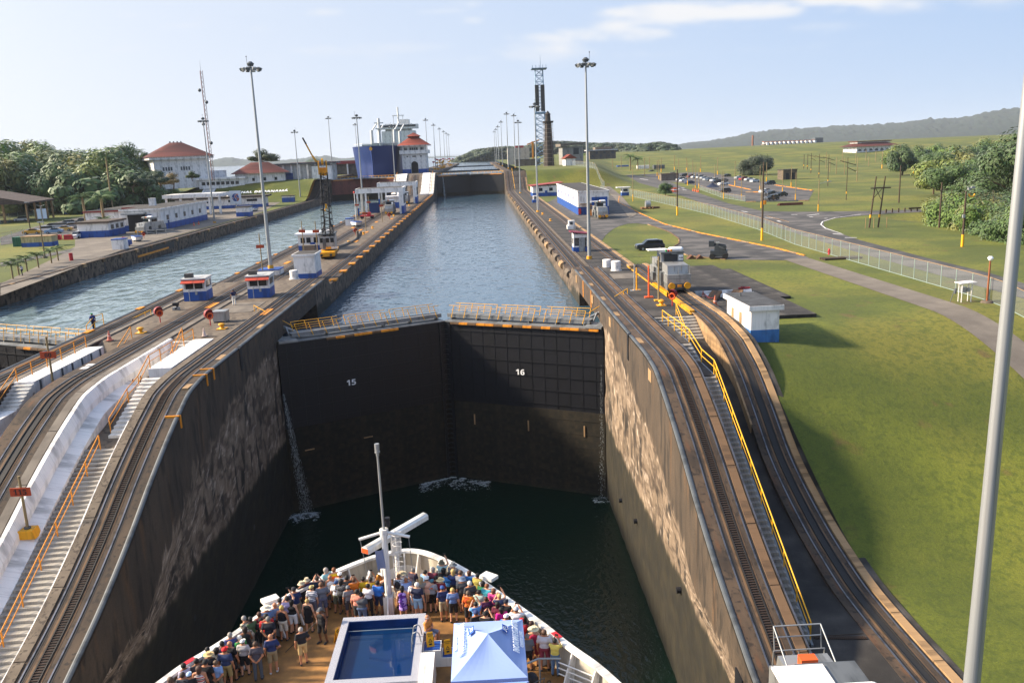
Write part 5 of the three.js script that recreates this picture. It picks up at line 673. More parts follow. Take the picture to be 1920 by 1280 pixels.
trafficCone('tall worn cone in front of the wooden ramps', 28.6, -0.9, -1.6, 1.5, mat('#b8674a', 0.8)); trafficCone('worn cone beside the locomotive, farther one', 28.4, -0.9, -5.7, 1.3, mat('#a8644c', 0.8)); trafficCone('orange cone pair on the left bank, nearer one', -78.5, YC, -166, 1.4); trafficCone('orange cone pair on the left bank, farther one', -78.4, YC, -170, 1.4);
{ const o = thing('barrier_chain', 'sagging chain between the two worn cones', 'chain', [0, -0.9, 0]); part('chain', new THREE.TubeGeometry(new THREE.CatmullRomCurve3([V(28.6, 0.9, -1.6), V(28.5, 0.55, -3.6), V(28.4, 0.8, -5.7)]), 12, 0.03, 5), M.redd, o); }
for (const [x, z, s, l] of [[21.3, -28.9, 0.9, 'white vent drum at the track kink, farther one'], [22.0, -25.4, 1, 'white vent drum at the track kink, nearer one'], [-25.3, -29.5, 0.85, 'white vent drum behind the nearer blue booth'], [-21.4, -32, 0.9, 'white vent drum in front of the white shed']]) { const o = thing('vent_drum', l, 'vent', [x, -0.75, z], 0, 'white cylindrical vents'); part('skirt', cyl(0.85 * s, 0.75 * s, 0.75 * s, 0, 0, 0, 18), M.white, o); part('drum', cyl(0.62 * s, 0.62 * s, 1.1 * s, 0, 0.75 * s, 0, 18), M.white, o); part('cap', cyl(0.66 * s, 0.55 * s, 0.12 * s, 0, 1.85 * s, 0, 18), M.white, o); }
function sign(label, x, y, z, h, str, base = 0) { const o = thing('distance_sign', label, 'sign post', [x, y, z], 0, 'orange distance boards on posts'); part('post', cyl(0.09, 0.075, h, 0, 0, 0, 8), M.polel, o); part('board', cbox(1.2, 0.52, 0.07, 0, h * 0.66, 0.1), mat('#a8401a', 0.7, { map: T.grime }), o); if (str) part('board_number', text(str, 0.34, 0.015, serif).translate(0, h * 0.66 + 0.26, 0.14), M.black, o); if (base) { part('base_block', prism([[-0.55, 0], [0.55, 0], [0.42, 0.55], [-0.42, 0.55]], -0.42, 0.42).translate(0, -0.3, 0), M.yellow, o); part('base_flange', cyl(0.2, 0.2, 0.1, 0, 0.25, 0), M.greyd, o); } }
sign('wooden post with orange board reading 60', -29.0, -1.72, 20.2, 4.9, '60'); sign('wooden post with orange board reading 115 on a yellow block', -23.6, tow(36.2) - 0.85, 36.2, 3.6, '115', 1);
for (const [x, z, h, l] of [[-29.2, -46, 6.4, 'post with orange board in front of the white lamp plinth'], [-28.5, -74, 6.2, 'post with orange board at the corner of the flat-roofed cabin'], [-25.6, -72, 6.2, 'post with orange board in front of the crane cab'], [-23.1, -121, 6, 'post with orange board on the wide concrete before the shelters'], [-30.5, -161, 6, 'post with orange board under a red lamp'], [-29, -175, 6, 'post with orange board at the left leg of the first shelter'], [-22.4, -150, 6.2, 'post with orange board in front of the parked locomotive']]) sign(l, x, YC, z, h, '', 0);
{ const o = thing('red_lamp_post', 'thin post topped by a red lamp beside the first shelter', 'lamp post', [-31.2, YC, -162]); part('post', cyl(0.1, 0.08, 7.6, 0, 0, 0), M.white, o); part('lamp', new THREE.SphereGeometry(0.28, 10, 8).translate(0, 7.75, 0), mat('#e02818', 0.4), o); }
for (const [x, y, z, h, m, l] of [[22.6, 0, -1.2, 4.6, M.polel, 'tall thin wooden post on a yellow foot beside the right track'], [22.0, 0, -3.4, 3.4, M.orange, 'orange rod standing beside the track near the locomotive'], [21.4, -0.1, -8.5, 3.0, M.galv, 'steel rod beside the yellow guide rail'], [21.7, -0.1, -8.8, 2.6, M.yellow, 'yellow rod beside the steel rod']]) { const o = thing('marker_post', l, 'post', [x, y, z]); part('post', cyl(0.1, 0.08, h, 0, 0, 0, 8), m, o); part('foot', cbox(0.9, 0.12, 0.6, 0, 0, 0), h > 4 ? M.yellow : m, o); }
{ const o = thing('guide_rail', 'long yellow painted guide rail beside the right return track', 'guide rail'); part('guide', [sweep([[24.1, 0.02], [24.55, 0.02], [24.55, 0.22], [24.1, 0.22]], ret, range(6, -12, 12)), sweep([[23.9, 0.02], [24.05, 0.02], [24.05, 0.12], [23.9, 0.12]], ret, range(7, -28, 12))], M.yellow, o); part('end_block', box(24, 24.9, -0.05, 0.28, -29, -27), M.kerb, o); }
for (const [x0, x1, y, z0, z1, m, l, n] of [[20.6, 23.7, 0.0, -22, -17.5, M.concl, 'pale rectangular concrete cover beside the right track', 'concrete_cover'], [-27, -23.6, YC, -33, -28.5, M.concl, 'pale concrete cover between the two booths', 'concrete_cover'], [-24, -20.4, 0, -12, -5.5, M.concl, 'lighter concrete panel in front of the nearer booth', 'concrete_cover']]) solo(n, l, 'cover slab', box(x0, x1, y - 0.1, y + 0.03, z0, z1), m);
// ---------------------------------------------------------------- control booths on the centre wall
function booth(label, x, y, z, t) {
  const o = thing('control_booth', label, 'booth', [x, y, z], t, 'blue and white control booths with red awnings');
  part('lower_wall', cbox(2.6, 1.1, 2.9, 0, 0, 0), M.blue, o); part('upper_wall', [box(-1.3, -1.12, 1.1, 2.5, -1.45, 1.45), box(1.12, 1.3, 1.1, 2.5, -1.45, -1.2), box(1.12, 1.3, 1.1, 2.5, 1.2, 1.45), box(1.12, 1.3, 1.1, 1.45, -1.2, 1.2), box(1.12, 1.3, 2.25, 2.5, -1.2, 1.2), box(-1.12, 1.12, 1.1, 2.5, -1.45, -1.3), box(-1.12, 1.12, 1.1, 1.4, 1.3, 1.45), box(-1.12, 1.12, 2.25, 2.5, 1.3, 1.45)], M.white, o);
  for (const [a, b] of [[-1.0, -0.05], [0.05, 1.0]]) { const w = part('window', box(a, b, 1.42, 2.23, 1.34, 1.38), M.glass, o); part('frame', [box(a - 0.05, a, 1.4, 2.25, 1.36, 1.48), box(b, b + 0.05, 1.4, 2.25, 1.36, 1.48)], M.white, w); }
  for (const [a, b] of [[-1.1, -0.05], [0.05, 1.1]]) part('window', box(1.18, 1.22, 1.47, 2.23, a, b), M.glass, o);
  part('roof', cbox(2.9, 0.16, 3.2, 0, 2.5, 0), mat('#b8bcc0', 0.7, { map: T.grime }), o); part('awning', prismX([[1.42, 2.52], [2.1, 2.2], [2.1, 2.14], [1.42, 2.44]], -1.35, 1.35), mat('#b8432e', 0.7, { map: T.grime }), o);
  part('air_conditioner', [cbox(0.9, 0.5, 0.7, -0.7, 2.66, 0.5), new THREE.TorusGeometry(0.19, 0.03, 5, 14).translate(-0.75, 2.92, 0.86)], mat('#4a4644', 0.7), o); part('meter_box', cbox(0.25, 0.35, 0.12, 0.2, 0.75, 1.51), M.galv, o); part('conduit', [bar([-0.6, 0, 1.6], [-0.6, 1.3, 1.6], 0.035), bar([-0.6, 1.3, 1.6], [-0.4, 1.3, 1.46], 0.03)], M.galv, o);
}
booth('blue and white booth with red awning beside the standing man', -22.0, 0, -16.6, 0.05); booth('blue and white booth with red awning nearest the left lane water', -29.4, 0, -16.4, 0.05);
{ const o = thing('equipment_shed', 'white windowless shed with blue base behind the nearer booth', 'shed', [-20.95, -0.9, -39.5]); part('wall', cbox(3.0, 2.5, 4.6, 0, 0.7, 0), M.white, o); part('blue_base', cbox(3.06, 0.7, 4.66, 0, 0, 0), M.blue, o); part('roof', cbox(3.4, 0.3, 5.0, 0, 3.2, 0), M.white, o); part('roof_top', cbox(3.0, 0.04, 4.6, 0, 3.5, 0), M.roofd, o); }
{ const o = thing('flat_roof_cabin', 'white cabin with flat roof behind the crane', 'cabin', [-28.6, YC, -84]); part('wall', cbox(4.6, 3.0, 6, 0, 0, 0), M.white, o); part('blue_base', cbox(4.66, 1.0, 6.06, 0, 0, 0), M.blue, o); part('roof', cbox(5.6, 0.35, 7, 0, 3.0, 0), M.whiteclean, o); for (const x of [-1.4, -0.3, 1.1]) part('window', cbox(0.8, 1.0, 0.1, x, 1.5, 3.02), M.glass, o); part('vent', [cyl(0.5, 0.5, 1.0, -1.6, 3.35, 1.5, 12), cbox(1.0, 0.5, 1.0, 0.8, 3.35, 0)], M.galv, o); part('door', cbox(0.9, 1.5, 0.1, 0.45, 0.05, 3.06), M.blue, o); }
{ const o = thing('concrete_block', 'grey concrete block in front of the flat-roofed cabin', 'block', [-28.2, YC, -77.5]); part('block_body', cbox(2.4, 1.4, 1.6, 0, 0, 0), M.concl, o); part('yellow_foot', cbox(1.0, 0.2, 0.7, 0.4, 0, 1.2), M.yorange, o); }
// locomotive crane
{
  const o = thing('rail_crane', 'rail crane with tall black lattice boom on the centre wall', 'crane', [-23.0, YC, -69], 0.08);
  part('underframe', cbox(2.8, 0.7, 9.4, 0, 0.55, 0), M.yellow, o); for (let i = 0; i < 9; i++) part('hazard_stripe', cbox(2.84, 0.3, 0.45, 0, 0.65, -4.3 + i * 1.08), M.black, o); part('front_plate', [cbox(2.9, 0.6, 0.15, 0, 0.5, 4.75), ...[-1, 0, 1].map((k) => cbox(0.3, 0.62, 0.17, k * 0.9, 0.49, 4.75).rotateY(0))], M.yellow, o); for (let k = 0; k < 4; k++) part('wheel', cyl(0.42, 0.42, 2.2, 0, 0, 0, 14).rotateZ(Math.PI / 2).translate(1.1, 0.42, -3.4 + k * 2.2), M.black, o); part('buffer', [cyl(0.2, 0.2, 0.5, 0, 0, 0).rotateX(Math.PI / 2).translate(-0.8, 0.8, 5), cyl(0.2, 0.2, 0.5, 0, 0, 0).rotateX(Math.PI / 2).translate(0.8, 0.8, 5)], M.black, o);
  const h = part('machine_house', [cbox(2.8, 2.6, 3.4, -0.1, 1.5, -1.2), cbox(2.4, 2.3, 1.7, 0.2, 1.5, 1.3)], M.galv, o); part('roof', cbox(3.0, 0.15, 5.4, 0, 4.1, -0.4), M.greyd, h); for (const x of [-0.9, 0.1, 0.9]) part('window', cbox(0.6, 0.8, 0.05, x, 2.7, 2.17), M.glass, h); part('door', cbox(0.6, 1.8, 0.05, -0.45, 1.6, 2.18), M.greyd, h); part('exhaust', cyl(0.15, 0.15, 0.8, -0.9, 4.25, -1), M.greyd, h); part('number_board', cbox(0.9, 0.4, 0.04, 0.2, 1.55, 2.2), M.yellow, h); part('crane_number', text('5006', 0.38, 0.02).translate(1.25, 1.75, 2.2), M.whiteclean, h);
  const L = [], Hb = 11.5, at = (t, sx, sz) => { const w = lerp(1.15, 0.6, t) * Math.min(1, 0.35 + t * 6); return [0.2 + sx * w + t * 0.35, 3.3 + t * Hb, 1.6 + sz * w * 0.7 + t * 1.4]; }; for (const [a, b] of [[-1, -1], [1, -1], [1, 1], [-1, 1]]) L.push(bar(at(0, a, b), at(1, a, b), 0.09, 5)); for (let i = 0; i < 20; i++) { const t0 = i / 20, t1 = (i + 1) / 20, s = i % 2 ? 1 : -1; L.push(bar(at(t0, -s, 1), at(t1, s, 1), 0.045, 4), bar(at(t0, -s, -1), at(t1, s, -1), 0.045, 4), bar(at(t0, 1, -s), at(t1, 1, s), 0.045, 4), bar(at(t0, -1, s), at(t1, -1, -s), 0.045, 4)); } part('boom', L, M.black, o);
  part('boom_head', [cbox(1.1, 1.4, 0.25, 0.4, 3.3 + Hb - 0.5, 2.6), cbox(0.2, 2.4, 0.6, -0.25, 3.3 + Hb - 0.3, 3.0), cbox(0.2, 2.4, 0.6, 1.1, 3.3 + Hb - 0.3, 3.0), cyl(0.55, 0.55, 0.3, 0, 0, 0, 14).rotateZ(Math.PI / 2).translate(0.6, 3.3 + Hb + 1.9, 3.0)], M.yellow, o); part('pendant', [bar([-0.6, 4.2, -2.6], [0.1, 3.3 + Hb, 2.9], 0.03), bar([0.8, 4.2, -2.6], [1.0, 3.3 + Hb, 2.9], 0.03), bar([0.5, 3.3 + Hb, 3.4], [0.5, 9.5, 3.4], 0.04)], M.black, o); part('hook', [cbox(0.35, 0.8, 0.3, 0.5, 8.7, 3.4), new THREE.TorusGeometry(0.25, 0.07, 6, 12, 4.5).translate(0.5, 8.5, 3.4)], M.yellow, o); part('gantry', [bar([-0.9, 4.1, -2.6], [-0.3, 6.6, -1.2], 0.09), bar([0.9, 4.1, -2.6], [0.5, 6.6, -1.2], 0.09), bar([-0.3, 6.6, -1.2], [-0.9, 4.1, 1.2], 0.09), bar([0.5, 6.6, -1.2], [0.9, 4.1, 1.2], 0.09)], M.black, o);
}
// ---------------------------------------------------------------- towing locomotives
const loco0 = (() => {
  const o = thing('towing_locomotive', '', 'locomotive', [0, 0, 0], 0, 'silver towing locomotives'); const s = mat('#a6a9ab', 0.42, { metal: 0.55, map: T.grime }), sd = mat('#6f7478', 0.5, { metal: 0.4, map: T.grime });
  part('underframe', [cbox(2.5, 0.55, 9.6, 0, 0.45, 0), cbox(2.2, 0.4, 8, 0, 0.15, 0)], sd, o);
  for (const e of [1, -1]) { const z = (a) => e * a; part('end_hood', [box(-1.28, 1.28, 1.0, 1.95, Math.min(z(2.6), z(4.8)), Math.max(z(2.6), z(4.8))), prismX([[z(1.5), 1.9], [z(4.35), 1.9], [z(4.1), 2.9], [z(1.5), 3.0]], -1.15, 1.15)], s, o); part('hood_seam', [-0.4, 0.4].map((x) => box(x - 0.015, x + 0.015, 1.95, 2.85, Math.min(z(4.18), z(4.28)), Math.max(z(4.18), z(4.28)))).concat([cbox(2.4, 0.04, 0.02, 0, 1.5, z(4.81))]), sd, o); part('grab_rail', [bar([-1.2, 2.0, z(4.6)], [-1.2, 2.9, z(4.5)], 0.03), bar([1.2, 2.0, z(4.6)], [1.2, 2.9, z(4.5)], 0.03), bar([-1.2, 2.9, z(4.5)], [1.2, 2.9, z(4.5)], 0.03), bar([0, 2.0, z(4.6)], [0, 2.9, z(4.5)], 0.025)], s, o); for (const x of [-0.85, 0.85]) part('buffer', [cyl(0.36, 0.36, 0.14, 0, 0, 0, 18).rotateX(Math.PI / 2).translate(x, 0.8, z(5.05)), cyl(0.14, 0.14, 0.4, 0, 0, 0, 8).rotateX(Math.PI / 2).translate(x, 0.8, z(4.8))], M.yellow, o); part('buffer_beam', cbox(2.5, 0.35, 0.2, 0, 0.62, z(4.85)), M.greyd, o); part('coupler', cbox(0.4, 0.25, 0.2, 0, 0.65, z(5.0)), M.yorange, o); }
  part('cab', [prismX([[-1.45, 1.0], [1.45, 1.0], [1.55, 3.9], [-1.55, 3.9]], -0.1, 1.25), prismX([[-1.2, 2.9], [1.3, 2.9], [1.0, 4.0], [-1.0, 4.0]], -1.2, -0.1)], s, o); part('cab_roof', cbox(2.6, 0.14, 3.3, 0, 3.95, 0), sd, o);
  for (const e of [1, -1]) { part('window', box(-0.95, 0.55, 3.05, 3.8, Math.min(e * 1.42, e * 1.62), Math.max(e * 1.42, e * 1.62)), M.glass, o); part('number_plate', cbox(0.5, 0.55, 0.04, 0.92, 3.15, e * 1.62), M.whiteclean, o); }
  part('window', box(-1.24, -1.16, 3.0, 3.75, -0.8, 0.8), M.glass, o); part('window', box(1.22, 1.28, 3.0, 3.75, -1.1, 1.1), M.glass, o);
  part('air_conditioner', [new THREE.CapsuleGeometry(0.32, 1.1, 4, 10).rotateZ(Math.PI / 2).scale(1, 0.85, 1.2).translate(0.55, 4.25, 0.6)], M.whiteclean, o); part('roof_board', cbox(2.2, 0.1, 1.6, -1.3, 4.1, -0.6), M.white, o);
  for (const [x, c] of [[-0.35, '#1c7a3c'], [-0.08, '#c01c1c'], [0.2, '#e08a18']]) part('signal_lamp', cyl(0.12, 0.12, 0.22, x - 0.3, 4.1, 1.3, 10), mat(c, 0.4), o);
  part('windlass', [cyl(0.55, 0.55, 0.9, 0, 0, 0, 16).rotateZ(Math.PI / 2).translate(-0.55, 1.7, 0), cyl(0.75, 0.75, 0.12, 0, 0, 0, 16).rotateZ(Math.PI / 2).translate(-0.6, 1.7, 0)], sd, o); part('cable_guide', [cbox(0.5, 1.5, 1.6, -1.35, 0.5, 2.0), bar([-1.4, 1.9, 1.4], [-1.4, 2.5, -1.2], 0.1), cbox(0.4, 0.9, 0.9, -1.4, 0.5, -2)], sd, o); part('side_step', cbox(0.3, 0.08, 6, 1.4, 0.6, 0), sd, o);
  return o;
})();
loco0.userData.label = 'silver towing locomotive numbered 120 on the right track'; loco0.position.set(25.7, 0.03, -10.2); part('locomotive_number', text('120', 0.2, 0.02).translate(0.92, 3.4, 1.65), M.black, loco0);
for (const [x, y, z, t, l] of [[18.5, tow(54.5) + 0.03, 54.6, 0, 'silver towing locomotive at the lower right edge of the picture'], [34.6, YC + 0.03, -131, 0.03, 'silver towing locomotive by the blue workshop door'], [-23.3, YC + 0.03, -181, 0, 'towing locomotive parked under the first shelter'], [-23.4, YC + 0.03, -239, 0, 'towing locomotive with red lamps under the second shelter'], [-82.5, YC + 0.03, -144, -0.25, 'silver towing locomotive beside the left bank sheds']]) { const o = dup(loco0, [x, y, z], t, l); o.children.filter((c) => c.name === 'locomotive_number').forEach((c) => o.remove(c)); if (z > 50) { const m = M.galv; part('deck_railing', [[-1.2, 3.2], [1.0, 3.2]].flatMap(([a]) => [bar([a, 3.0, -4.4], [a, 4.1, -4.6], 0.03)]).concat([bar([-1.2, 4.1, -4.6], [1.0, 4.1, -4.6], 0.035), bar([-1.2, 3.6, -4.5], [1.0, 3.6, -4.5], 0.03), bar([-1.2, 4.1, -4.6], [-1.2, 3.0, -2.2], 0.035), bar([1.0, 4.1, -4.6], [1.0, 3.2, -2.6], 0.035)]), m, o); part('orange_bin', [cbox(0.75, 0.45, 0.5, -0.1, 2.9, -3.2)], M.orange, o); } }
// shelters over the tracks
for (const [z, l] of [[-186, 'nearer white open shelter over the centre wall tracks'], [-243, 'farther white open shelter over the centre wall tracks']]) { const o = thing('track_shelter', l, 'shelter', [-26.4, YC, z], 0.02, 'white shelters over the tracks'); part('roof', cbox(14.6, 1.4, 11, 0, 6.6, 0), M.white, o); part('roof_top', cbox(13.6, 0.05, 10, 0, 8.0, 0), M.roofd, o); for (const [x, zz] of [[-6.8, 5], [-6.8, -5], [-4.2, 5], [6.9, -5]]) part('column', [cbox(0.55, 6.6, 0.55, x, 0, zz)], M.white, o); part('end_wall', [box(6.4, 7.2, 2.4, 6.6, -5.3, 5.3), box(5.9, 6.5, 0, 6.6, 4.6, 5.4)], M.white, o); part('blue_base', [box(6.38, 7.24, 0, 2.4, -5.34, 5.34), box(-7.1, -6.5, 0, 2.2, 4.7, 5.35)], M.blue, o); for (const q of [-3, 0, 3]) part('wall_opening', box(7.19, 7.26, 3.0, 5.8, q - 1.1, q + 1.1), M.greyd, o); part('door_panel', cbox(3.4, 3.2, 0.2, -2.7, 0.1, -3), M.blued, o); }
{ const o = thing('small_kiosk', 'white kiosk with blue columns between the shelters', 'kiosk', [-25.5, YC, -214]); part('roof', cbox(5, 0.5, 5, 0, 3.6, 0), M.white, o); part('wall', cbox(4, 1.6, 4, 0, 2.0, 0), M.white, o); part('blue_base', cbox(4.1, 2.0, 4.1, 0, 0, 0), M.blue, o); }
{ const o = thing('equipment_cart', 'red wheeled cart beside the orange sign', 'cart', [-28.4, YC, -165]); part('cart_bed', [cbox(3.8, 0.4, 2, 0, 0.6, 0), cbox(1, 0.8, 1.4, 0.6, 1, 0)], M.red, o); for (const [x, z] of [[-1.4, 1], [1.4, 1], [-1.4, -1], [1.4, -1]]) part('wheel', cyl(0.4, 0.4, 0.25, 0, 0, 0, 12).rotateX(Math.PI / 2).translate(x, 0.42, z), M.tyre, o); }
{ const o = thing('white_bin', 'white box with blue rim beside the small boat trailer', 'box', [-30, YC, -142]); part('bin_body', cbox(2.0, 1.7, 2.2, 0, 0, 0), M.white, o); part('rim', cbox(2.1, 0.2, 2.3, 0, 1.7, 0), M.blue, o); }
function boatCart(label, x, z, t, y = YC) { const o = thing('dinghy', label, 'boat', [x, y, z], t); part('dinghy_hull', [prismX([[-2.2, 1.2], [2.0, 1.2], [1.6, 0.45], [-1.5, 0.45]], -0.8, 0.8)], M.white, o); part('blue_rim', box(-0.86, 0.86, 1.2, 1.36, -2.25, 2.05), M.blue, o); part('cradle', [cbox(1.2, 0.45, 0.3, 0, 0, -1), cbox(1.2, 0.45, 0.3, 0, 0, 1)], M.greyd, o); part('seat', cbox(1.5, 0.08, 0.4, 0, 1.37, 0), M.greyd, o); }
boatCart('small white dinghy with blue rim on the centre wall', -27.6, -137, 0.5); boatCart('small white dinghy on the left bank beside the white tank', -76.5, -119, 0.6); boatCart('small white dinghy beside the far left bank kiosk', -77.3, -230, 0.5);
// control house
{
  const o = thing('control_house', 'white control tower with red hipped roof and arched door', 'control house', [-29.6, YU - 0.4, -386]); o.scale.setScalar(0.72); part('wall', [box(-9, -2.6, 0, 14.5, -9, 9), box(2.6, 9, 0, 14.5, -9, 9), box(-2.6, 2.6, 9.2, 14.5, -9, 9), box(-2.6, 2.6, 0, 9.2, -9, 6)], M.white, o); { const s = new THREE.Shape(); s.moveTo(-2.6, 6.4); s.lineTo(-2.6, 9.3); s.lineTo(2.6, 9.3); s.lineTo(2.6, 6.4); s.absarc(0, 6.4, 2.6, 0, Math.PI, false); part('arch', new THREE.ExtrudeGeometry(s, { depth: 0.7, bevelEnabled: false }).translate(0, 0, 8.35), M.white, o); }
  part('doorway', box(-2.55, 2.55, 0, 9.2, 6.0, 6.2), M.black, o); part('blue_base', [box(-9.1, -2.7, 0, 3.4, 8.9, 9.15), box(2.7, 9.1, 0, 3.4, 8.9, 9.15), box(8.9, 9.15, 0, 3.4, -9, 9)], M.blue, o); part('balcony', [cbox(21.4, 0.6, 21.4, 0, 14.4, 0), box(-10.7, 10.7, 15, 17, 10.4, 10.7), box(10.4, 10.7, 15, 17, -10.7, 10.4), box(-10.7, -10.4, 15, 17, -10.7, 10.4)], M.white, o); part('upper_wall', cbox(17, 5.2, 17, 0, 15, 0), M.white, o); for (const [x, w] of [[-6, 2.4], [0, 6.4], [6, 2.4]]) { const q = part('window', cbox(w, 2.4, 0.2, x, 16.6, 8.5), M.glass, o); for (let k = 1; k < w / 1.5; k++) part('mullion', cbox(0.18, 2.4, 0.24, x - w / 2 + k * 1.55, 16.6, 8.52), M.white, q); } for (const [x, w] of [[-5, 1.2], [0, 2.6], [5, 1.2]]) part('window', cbox(w, 0.8, 0.2, x, 12.2, 9.0), M.glass, o);
  const hip = (w, d, y, h, e) => new THREE.CylinderGeometry(e, Math.SQRT1_2, h, 4, 1).rotateY(Math.PI / 4).scale(w, 1, d).translate(0, y + h / 2, 0); part('eaves', cbox(23.6, 0.5, 23.6, 0, 20.1, 0), M.white, o); part('roof', hip(24, 24, 20.6, 5.2, 0.26), M.roofr, o); part('roof_lantern', [cbox(8, 1.6, 8, 0, 25.6, 0)], M.roofr, o); part('lantern_roof', hip(10.5, 10.5, 27.2, 2.6, 0.05), M.roofr, o);
}
for (const [dx, l] of [[-10.6, 'left'], [10.0, 'right']]) { const o = thing('white_incline', `white painted stair incline on the ${l} side of the control house`, 'stairs', [-26.6 + dx * 0.55, 0, 0]); part('white_face', sweep([[-1.9, 0.5], [1.9, 0.5], [1.9, -2], [-1.9, -2]], tow, range(-309, -343, 20)), M.white, o); part('stair_flight', sweep([[dx > 0 ? 1.9 : -4.1, 0.35], [dx > 0 ? 4.1 : -1.9, 0.35], [dx > 0 ? 4.1 : -1.9, -2], [dx > 0 ? 1.9 : -4.1, -2]], tow, range(-309, -343, 20)), M.stepw, o); part('hand_rail', [sweep([[dx > 0 ? 2.9 : -3.1, 1.4], [dx > 0 ? 3.05 : -2.95, 1.4], [dx > 0 ? 3.05 : -2.95, 1.3], [dx > 0 ? 2.9 : -3.1, 1.3]], tow, range(-309, -343, 20))], M.yorange, o); }
// far clutter along the upper centre wall: signal arrows on posts and carts, each its own thing
for (let i = 0; i < 26; i++) { const z = -425 - i * 15.5, x = -20 - 9 * hsh(i, 3), r = hsh(i, 8); const o = thing('signal_post', 'small red or yellow signal post on the far upper centre wall', 'signal post', [x, YU, z], 0, 'red signal posts along the far centre wall'); part('post', cyl(0.12, 0.12, 3.5 + 3 * r, 0, 0, 0, 6), M.polel, o); part('board', cbox(1.6, 0.9, 0.12, 0, 2.8 + 3 * r, 0.1), r > 0.45 ? M.red : M.yellow, o); part('base_block', cbox(1.8, 1.1, 1.6, 0.6, 0, 0), r > 0.6 ? M.galv : M.yellow, o); }
// workers
person('worker in blue overalls and green helmet on the left gate railing', 'person', [-34.5, -0.15, 0.3], 0.9, { fig: 'walk', skin: 3, top: '#1c3474', low: '#16203c', lowKind: 'trousers', hair: 'cap', hc: '#1c8a4c', s: 1.02 });
person('man in dark shirt and white trousers beside the nearer booth', 'person', [-23.6, 0, -10.6], 0.4, { fig: 'side', skin: 3, top: '#26284a', low: '#dcd8d0', lowKind: 'trousers', hair: 'cap', hc: '#2a2a40', s: 1.05 });
person('person in white shirt and orange vest walking on the left bank', 'person', [-72.6, -1.3, -59.6], 1.2, { fig: 'walk', skin: 3, top: '#d8cfd0', low: '#20242c', lowKind: 'trousers', hair: 'cap', hc: '#3a3a40', s: 1.05 });
{ const o = thing('camera_unit', 'small black and silver camera unit on the concrete by the far booth', 'camera unit', [-29.6, 0, -9.2]); part('unit_base', cbox(0.7, 0.3, 0.5, 0, 0, 0), M.galv, o); part('unit_head', [cbox(0.6, 0.35, 0.4, 0, 0.45, 0), cyl(0.12, 0.12, 0.2, 0.15, 0.28, 0)], M.black, o); part('lens', cyl(0.1, 0.1, 0.2, 0, 0, 0, 8).rotateX(Math.PI / 2).translate(0.1, 0.2, 0.3), M.black, o); }
{ const o = thing('curved_kerb', 'pale curved kerb on the concrete beyond the crane', 'kerb', [0, YC, 0]); part('kerb_run', new THREE.TubeGeometry(new THREE.CatmullRomCurve3([V(-24.4, 0.1, -80), V(-23.2, 0.1, -88), V(-22.6, 0.1, -98), V(-22.9, 0.1, -104), V(-24, 0.1, -118)]), 30, 0.32, 6), M.concl, o); part('kerb_post', cyl(0.35, 0.3, 1.6, -22.6, 0, -103), M.concl, o); }
// ---------------------------------------------------------------- right terrace
function GT(u, v, h = hRight) { const d = rayOf(u, v), c = camera.position; let t = 40; for (let i = 0; i < 4000; i++) { const x = c.x + d.x * t, y = c.y + d.y * t, z = c.z + d.z * t; if (y <= h(x, z)) return [x, h(x, z), z]; t += Math.max(0.4, t * 0.004); } return [c.x + d.x * t, 0, c.z + d.z * t]; }
const INV = CAMQ.clone().invert();
function tall([x, y, z], v) { let lo = 0, hi = 80; for (let i = 0; i < 40; i++) { const m = (lo + hi) / 2, q = V(x, y + m, z).sub(camera.position).applyMatrix4(INV); if (640 - FPX * q.y / -q.z > v) lo = m; else hi = m; } return lo; } // survey: height of a thing whose top was seen at row v
const px = (l, y = -1.3) => l.map(([u, v]) => { const p = G(u, v, y); return [p[0], p[2]]; });
const Z4 = (x, y) => [1140 + x / 4, 180 + y / 4], Z5 = (x, y) => [1500 + x / 4.571, 180 + y / 4.571], Z6 = (x, y) => [940 + x / 4.571, 320 + y / 4.571], Z7 = (x, y) => [1340 + x / 3.31, 340 + y / 3.31];
const YG = -1.3;
struct('service_road', poly([[55.4, -229], [48.8, -190], [46.5, -140], [45.4, -105], [47.6, -81], [50.4, -64], [52.3, -52], [53, -41], [52.4, -37], [48.6, -37], [40.9, -40.6], [36.8, -47], [36.5, -50], [36.3, -55], [36.8, -58.7], [39.5, -65], [41.3, -73], [42.4, -85], [42.5, -92], [41.9, -106], [40, -110], [38, -110], [35, -104], [32.9, -98.4], [29.5, -86], [27.12, -75], [27.12, -206], [34, -240], [52, -250]], YG + 0.03, 0.1), M.asph, 'dark asphalt service road with yellow kerb right of the locks', 'road');
struct('main_road', poly(px([[1140, 322], [1180, 326], [1252, 339], [1300, 358], [1365, 381], [1432, 396], [1500, 397], [1612, 396], [1756, 392], [1756, 396], [1640, 402], [1563, 410], [1545, 416], [1545, 424], [1563, 433], [1612, 450], [1732, 482], [1860, 513], [1920, 531], [2040, 566], [2030, 590], [1920, 560], [1790, 524], [1700, 499], [1600, 471], [1500, 440], [1420, 414], [1365, 398], [1275, 366], [1225, 350], [1180, 338], [1140, 331]]), YG + 0.03, 0.1), M.asph, 'asphalt road beyond the chain-link fence', 'road');
struct('car_park', poly(px([Z4(190, 560), Z4(380, 572), Z4(760, 572), Z4(930, 606), Z4(1250, 655), Z4(1545, 708), Z4(1505, 786), Z4(1040, 792), Z4(840, 724), Z4(600, 655), Z4(430, 640), Z4(190, 578)]), YG + 0.035, 0.1), M.asph, 'asphalt car park beyond the road', 'car park');
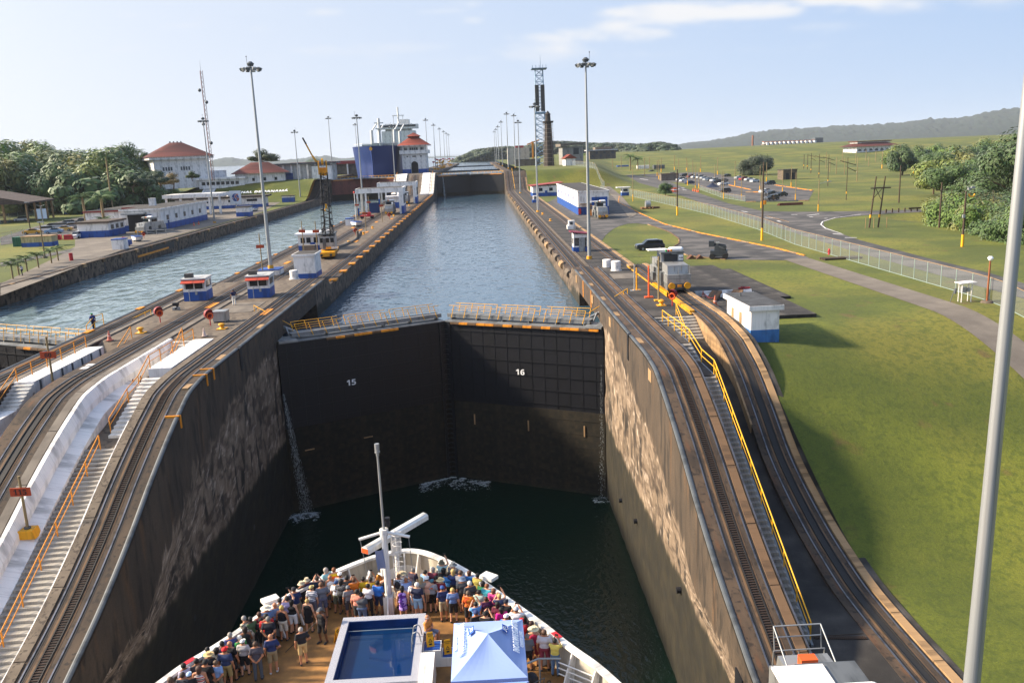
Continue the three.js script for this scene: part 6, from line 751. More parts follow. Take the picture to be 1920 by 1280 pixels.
{ const P = [], UVq = []; const zs = range(-38, 60, 60); for (let i = 0; i + 1 < zs.length; i++) for (let k = 0; k < 4; k++) { const q = (k2, z) => { const x = 48.7 + k2 * 0.98 + 1.2 * sstep(-8, -38, z) * 0; return [x, hRight(x, z) + 0.035, z]; }; const a = q(k, zs[i]), b = q(k + 1, zs[i]), c = q(k + 1, zs[i + 1]), d = q(k, zs[i + 1]); P.push(...a, ...d, ...c, ...a, ...c, ...b); for (const w of [a, d, c, a, c, b]) UVq.push(w[0] * 0.12, w[2] * 0.12); } const g = new THREE.BufferGeometry(); g.setAttribute('position', new THREE.Float32BufferAttribute(P, 3)); g.setAttribute('uv', new THREE.Float32BufferAttribute(UVq, 2)); g.computeVertexNormals(); struct('path', g, M.path, 'worn grey concrete path crossing the grass', 'path'); }
struct('path', poly(px([[1095, 318], [1112, 316], [1165, 350], [1195, 378], [1180, 384], [1150, 352]], 2), YG + 0.1, 0.1), M.path, 'narrow road climbing to the upper terrace', 'road');
const line = (l, w, m, o, n, y = YG + 0.04) => { for (let i = 0; i + 1 < l.length; i++) { const [a, b] = [l[i], l[i + 1]], dx = b[0] - a[0], dz = b[1] - a[1], L = Math.hypot(dx, dz), nx = -dz / L * w / 2, nz = dx / L * w / 2; part(n, poly([[a[0] + nx, a[1] + nz], [b[0] + nx, b[1] + nz], [b[0] - nx, b[1] - nz], [a[0] - nx, a[1] - nz]], y, 0.3), m, o); } };
{ const o = thing('road_marking', 'white edge line and arrows painted on the road junction', 'road marking'); line(px([Z7(910, 205), Z7(750, 226), Z7(672, 250), Z7(660, 268), Z7(690, 292), Z7(790, 325)]), 0.22, M.white, o, 'edge_line'); for (const q of [[Z7(735, 325), Z7(800, 330)], [Z7(810, 350), Z7(885, 350)], [Z7(390, 245), Z7(412, 250)], [Z7(310, 224), Z7(365, 227)], [Z7(475, 207), Z7(515, 207)], [Z7(575, 212), Z7(650, 203)], [Z7(590, 220), Z7(612, 221)], [Z7(682, 230), Z7(702, 229)], [Z7(165, 185), Z7(205, 190)]]) line(px(q), 0.5, M.white, o, 'arrow'); line(px([Z4(1190, 900), Z4(1360, 945)]), 0.15, M.yellow, o, 'centre_line'); for (const q of [[Z4(550, 690), Z4(575, 692)], [Z4(560, 703), Z4(590, 705)], [Z4(520, 695), Z4(535, 697)], [Z4(240, 620), Z4(300, 628)]]) line(px(q), 0.8, M.white, o, 'road_stud'); }
function kerbRun(label, l, m, w = 0.25, h = 0.16) { const o = thing('kerb', label, 'kerb'); for (let i = 0; i + 1 < l.length; i++) { const n = Math.max(1, Math.round(Math.hypot(l[i + 1][0] - l[i][0], l[i + 1][1] - l[i][1]) / 3)); for (let k = 0; k < n; k++) { const f = (t) => [lerp(l[i][0], l[i + 1][0], t), YG + h / 2, lerp(l[i][1], l[i + 1][1], t)]; part('kerb_stone', beam(f(k / n + 0.004), f((k + 1) / n - 0.004), w, h), (k * 7 + i) % 5 ? m : M.kerb, o); } } return o; }
kerbRun('yellow painted kerb along the outer edge of the service road', [[55.4, -229], [48.8, -190], [46.5, -140], [45.4, -105], [47.6, -81], [50.4, -64], [52.3, -52], [53, -41]], M.yorange);
kerbRun('worn kerb round the grass island beside the dark car', [[41.9, -106], [42.5, -92], [42.4, -85], [41.3, -73], [39.5, -65], [36.8, -58.7], [36.3, -55], [36.8, -47], [40.9, -40.6]], M.plank, 0.2, 0.12);
for (const [a, b, l] of [[Z4(905, 668), Z4(1080, 705), 'yellow kerb line in the middle of the car park'], [Z4(1035, 722), Z4(1150, 722), 'short yellow kerb line in the car park'], [Z4(1250, 668), Z4(1535, 710), 'long yellow kerb along the far car park edge'], [Z4(1035, 795), Z4(1510, 786), 'low dark kerb along the near car park edge']]) kerbRun(l, px([a, b]), l.includes('dark') ? M.greyd : M.yorange, 0.4, 0.25);
// chain-link fence, bay by bay
function fence(label, pts, bay, h, hf) { const o = thing('chain_link_fence', label, 'fence'); const mesh = mat('#8b8f90', 0.6, { transparent: true, opacity: 0.24, metal: 0.2 }), post = mat('#93a49c', 0.5, { metal: 0.3 }); const gP = cyl(0.05, 0.05, h, 0, 0, 0, 6); const P = []; for (let i = 0; i + 1 < pts.length; i++) { const [a, b] = [pts[i], pts[i + 1]], n = Math.max(1, Math.round(Math.hypot(b[0] - a[0], b[1] - a[1]) / bay)); for (let k = 0; k < n + (i + 2 === pts.length ? 1 : 0); k++) P.push([lerp(a[0], b[0], k / n), 0, lerp(a[1], b[1], k / n)]); } P.forEach((p) => { p[1] = hf(p[0], p[2]); }); P.forEach((p, i) => { const s = part('post', gP, post, o); s.position.set(...p); if (i + 1 < P.length) { const q = P[i + 1]; part('mesh_panel', quadGeo([p, q, [q[0], q[1] + h, q[2]], [p[0], p[1] + h, p[2]]]), mesh, o); part('top_rail', bar([p[0], p[1] + h, p[2]], [q[0], q[1] + h, q[2]], 0.03, 5), M.kerb, o); part('bottom_rail', bar([p[0], p[1] + 0.06, p[2]], [q[0], q[1] + 0.06, q[2]], 0.04, 4), post, o); } }); return o; }
fence('long chain-link fence between the grass and the road', [[56, 14], [56.6, -6], [57, -56], [59.8, -84], [61.5, -126], [60.8, -166], [59, -228]], 3.1, 2.5, hRight);
fence('chain-link fence climbing the bank behind the gate booth', [[53.5, -246], [54, -268], [62, -312], [60, -345], [58, -430]], 6, 2.6, hRight);
fence('low chain-link fence along the near car park side', px([Z4(690, 700), Z4(860, 762), Z4(1030, 790)]), 4, 1.6, hRight);
// utility poles [base u, v, top v, kind]
const poleList = [[...Z4(35, 540), 455], [...Z4(100, 540), 450], [...Z4(172, 540), 455], [...Z4(275, 600), 460], [...Z4(188, 790), 520, 'y'], [...Z4(312, 545), 460], [...Z4(370, 600), 480, 'y'], [...Z4(382, 625), 475, 'y'], [...Z4(400, 570), 460, 'y'], [...Z4(500, 555), 440, 'y'], [...Z4(530, 545), 470], [...Z4(520, 895), 545, 'yb'], [...Z4(598, 670), 500, 'y'], [...Z4(590, 560), 460, 'y'], [...Z4(637, 590), 480], [...Z4(657, 712), 515, 'y'], [...Z4(683, 692), 535, 'y'], [...Z4(695, 570), 450, 'y'], [...Z4(803, 620), 510], [...Z4(823, 590), 455, 'y'], [...Z4(855, 760), 565], [...Z4(868, 772), 560, 'y'], [...Z4(953, 675), 485, 'y'], [...Z4(1002, 782), 575, 'y'], [...Z4(1140, 717), 520, 'y'], [...Z4(1150, 840), 605, 'y'], [...Z4(1156, 1085), 490, 'yb'], [...Z4(1190, 640), 495, 'y'], [...Z4(1310, 725), 550, 'y'], [...Z4(1375, 682), 515, 'y'], [...Z4(1407, 780), 570, 'y'], [...Z4(1470, 545), 435, 'm'], [...Z4(1497, 550), 440, 'm'], [...Z4(1523, 580), 425, 'mx'], [...Z4(1583, 615), 430, 'mx'], [...Z4(1650, 675), 435, 'mx'], [...Z4(1665, 570), 470], [...Z4(1713, 585), 455], [...Z4(1637, 540), 420], [...Z4(1760, 500), 410], [...Z4(1775, 590), 455], [...Z4(1788, 780), 455, 'mx'], [...Z4(1868, 640), 450], [...Z4(1578, 865), 620, 'yl'],
  [...Z5(590, 600), 515, 'a'], [...Z5(480, 575), 470, 'a'], [...Z5(567, 555), 460, 'a'], [...Z5(650, 560), 470, 'a'], [...Z5(740, 580), 480, 'a'], [...Z5(705, 622), 470, 'ay'], [...Z5(770, 612), 530, 'ay'], [...Z5(797, 550), 440, 'a'], [...Z5(850, 915), 590, 'ab'], [...Z5(853, 645), 410, 'ay'], [...Z5(975, 668), 570, 'ay'], [...Z5(1195, 1130), 735, 'acb'], [...Z5(1393, 1290), 810, 'ayb'], [...Z7(1692, 755), 480, '7f']];
const kindName = ['bare', 'thin', 'weathered', 'leaning', 'slim', 'dark'];
poleList.forEach(([u, v, t, k = ''], i) => {
  const b = GT(u, v), vt = k.startsWith('7') ? 340 + t / 3.31 : k.startsWith('a') ? 180 + t / 4.571 : 180 + t / 4, h = Math.min(26, Math.max(3, tall(b, vt))), dist = Math.hypot(b[0] - 4.7, b[2] - 85), big = k.includes('b'), r = big ? 0.19 : Math.max(0.12, dist * 0.00042);
  const where = dist > 330 ? 'far out in the meadow' : k.includes('m') ? 'in the meadow right of the car park' : b[2] < -150 ? 'around the car park' : 'beside the fence and road';
  const o = thing('utility_pole', `${k.includes('y') ? 'yellow-footed' : 'dark'} utility pole ${where}${big ? ', one of the tall near ones' : ''}`, 'utility pole', b, 0, 'utility poles on the right');
  if (k === 'yl') o.userData.label = 'street lamp pole with yellow foot at the road junction'; if (k === 'acb') o.userData.label = 'utility pole with crossarm in front of the right trees'; if (k === 'ayb') o.userData.label = 'utility pole with floodlights beside the white weather box'; if (k === '7f') o.userData.label = 'rusty pole with white lamp beside the fence'; if (i === 11) o.userData.label = 'tall dark pole with yellow foot in front of the fence middle'; if (i === 26) o.userData.label = 'tallest dark pole with orange box beside the fence'; if (k === 'ab') o.userData.label = 'lone dark pole before the right meadow trees';
  part('pole', cyl(r, r * 0.7, h, 0, -0.1, 0, 8), k === '7f' ? mat('#8a5030', 0.85) : big || k.includes('m') ? M.pole : M.polel, o); if (k.includes('y')) part('yellow_foot', cyl(r * 1.15, r * 1.12, Math.min(2.2, h * 0.22), 0, 0, 0, 8), M.yrail, o); if (k.includes('m')) part('yellow_band', cyl(r * 1.15, r * 1.1, 0.6, 0, 1.8, 0, 8), M.yrail, o);
  if (k.includes('x')) part('crossarm', [bar([-2.2, h - 1.0, 0], [2.4, h - 2.4, 0], 0.1, 4), bar([0, h - 3, 0], [2.6, h - 4.2, 0], 0.1, 4)], M.pole, o); if (k.includes('c')) part('crossarm', cbox(2.4, 0.18, 0.14, 0.1, h - 1.6, 0), M.pole, o); if (k.includes('l')) part('lamp_arm', [bar([0, h - 1.2, 0], [2.2, h - 0.7, 0], 0.05), cbox(0.9, 0.16, 0.3, 2.5, h - 0.8, 0)], M.galv, o);
  if (k === 'ayb') { part('floodlight', [cbox(0.5, 0.3, 0.4, 0.5, h + 0.1, 0), cbox(0.5, 0.3, 0.4, 1.0, h + 0.3, 0)], M.galv, o); part('yellow_hook', new THREE.TorusGeometry(0.45, 0.12, 6, 14, Math.PI).rotateZ(Math.PI).translate(0.9, h - 0.5, 0), M.yrail, o); part('junction_box', cbox(0.35, 0.5, 0.3, -0.2, h * 0.52, 0.15), M.galv, o); } if (k === '7f') { part('lamp', [new THREE.SphereGeometry(0.22, 10, 8).translate(0, h, 0), cyl(0.3, 0.18, 0.2, 0, h + 0.05, 0)], M.whiteclean, o); part('foot', cyl(0.7, 0.5, 0.25, 0, -0.05, 0, 10), M.conc, o); } if (i === 26) part('orange_box', cbox(0.4, 0.7, 0.3, 0.3, h * 0.46, 0.2), M.yorange, o);
});
{ const a = GT(...Z5(595, 1130)), b = GT(...Z5(672, 1125)), h = tall(a, 180 + 690 / 4.571), o = thing('h_frame_pole', 'dark H-frame power pole with yellow bands on the grass triangle', 'power pole', a); const d = [b[0] - a[0], b[1] - a[1], b[2] - a[2]], lx = 0.9; for (const q of [[0, 0, 0], d]) { part('leg', bar(q, [q[0] + lx, q[1] + h, q[2]], 0.17, 8, 0.12), M.pole, o); part('yellow_band', bar([q[0] + 0.12, q[1] + 1.9, q[2]], [q[0] + 0.16, q[1] + 2.5, q[2]], 0.19, 8), M.yrail, o); } part('crossarm', bar([lx - 1, h - 2.2, 0], [d[0] + lx + 1.2, h - 2.2, d[2]], 0.12, 4), M.pole, o); part('brace', [bar([0.3, h * 0.55, 0], [d[0] + 0.75, h * 0.8, d[2]], 0.06), bar([0.75, h * 0.8, 0], [d[0] + 0.3, h * 0.55, d[2]], 0.06)], M.pole, o); for (const [x, z] of [[-1.1, 0.8], [0.6, 0.6], [3.0, 0.9]]) part('guard_stake', cyl(0.06, 0.06, 2.0, x, 0, z, 5), M.kerb, o); }
// cars
const paints = {}; const paint = (c) => paints[c] ??= mat(c, 0.3, { phys: 1, clearcoat: 0.8, clearcoatRoughness: 0.1 });
function carShape(suv) { const L = 2.3, top = suv ? 1.68 : 1.45; const body = [[-L, 0.35], [-L, 0.85], [-L + 0.25, 0.98], [-1.0, 1.02], [1.9, 1.02], [L, 0.9], [L, 0.35]], cab = suv ? [[-1.35, 1.0], [-0.6, top - 0.04], [1.2, top], [1.95, top - 0.12], [2.15, 1.0]] : [[-1.15, 1.0], [-0.35, top], [0.9, top], [1.75, 1.02]]; const e = (p, w, b) => { const s = new THREE.Shape(p.map((q) => new THREE.Vector2(...q))); const g = new THREE.ExtrudeGeometry(s, { depth: 2 * w - 2 * b, bevelEnabled: true, bevelSize: b, bevelThickness: b, bevelSegments: 2 }); g.translate(0, 0, -w + b); return g; }; return { body: merge([e(body, 0.9, 0.08)]), cab: e(cab, 0.78, 0.1), glass: merge([e(cab.map(([x, y]) => [x * 0.985 + (suv ? 0.02 : 0), 1.02 + (y - 1.02) * 0.9]), 0.795, 0.1)]), top }; }
const SHAPES = [carShape(false), carShape(true)]; const gW = cyl(0.33, 0.33, 0.24, 0, 0, 0, 16).rotateX(Math.PI / 2), gH = cyl(0.2, 0.2, 0.26, 0, 0, 0, 10).rotateX(Math.PI / 2);
function car(label, p, t, col, suv = 1, group = 'parked cars') { const o = thing('parked_car', label, 'car', p, t, group), S = SHAPES[suv]; part('body', S.body, paint(col), o); part('windows', S.glass, M.glass, o); part('roof', box(-0.5, suv ? 1.4 : 0.85, S.top - 0.02, S.top + 0.06, -0.68, 0.68), paint(col), o); for (const x of [-1.45, 1.42]) for (const z of [-0.86, 0.86]) { const w = part('wheel', gW, M.tyre, o); w.position.set(x, 0.33, z); part('rim', gH, M.galv, w); } for (const z of [-0.6, 0.6]) { part('headlight', box(-2.4, -2.28, 0.7, 0.85, z - 0.2, z + 0.2), M.galv, o); part('tail_light', box(2.3, 2.4, 0.75, 0.9, z - 0.18, z + 0.18), M.red, o); } return o; }
car('dark navy hatchback parked on the grass island', [32.8, YG, -57.6], 0.06, '#10162c', 1, 'cars near the locks');
const cl = [[325, 571, '#22262c', 'dark grey car beside the container row'], [480, 592, '#1c2434', 'dark blue car in the back row, left end'], [570, 603, '#23262a', 'charcoal car in the back row'], [622, 610, '#7c1c22', 'maroon car in the back row'], [655, 614, '#d8d8d6', 'white car beside the maroon car'], [690, 616, '#c9cbcc', 'silver-white car third from the maroon car'], [722, 622, '#a8acb0', 'silver car in the dense row'], [745, 633, '#9ca2a8', 'grey-silver car in the dense row'], [772, 638, '#3a4450', 'slate car in the dense row'], [798, 640, '#dadada', 'white car near the end of the dense row'], [815, 652, '#1e2638', 'navy car near the end of the dense row'], [868, 640, '#2c3644', 'dark car behind the white sedan'], [865, 667, '#e0e0de', 'white sedan at the front end of the dense row'], [505, 622, '#d0d2d2', 'white car behind the concrete hut'], [545, 634, '#b0b4b8', 'silver car next to the white pair'], [572, 642, '#dcdcda', 'white car in the left front row'], [612, 658, '#26324c', 'blue-grey car ending the left front row'], [893, 604, '#1a1c22', 'black car alone before the round tree'], [982, 620, '#b4b8bc', 'silver car beside the red one'], [1018, 630, '#a01c20', 'bright red car near the round tree'], [1060, 634, '#d6d8d8', 'white car right of the red one'], [1102, 646, '#c8ccd0', 'pale silver wagon right of the red one'], [1215, 664, '#1c2840', 'navy pickup at the right of the car park'], [875, 724, '#3a3438', 'brown-grey car inside the low fence'], [1182, 726, '#c4c6c8', 'silver car behind the tallest pole'], [1222, 744, '#24262c', 'dark van right of the tallest pole'], [1298, 752, '#101216', 'black car in the near right row'], [1228, 782, '#32363c', 'dark car nearest the road']];
for (const [x, y, c, l] of cl) car(l, G(...Z4(x, y), YG + 0.03), 0.35 + 0.25 * hsh(x, y), c, hsh(x, 3) > 0.35 ? 1 : 0, 'cars in the right car park');
car('white car tucked behind the workshop corner', G(1129, 364), 1.3, '#d8d8d8', 0, 'cars near the locks');
{ const o = thing('beach_tent', 'small dark blue canopy in the car park', 'tent', G(...Z4(785, 715))); part('tent_roof', new THREE.ConeGeometry(3, 1.6, 4).rotateY(0.8).translate(0, 2.4, 0), mat('#1a2640', 0.8), o); for (const [x, z] of [[-1.4, -1.4], [1.4, -1.4], [1.4, 1.4], [-1.4, 1.4]]) part('leg', cyl(0.04, 0.04, 1.7, x, 0, z, 5), M.galv, o); }
[[640, 712], [655, 715], [670, 718], [680, 721]].forEach(([x, y], i) => trafficCone(['first', 'second', 'third', 'fourth'][i] + ' of four orange cones in a row by the car park entrance', ...G(...Z4(x, y)), 1.7)); [[494, 716], [508, 718]].forEach(([x, y], i) => { const o = thing('road_barrier', (i ? 'right' : 'left') + ' red and white barrier behind the small tree', 'barrier', G(...Z4(x, y))); part('barrier_body', prism([[-1, 0], [1, 0], [0.9, 1.5], [-0.9, 1.5]], -0.3, 0.3), M.orange, o); part('white_band', cbox(1.9, 0.4, 0.62, 0, 0.6, 0), M.whiteclean, o); });
function hut(name, label, cat, [x, y, z], t, w, h, d, o2 = {}) { const o = thing(name, label, cat, [x, y, z], t), bh = o2.base ?? h * 0.36; part('wall', cbox(w, h - bh, d, 0, bh, 0), o2.wall ?? M.white, o); if (bh) part('blue_base', cbox(w + 0.05, bh, d + 0.05, 0, 0, 0), o2.bm ?? M.blue, o); part('roof', o2.roofg ?? cbox(w + 0.6, 0.25, d + 0.6, 0, h, 0), o2.roof ?? M.roofd, o); for (const [wx, wy, ww, wh, side = 'f'] of o2.win ?? []) { const f = part('window', side === 'f' ? cbox(ww, wh, 0.06, wx, wy, d / 2 + 0.04) : cbox(0.06, wh, ww, -w / 2 - 0.04, wy, wx), o2.glass ?? M.glass, o); part('frame', side === 'f' ? cbox(ww + 0.12, 0.08, 0.1, wx, wy - 0.08, d / 2 + 0.05) : cbox(0.1, 0.08, ww + 0.12, -w / 2 - 0.05, wy - 0.08, wx), M.white, f); } for (const [wx, ww, wh, side = 'f', m = M.blue] of o2.door ?? []) part('door', side === 'f' ? cbox(ww, wh, 0.08, wx, 0.02, d / 2 + 0.05) : cbox(0.08, wh, ww, -w / 2 - 0.05, 0.02, wx), m, o); return o; }
{ const o = hut('equipment_hut', 'small white hut with blue base at the edge of the right grass', 'hut', [28.75, YG - 0.5, 10.2], 0.03, 2.5, 3.2, 6.6, { base: 1.45, bm: mat('#3a70b0', 0.7, { map: T.grime }), roofg: merge([cbox(3.1, 0.42, 7.2, 0, 3.2, 0)]), roof: M.white }); part('roof_felt', cbox(2.9, 0.05, 7.0, 0, 3.62, 0), mat('#5a5c60', 0.9, { map: T.speck }), o); for (const z of [-1.6, 0.6]) part('louvre', box(-1.32, -1.24, 1.5, 2.6, z - 0.25, z + 0.25), M.kerb, o); part('loose_board', cbox(0.06, 1.7, 0.6, 0, 0, 0).rotateZ(0.25).translate(-1.65, 0, 0.9), M.galv, o); part('roof_pipe', cyl(0.07, 0.07, 0.35, -0.6, 3.65, -1.5), M.greyd, o); part('step', cbox(1, 0.25, 0.8, -1.2, 0.2, 3), M.kerb, o); }
solo('manhole_cover', 'pale square slab lying on the grass in front of the hut', 'cover slab', box(33.6, 36.0, -2.6, -2.36, 12.3, 14.0), M.galv); solo('manhole_cover', 'round rusty manhole in the grass right of the pale slab', 'manhole', cyl(0.75, 0.75, 0.25, 38.3, -2.85, 13.4, 18), mat('#6a5238', 0.9)); solo('short_stake', 'short wooden stake in the grass beside the path', 'stake', cyl(0.09, 0.07, 0.6, 45.6, -2.2, 7.3, 6), M.wood);
solo('concrete_apron', 'dark concrete apron behind the small hut', 'apron', [prism([[27.1, -0.95], [36.9, -0.95], [36.9, -2.2], [27.1, -2.2]], -33, 4.6), prism([[36.9, -1.0], [38.2, -1.0], [38.2, -2.2], [36.9, -2.2]], -29, -6)], M.dark);
{ const o = thing('loading_plinth', 'low white concrete plinth carrying the wooden ramps', 'plinth', [31.3, -0.95, -8.2]); part('plinth_wall', [cbox(6.4, 0.55, 0.35, 0, 0, 0), cbox(5.6, 0.3, 1.2, 0.6, 0, 0.8)], M.white, o); part('pipe_bundle', [bar([1.8, 0.65, -0.2], [3.0, 0.75, 0.2], 0.12), bar([2.0, 0.85, 0.2], [2.8, 0.7, -0.3], 0.1)], M.redd, o); } for (const [x, l] of [[29.7, 'left weathered wooden ramp on the apron'], [32.1, 'right weathered wooden ramp on the apron']]) { const o = thing('wooden_ramp', l, 'ramp', [x, -0.95, -6.2], -0.45, 'wooden loading ramps'); for (const k of [-0.38, 0, 0.38]) part('plank', prismX([[-2, 0.62], [2.1, 0.1], [2.1, 0], [-2, 0.0]], k - 0.18, k + 0.18), k ? M.wood : M.plank, o); }
{ const o = thing('manlift', 'dark grey folded boom lift parked on the asphalt', 'boom lift', [40.4, YG, -42.6], -0.3), g = mat('#343a42', 0.5, { map: T.grime }); part('chassis', [cbox(2.5, 0.9, 1.9, 0, 0.35, 0), cbox(1.7, 0.8, 1.6, 0.2, 1.2, 0)], g, o); part('boom', [beam([-1.0, 2.3, 0.2], [1.0, 1.9, 0.2], 0.35, 0.35), beam([-0.9, 2.0, -0.3], [1.1, 1.6, -0.3], 0.35, 0.3), beam([-0.4, 2.1, 0.6], [0.9, 1.5, 0.9], 0.2, 0.25)], g, o); part('basket', cbox(0.8, 0.9, 0.9, -1.1, 1.8, 0.1), g, o); part('light', cbox(0.5, 0.25, 0.3, -0.2, 2.3, 0.5), M.galv, o); for (const [x, z] of [[-0.95, 0.95], [0.95, 0.95], [-0.95, -0.95], [0.95, -0.95]]) part('wheel', cyl(0.42, 0.42, 0.35, 0, 0, 0, 14).rotateX(Math.PI / 2).translate(x, 0.42, z), M.tyre, o); }
for (const [x, z, l] of [[36.4, -43.6, 'left'], [37.6, -43.2, 'right']]) solo('log_crib', `rusty triangular steel beam beside the boom lift, the ${l} one`, 'steel beam', prism([[-0.7, 0], [0.7, 0], [0, 0.6]], -0.6, 0.6).translate(x, YG, z), mat('#5a3a28', 0.85));
// buildings near the locks
{ const o = hut('workshop', 'white workshop with blue base and blue roller door', 'building', [34.6, YG, -174], 0.0, 8.2, 6, 62, { base: 2.1, roofg: merge([cbox(8.6, 0.3, 62.4, 0, 6, 0)]), roof: M.white, win: [] }); part('roof_felt', cbox(7.8, 0.04, 61.6, 0, 6.3, 0), M.roofd, o); part('roller_door', [cbox(4.2, 4.6, 0.15, 1.6, 0, 31.1)], M.blue, o); part('door', cbox(0.9, 2.1, 0.1, -2.9, 0, 31.1), M.blue, o); part('canopy', [cbox(3, 0.2, 2, -2.3, 2.9, 32.2), cbox(0.4, 2.9, 0.4, -1.0, 0, 33)], M.conc, o); part('fire_cabinet', cbox(0.6, 1.4, 0.3, -3.7, 0.3, 31.2), M.red, o); for (let k = 0; k < 5; k++) part('louvre', box(-4.2, -4.12, 3.6, 4.6, -26 + k * 11, -24 + k * 11), M.blue, o); }
{ const o = thing('orange_trolley', 'orange cage trolley in front of the workshop', 'trolley', [33.4, YG, -137.5]); part('cage', [cbox(2, 0.2, 1.6, 0, 0.2, 0), ...[[-0.9, -0.7], [0.9, -0.7], [0.9, 0.7], [-0.9, 0.7]].map(([x, z]) => cyl(0.06, 0.06, 2.6, x, 0.2, z)), cbox(2, 0.1, 0.1, 0, 1.6, 0.7), cbox(2, 0.1, 0.1, 0, 2.7, 0.7), cbox(1.9, 1.1, 0.08, 0, 0.4, 0.7)], M.yorange, o); for (const x of [-0.8, 0.8]) part('wheel', cyl(0.15, 0.15, 1.5, 0, 0, 0).rotateX(Math.PI / 2).translate(x, 0.15, -0.75), M.tyre, o); }
{ const o = thing('drum_skid', 'blue and white tank skid beside the orange trolley', 'tank', [34.6, YG, -134]); part('skid', cbox(2, 0.7, 1.4, 0, 0, 0), M.blue, o); part('tank', cyl(0.55, 0.55, 0.9, 0, 0.7, 0), M.white, o); }
{ const o = hut('long_hut', 'long low hut with red roof behind the workshop', 'hut', [30.5, YG, -256], 0.02, 11, 4, 12, { base: 1.4, roof: mat('#8e3a34', 0.7), roofg: prism([[-6.4, 4.0], [6.4, 4.9], [6.4, 5.1], [-6.4, 4.2]], -6.8, 6.8), win: [[-2.5, 2, 1.4, 1.2], [1.5, 2, 1.4, 1.2]], door: [[-0.4, 1, 2.2]] }); }
{ const o = thing('guard_booth', 'white guard booth with maroon sloping roof beside the mast', 'booth', [21.3, YC, -60.5]); part('wall', [box(-1.2, -1.05, 0, 3.1, -1.2, 1.2), box(1.05, 1.2, 0, 2.9, -1.2, 1.2), box(-1.05, 1.05, 0, 3.0, -1.2, -1.05), box(-1.05, -0.3, 0, 1.0, 1.05, 1.2), box(-1.05, 1.05, 2.4, 3.0, 1.05, 1.2)], M.white, o); part('blue_base', [box(-1.24, -0.3, 0, 0.8, 1.2, 1.24), box(0.75, 1.24, 0, 0.8, 1.2, 1.24), box(-1.24, -1.2, 0, 0.8, -1.2, 1.24)], M.blue, o); part('door', box(-0.25, 0.75, 0.02, 2.35, 1.08, 1.16), M.galv, o); part('window', box(-1.23, -1.2, 1.3, 2.3, -0.6, 0.6), M.glass, o); part('roof', prism([[-1.7, 3.35], [1.5, 2.95], [1.5, 3.1], [-1.7, 3.5]], -1.6, 1.6), mat('#7a2436', 0.6), o); }
for (const [x, z, l, s] of [[23.5, -212, 'blue and white equipment box on the far grass strip', 1], [24.4, -104, 'white generator box on the concrete beside the right track', 0.8]]) { const o = thing('generator_box', l, 'generator', [x, YC, z]); part('lower_box', cbox(2.2 * s, 1.0 * s, 2.6 * s, 0, 0, 0), s > 0.9 ? M.blue : M.white, o); part('upper_box', cbox(1.7 * s, 1.3 * s, 2.0 * s, 0.1, 1.0 * s, 0), M.white, o); part('vent', cbox(0.8 * s, 0.8 * s, 0.1, 0, 1.2 * s, 1.02 * s), M.greyd, o); }
hut('gate_booth', 'small white and blue gate booth at the start of the fence', 'booth', [57.8, YG, -231], 0, 2.6, 2.9, 2.6, { base: 1.2, win: [[0, 1.6, 1.6, 0.9], [0, 1.6, 1.4, 0.9, 's']], roofg: cbox(5, 0.25, 3.6, -0.6, 2.9, 0), roof: M.white });
{ const [x, y, z] = GT(...Z7(1552, 748)); const o = thing('weather_station', 'white weather box on legs beside the yellow-footed pole', 'weather station', [x, y, z]); for (const [a, b] of [[-0.5, -0.3], [0.5, -0.3], [0.5, 0.3], [-0.5, 0.3]]) part('leg', cyl(0.05, 0.05, 1.9, a, 0, b, 5), M.white, o); part('roof', prism([[-0.85, 1.95], [0.85, 2.05], [0.85, 2.12], [-0.85, 2.02]], -0.6, 0.6), M.white, o); part('louvre_box', [cbox(0.45, 0.55, 0.4, -0.2, 1.0, 0), cbox(0.35, 0.4, 0.35, 0.25, 1.05, 0.05)], M.galv, o); part('ladder', [bar([-1.5, 0, 0], [-1.1, 1.4, 0], 0.035), bar([-1.1, 0.9, 0.1], [-1.05, 1.45, 0.1], 0.12)], M.greyd, o); }
{ const [x, y, z] = GT(...Z4(1660, 1190)); const o = thing('fire_hydrant', 'red fire hydrant on the grass by the fence', 'hydrant', [x, y, z]); part('barrel', [cyl(0.16, 0.14, 0.75, 0, 0, 0, 12), new THREE.SphereGeometry(0.17, 10, 6, 0, 6.3, 0, 1.57).translate(0, 0.75, 0)], M.red, o); part('outlet', cyl(0.08, 0.08, 0.5, 0, 0, 0).rotateZ(Math.PI / 2).translate(0.25, 0.5, 0), M.red, o); } { const [x, y, z] = G(...Z4(1745, 1222)); const o = thing('timber_stack', 'low stack of dark timbers on the grass by the fence', 'timber', [x, y, z], 0.05); for (let k = 0; k < 4; k++) part('timber', cbox(5.6, 0.28, 0.32, 0.05 * k, 0, -0.6 + k * 0.4), M.pole, o); } { const [x, y, z] = G(...Z4(310, 845)); const o = thing('scrap_pile', 'pile of timbers and a grey drum on the grass behind the road', 'scrap pile', [x, y, z]); for (let k = 0; k < 6; k++) part('timber', cbox(0.5, 0.5, 2.6, -2 + k * 0.9, 0, 0).rotateY(0.1 * k), M.wood, o); part('drum', cyl(1.1, 1.1, 1.4, 0, 0, 0, 14).rotateZ(Math.PI / 2).translate(0.4, 1.2, -0.5), M.galv, o); }
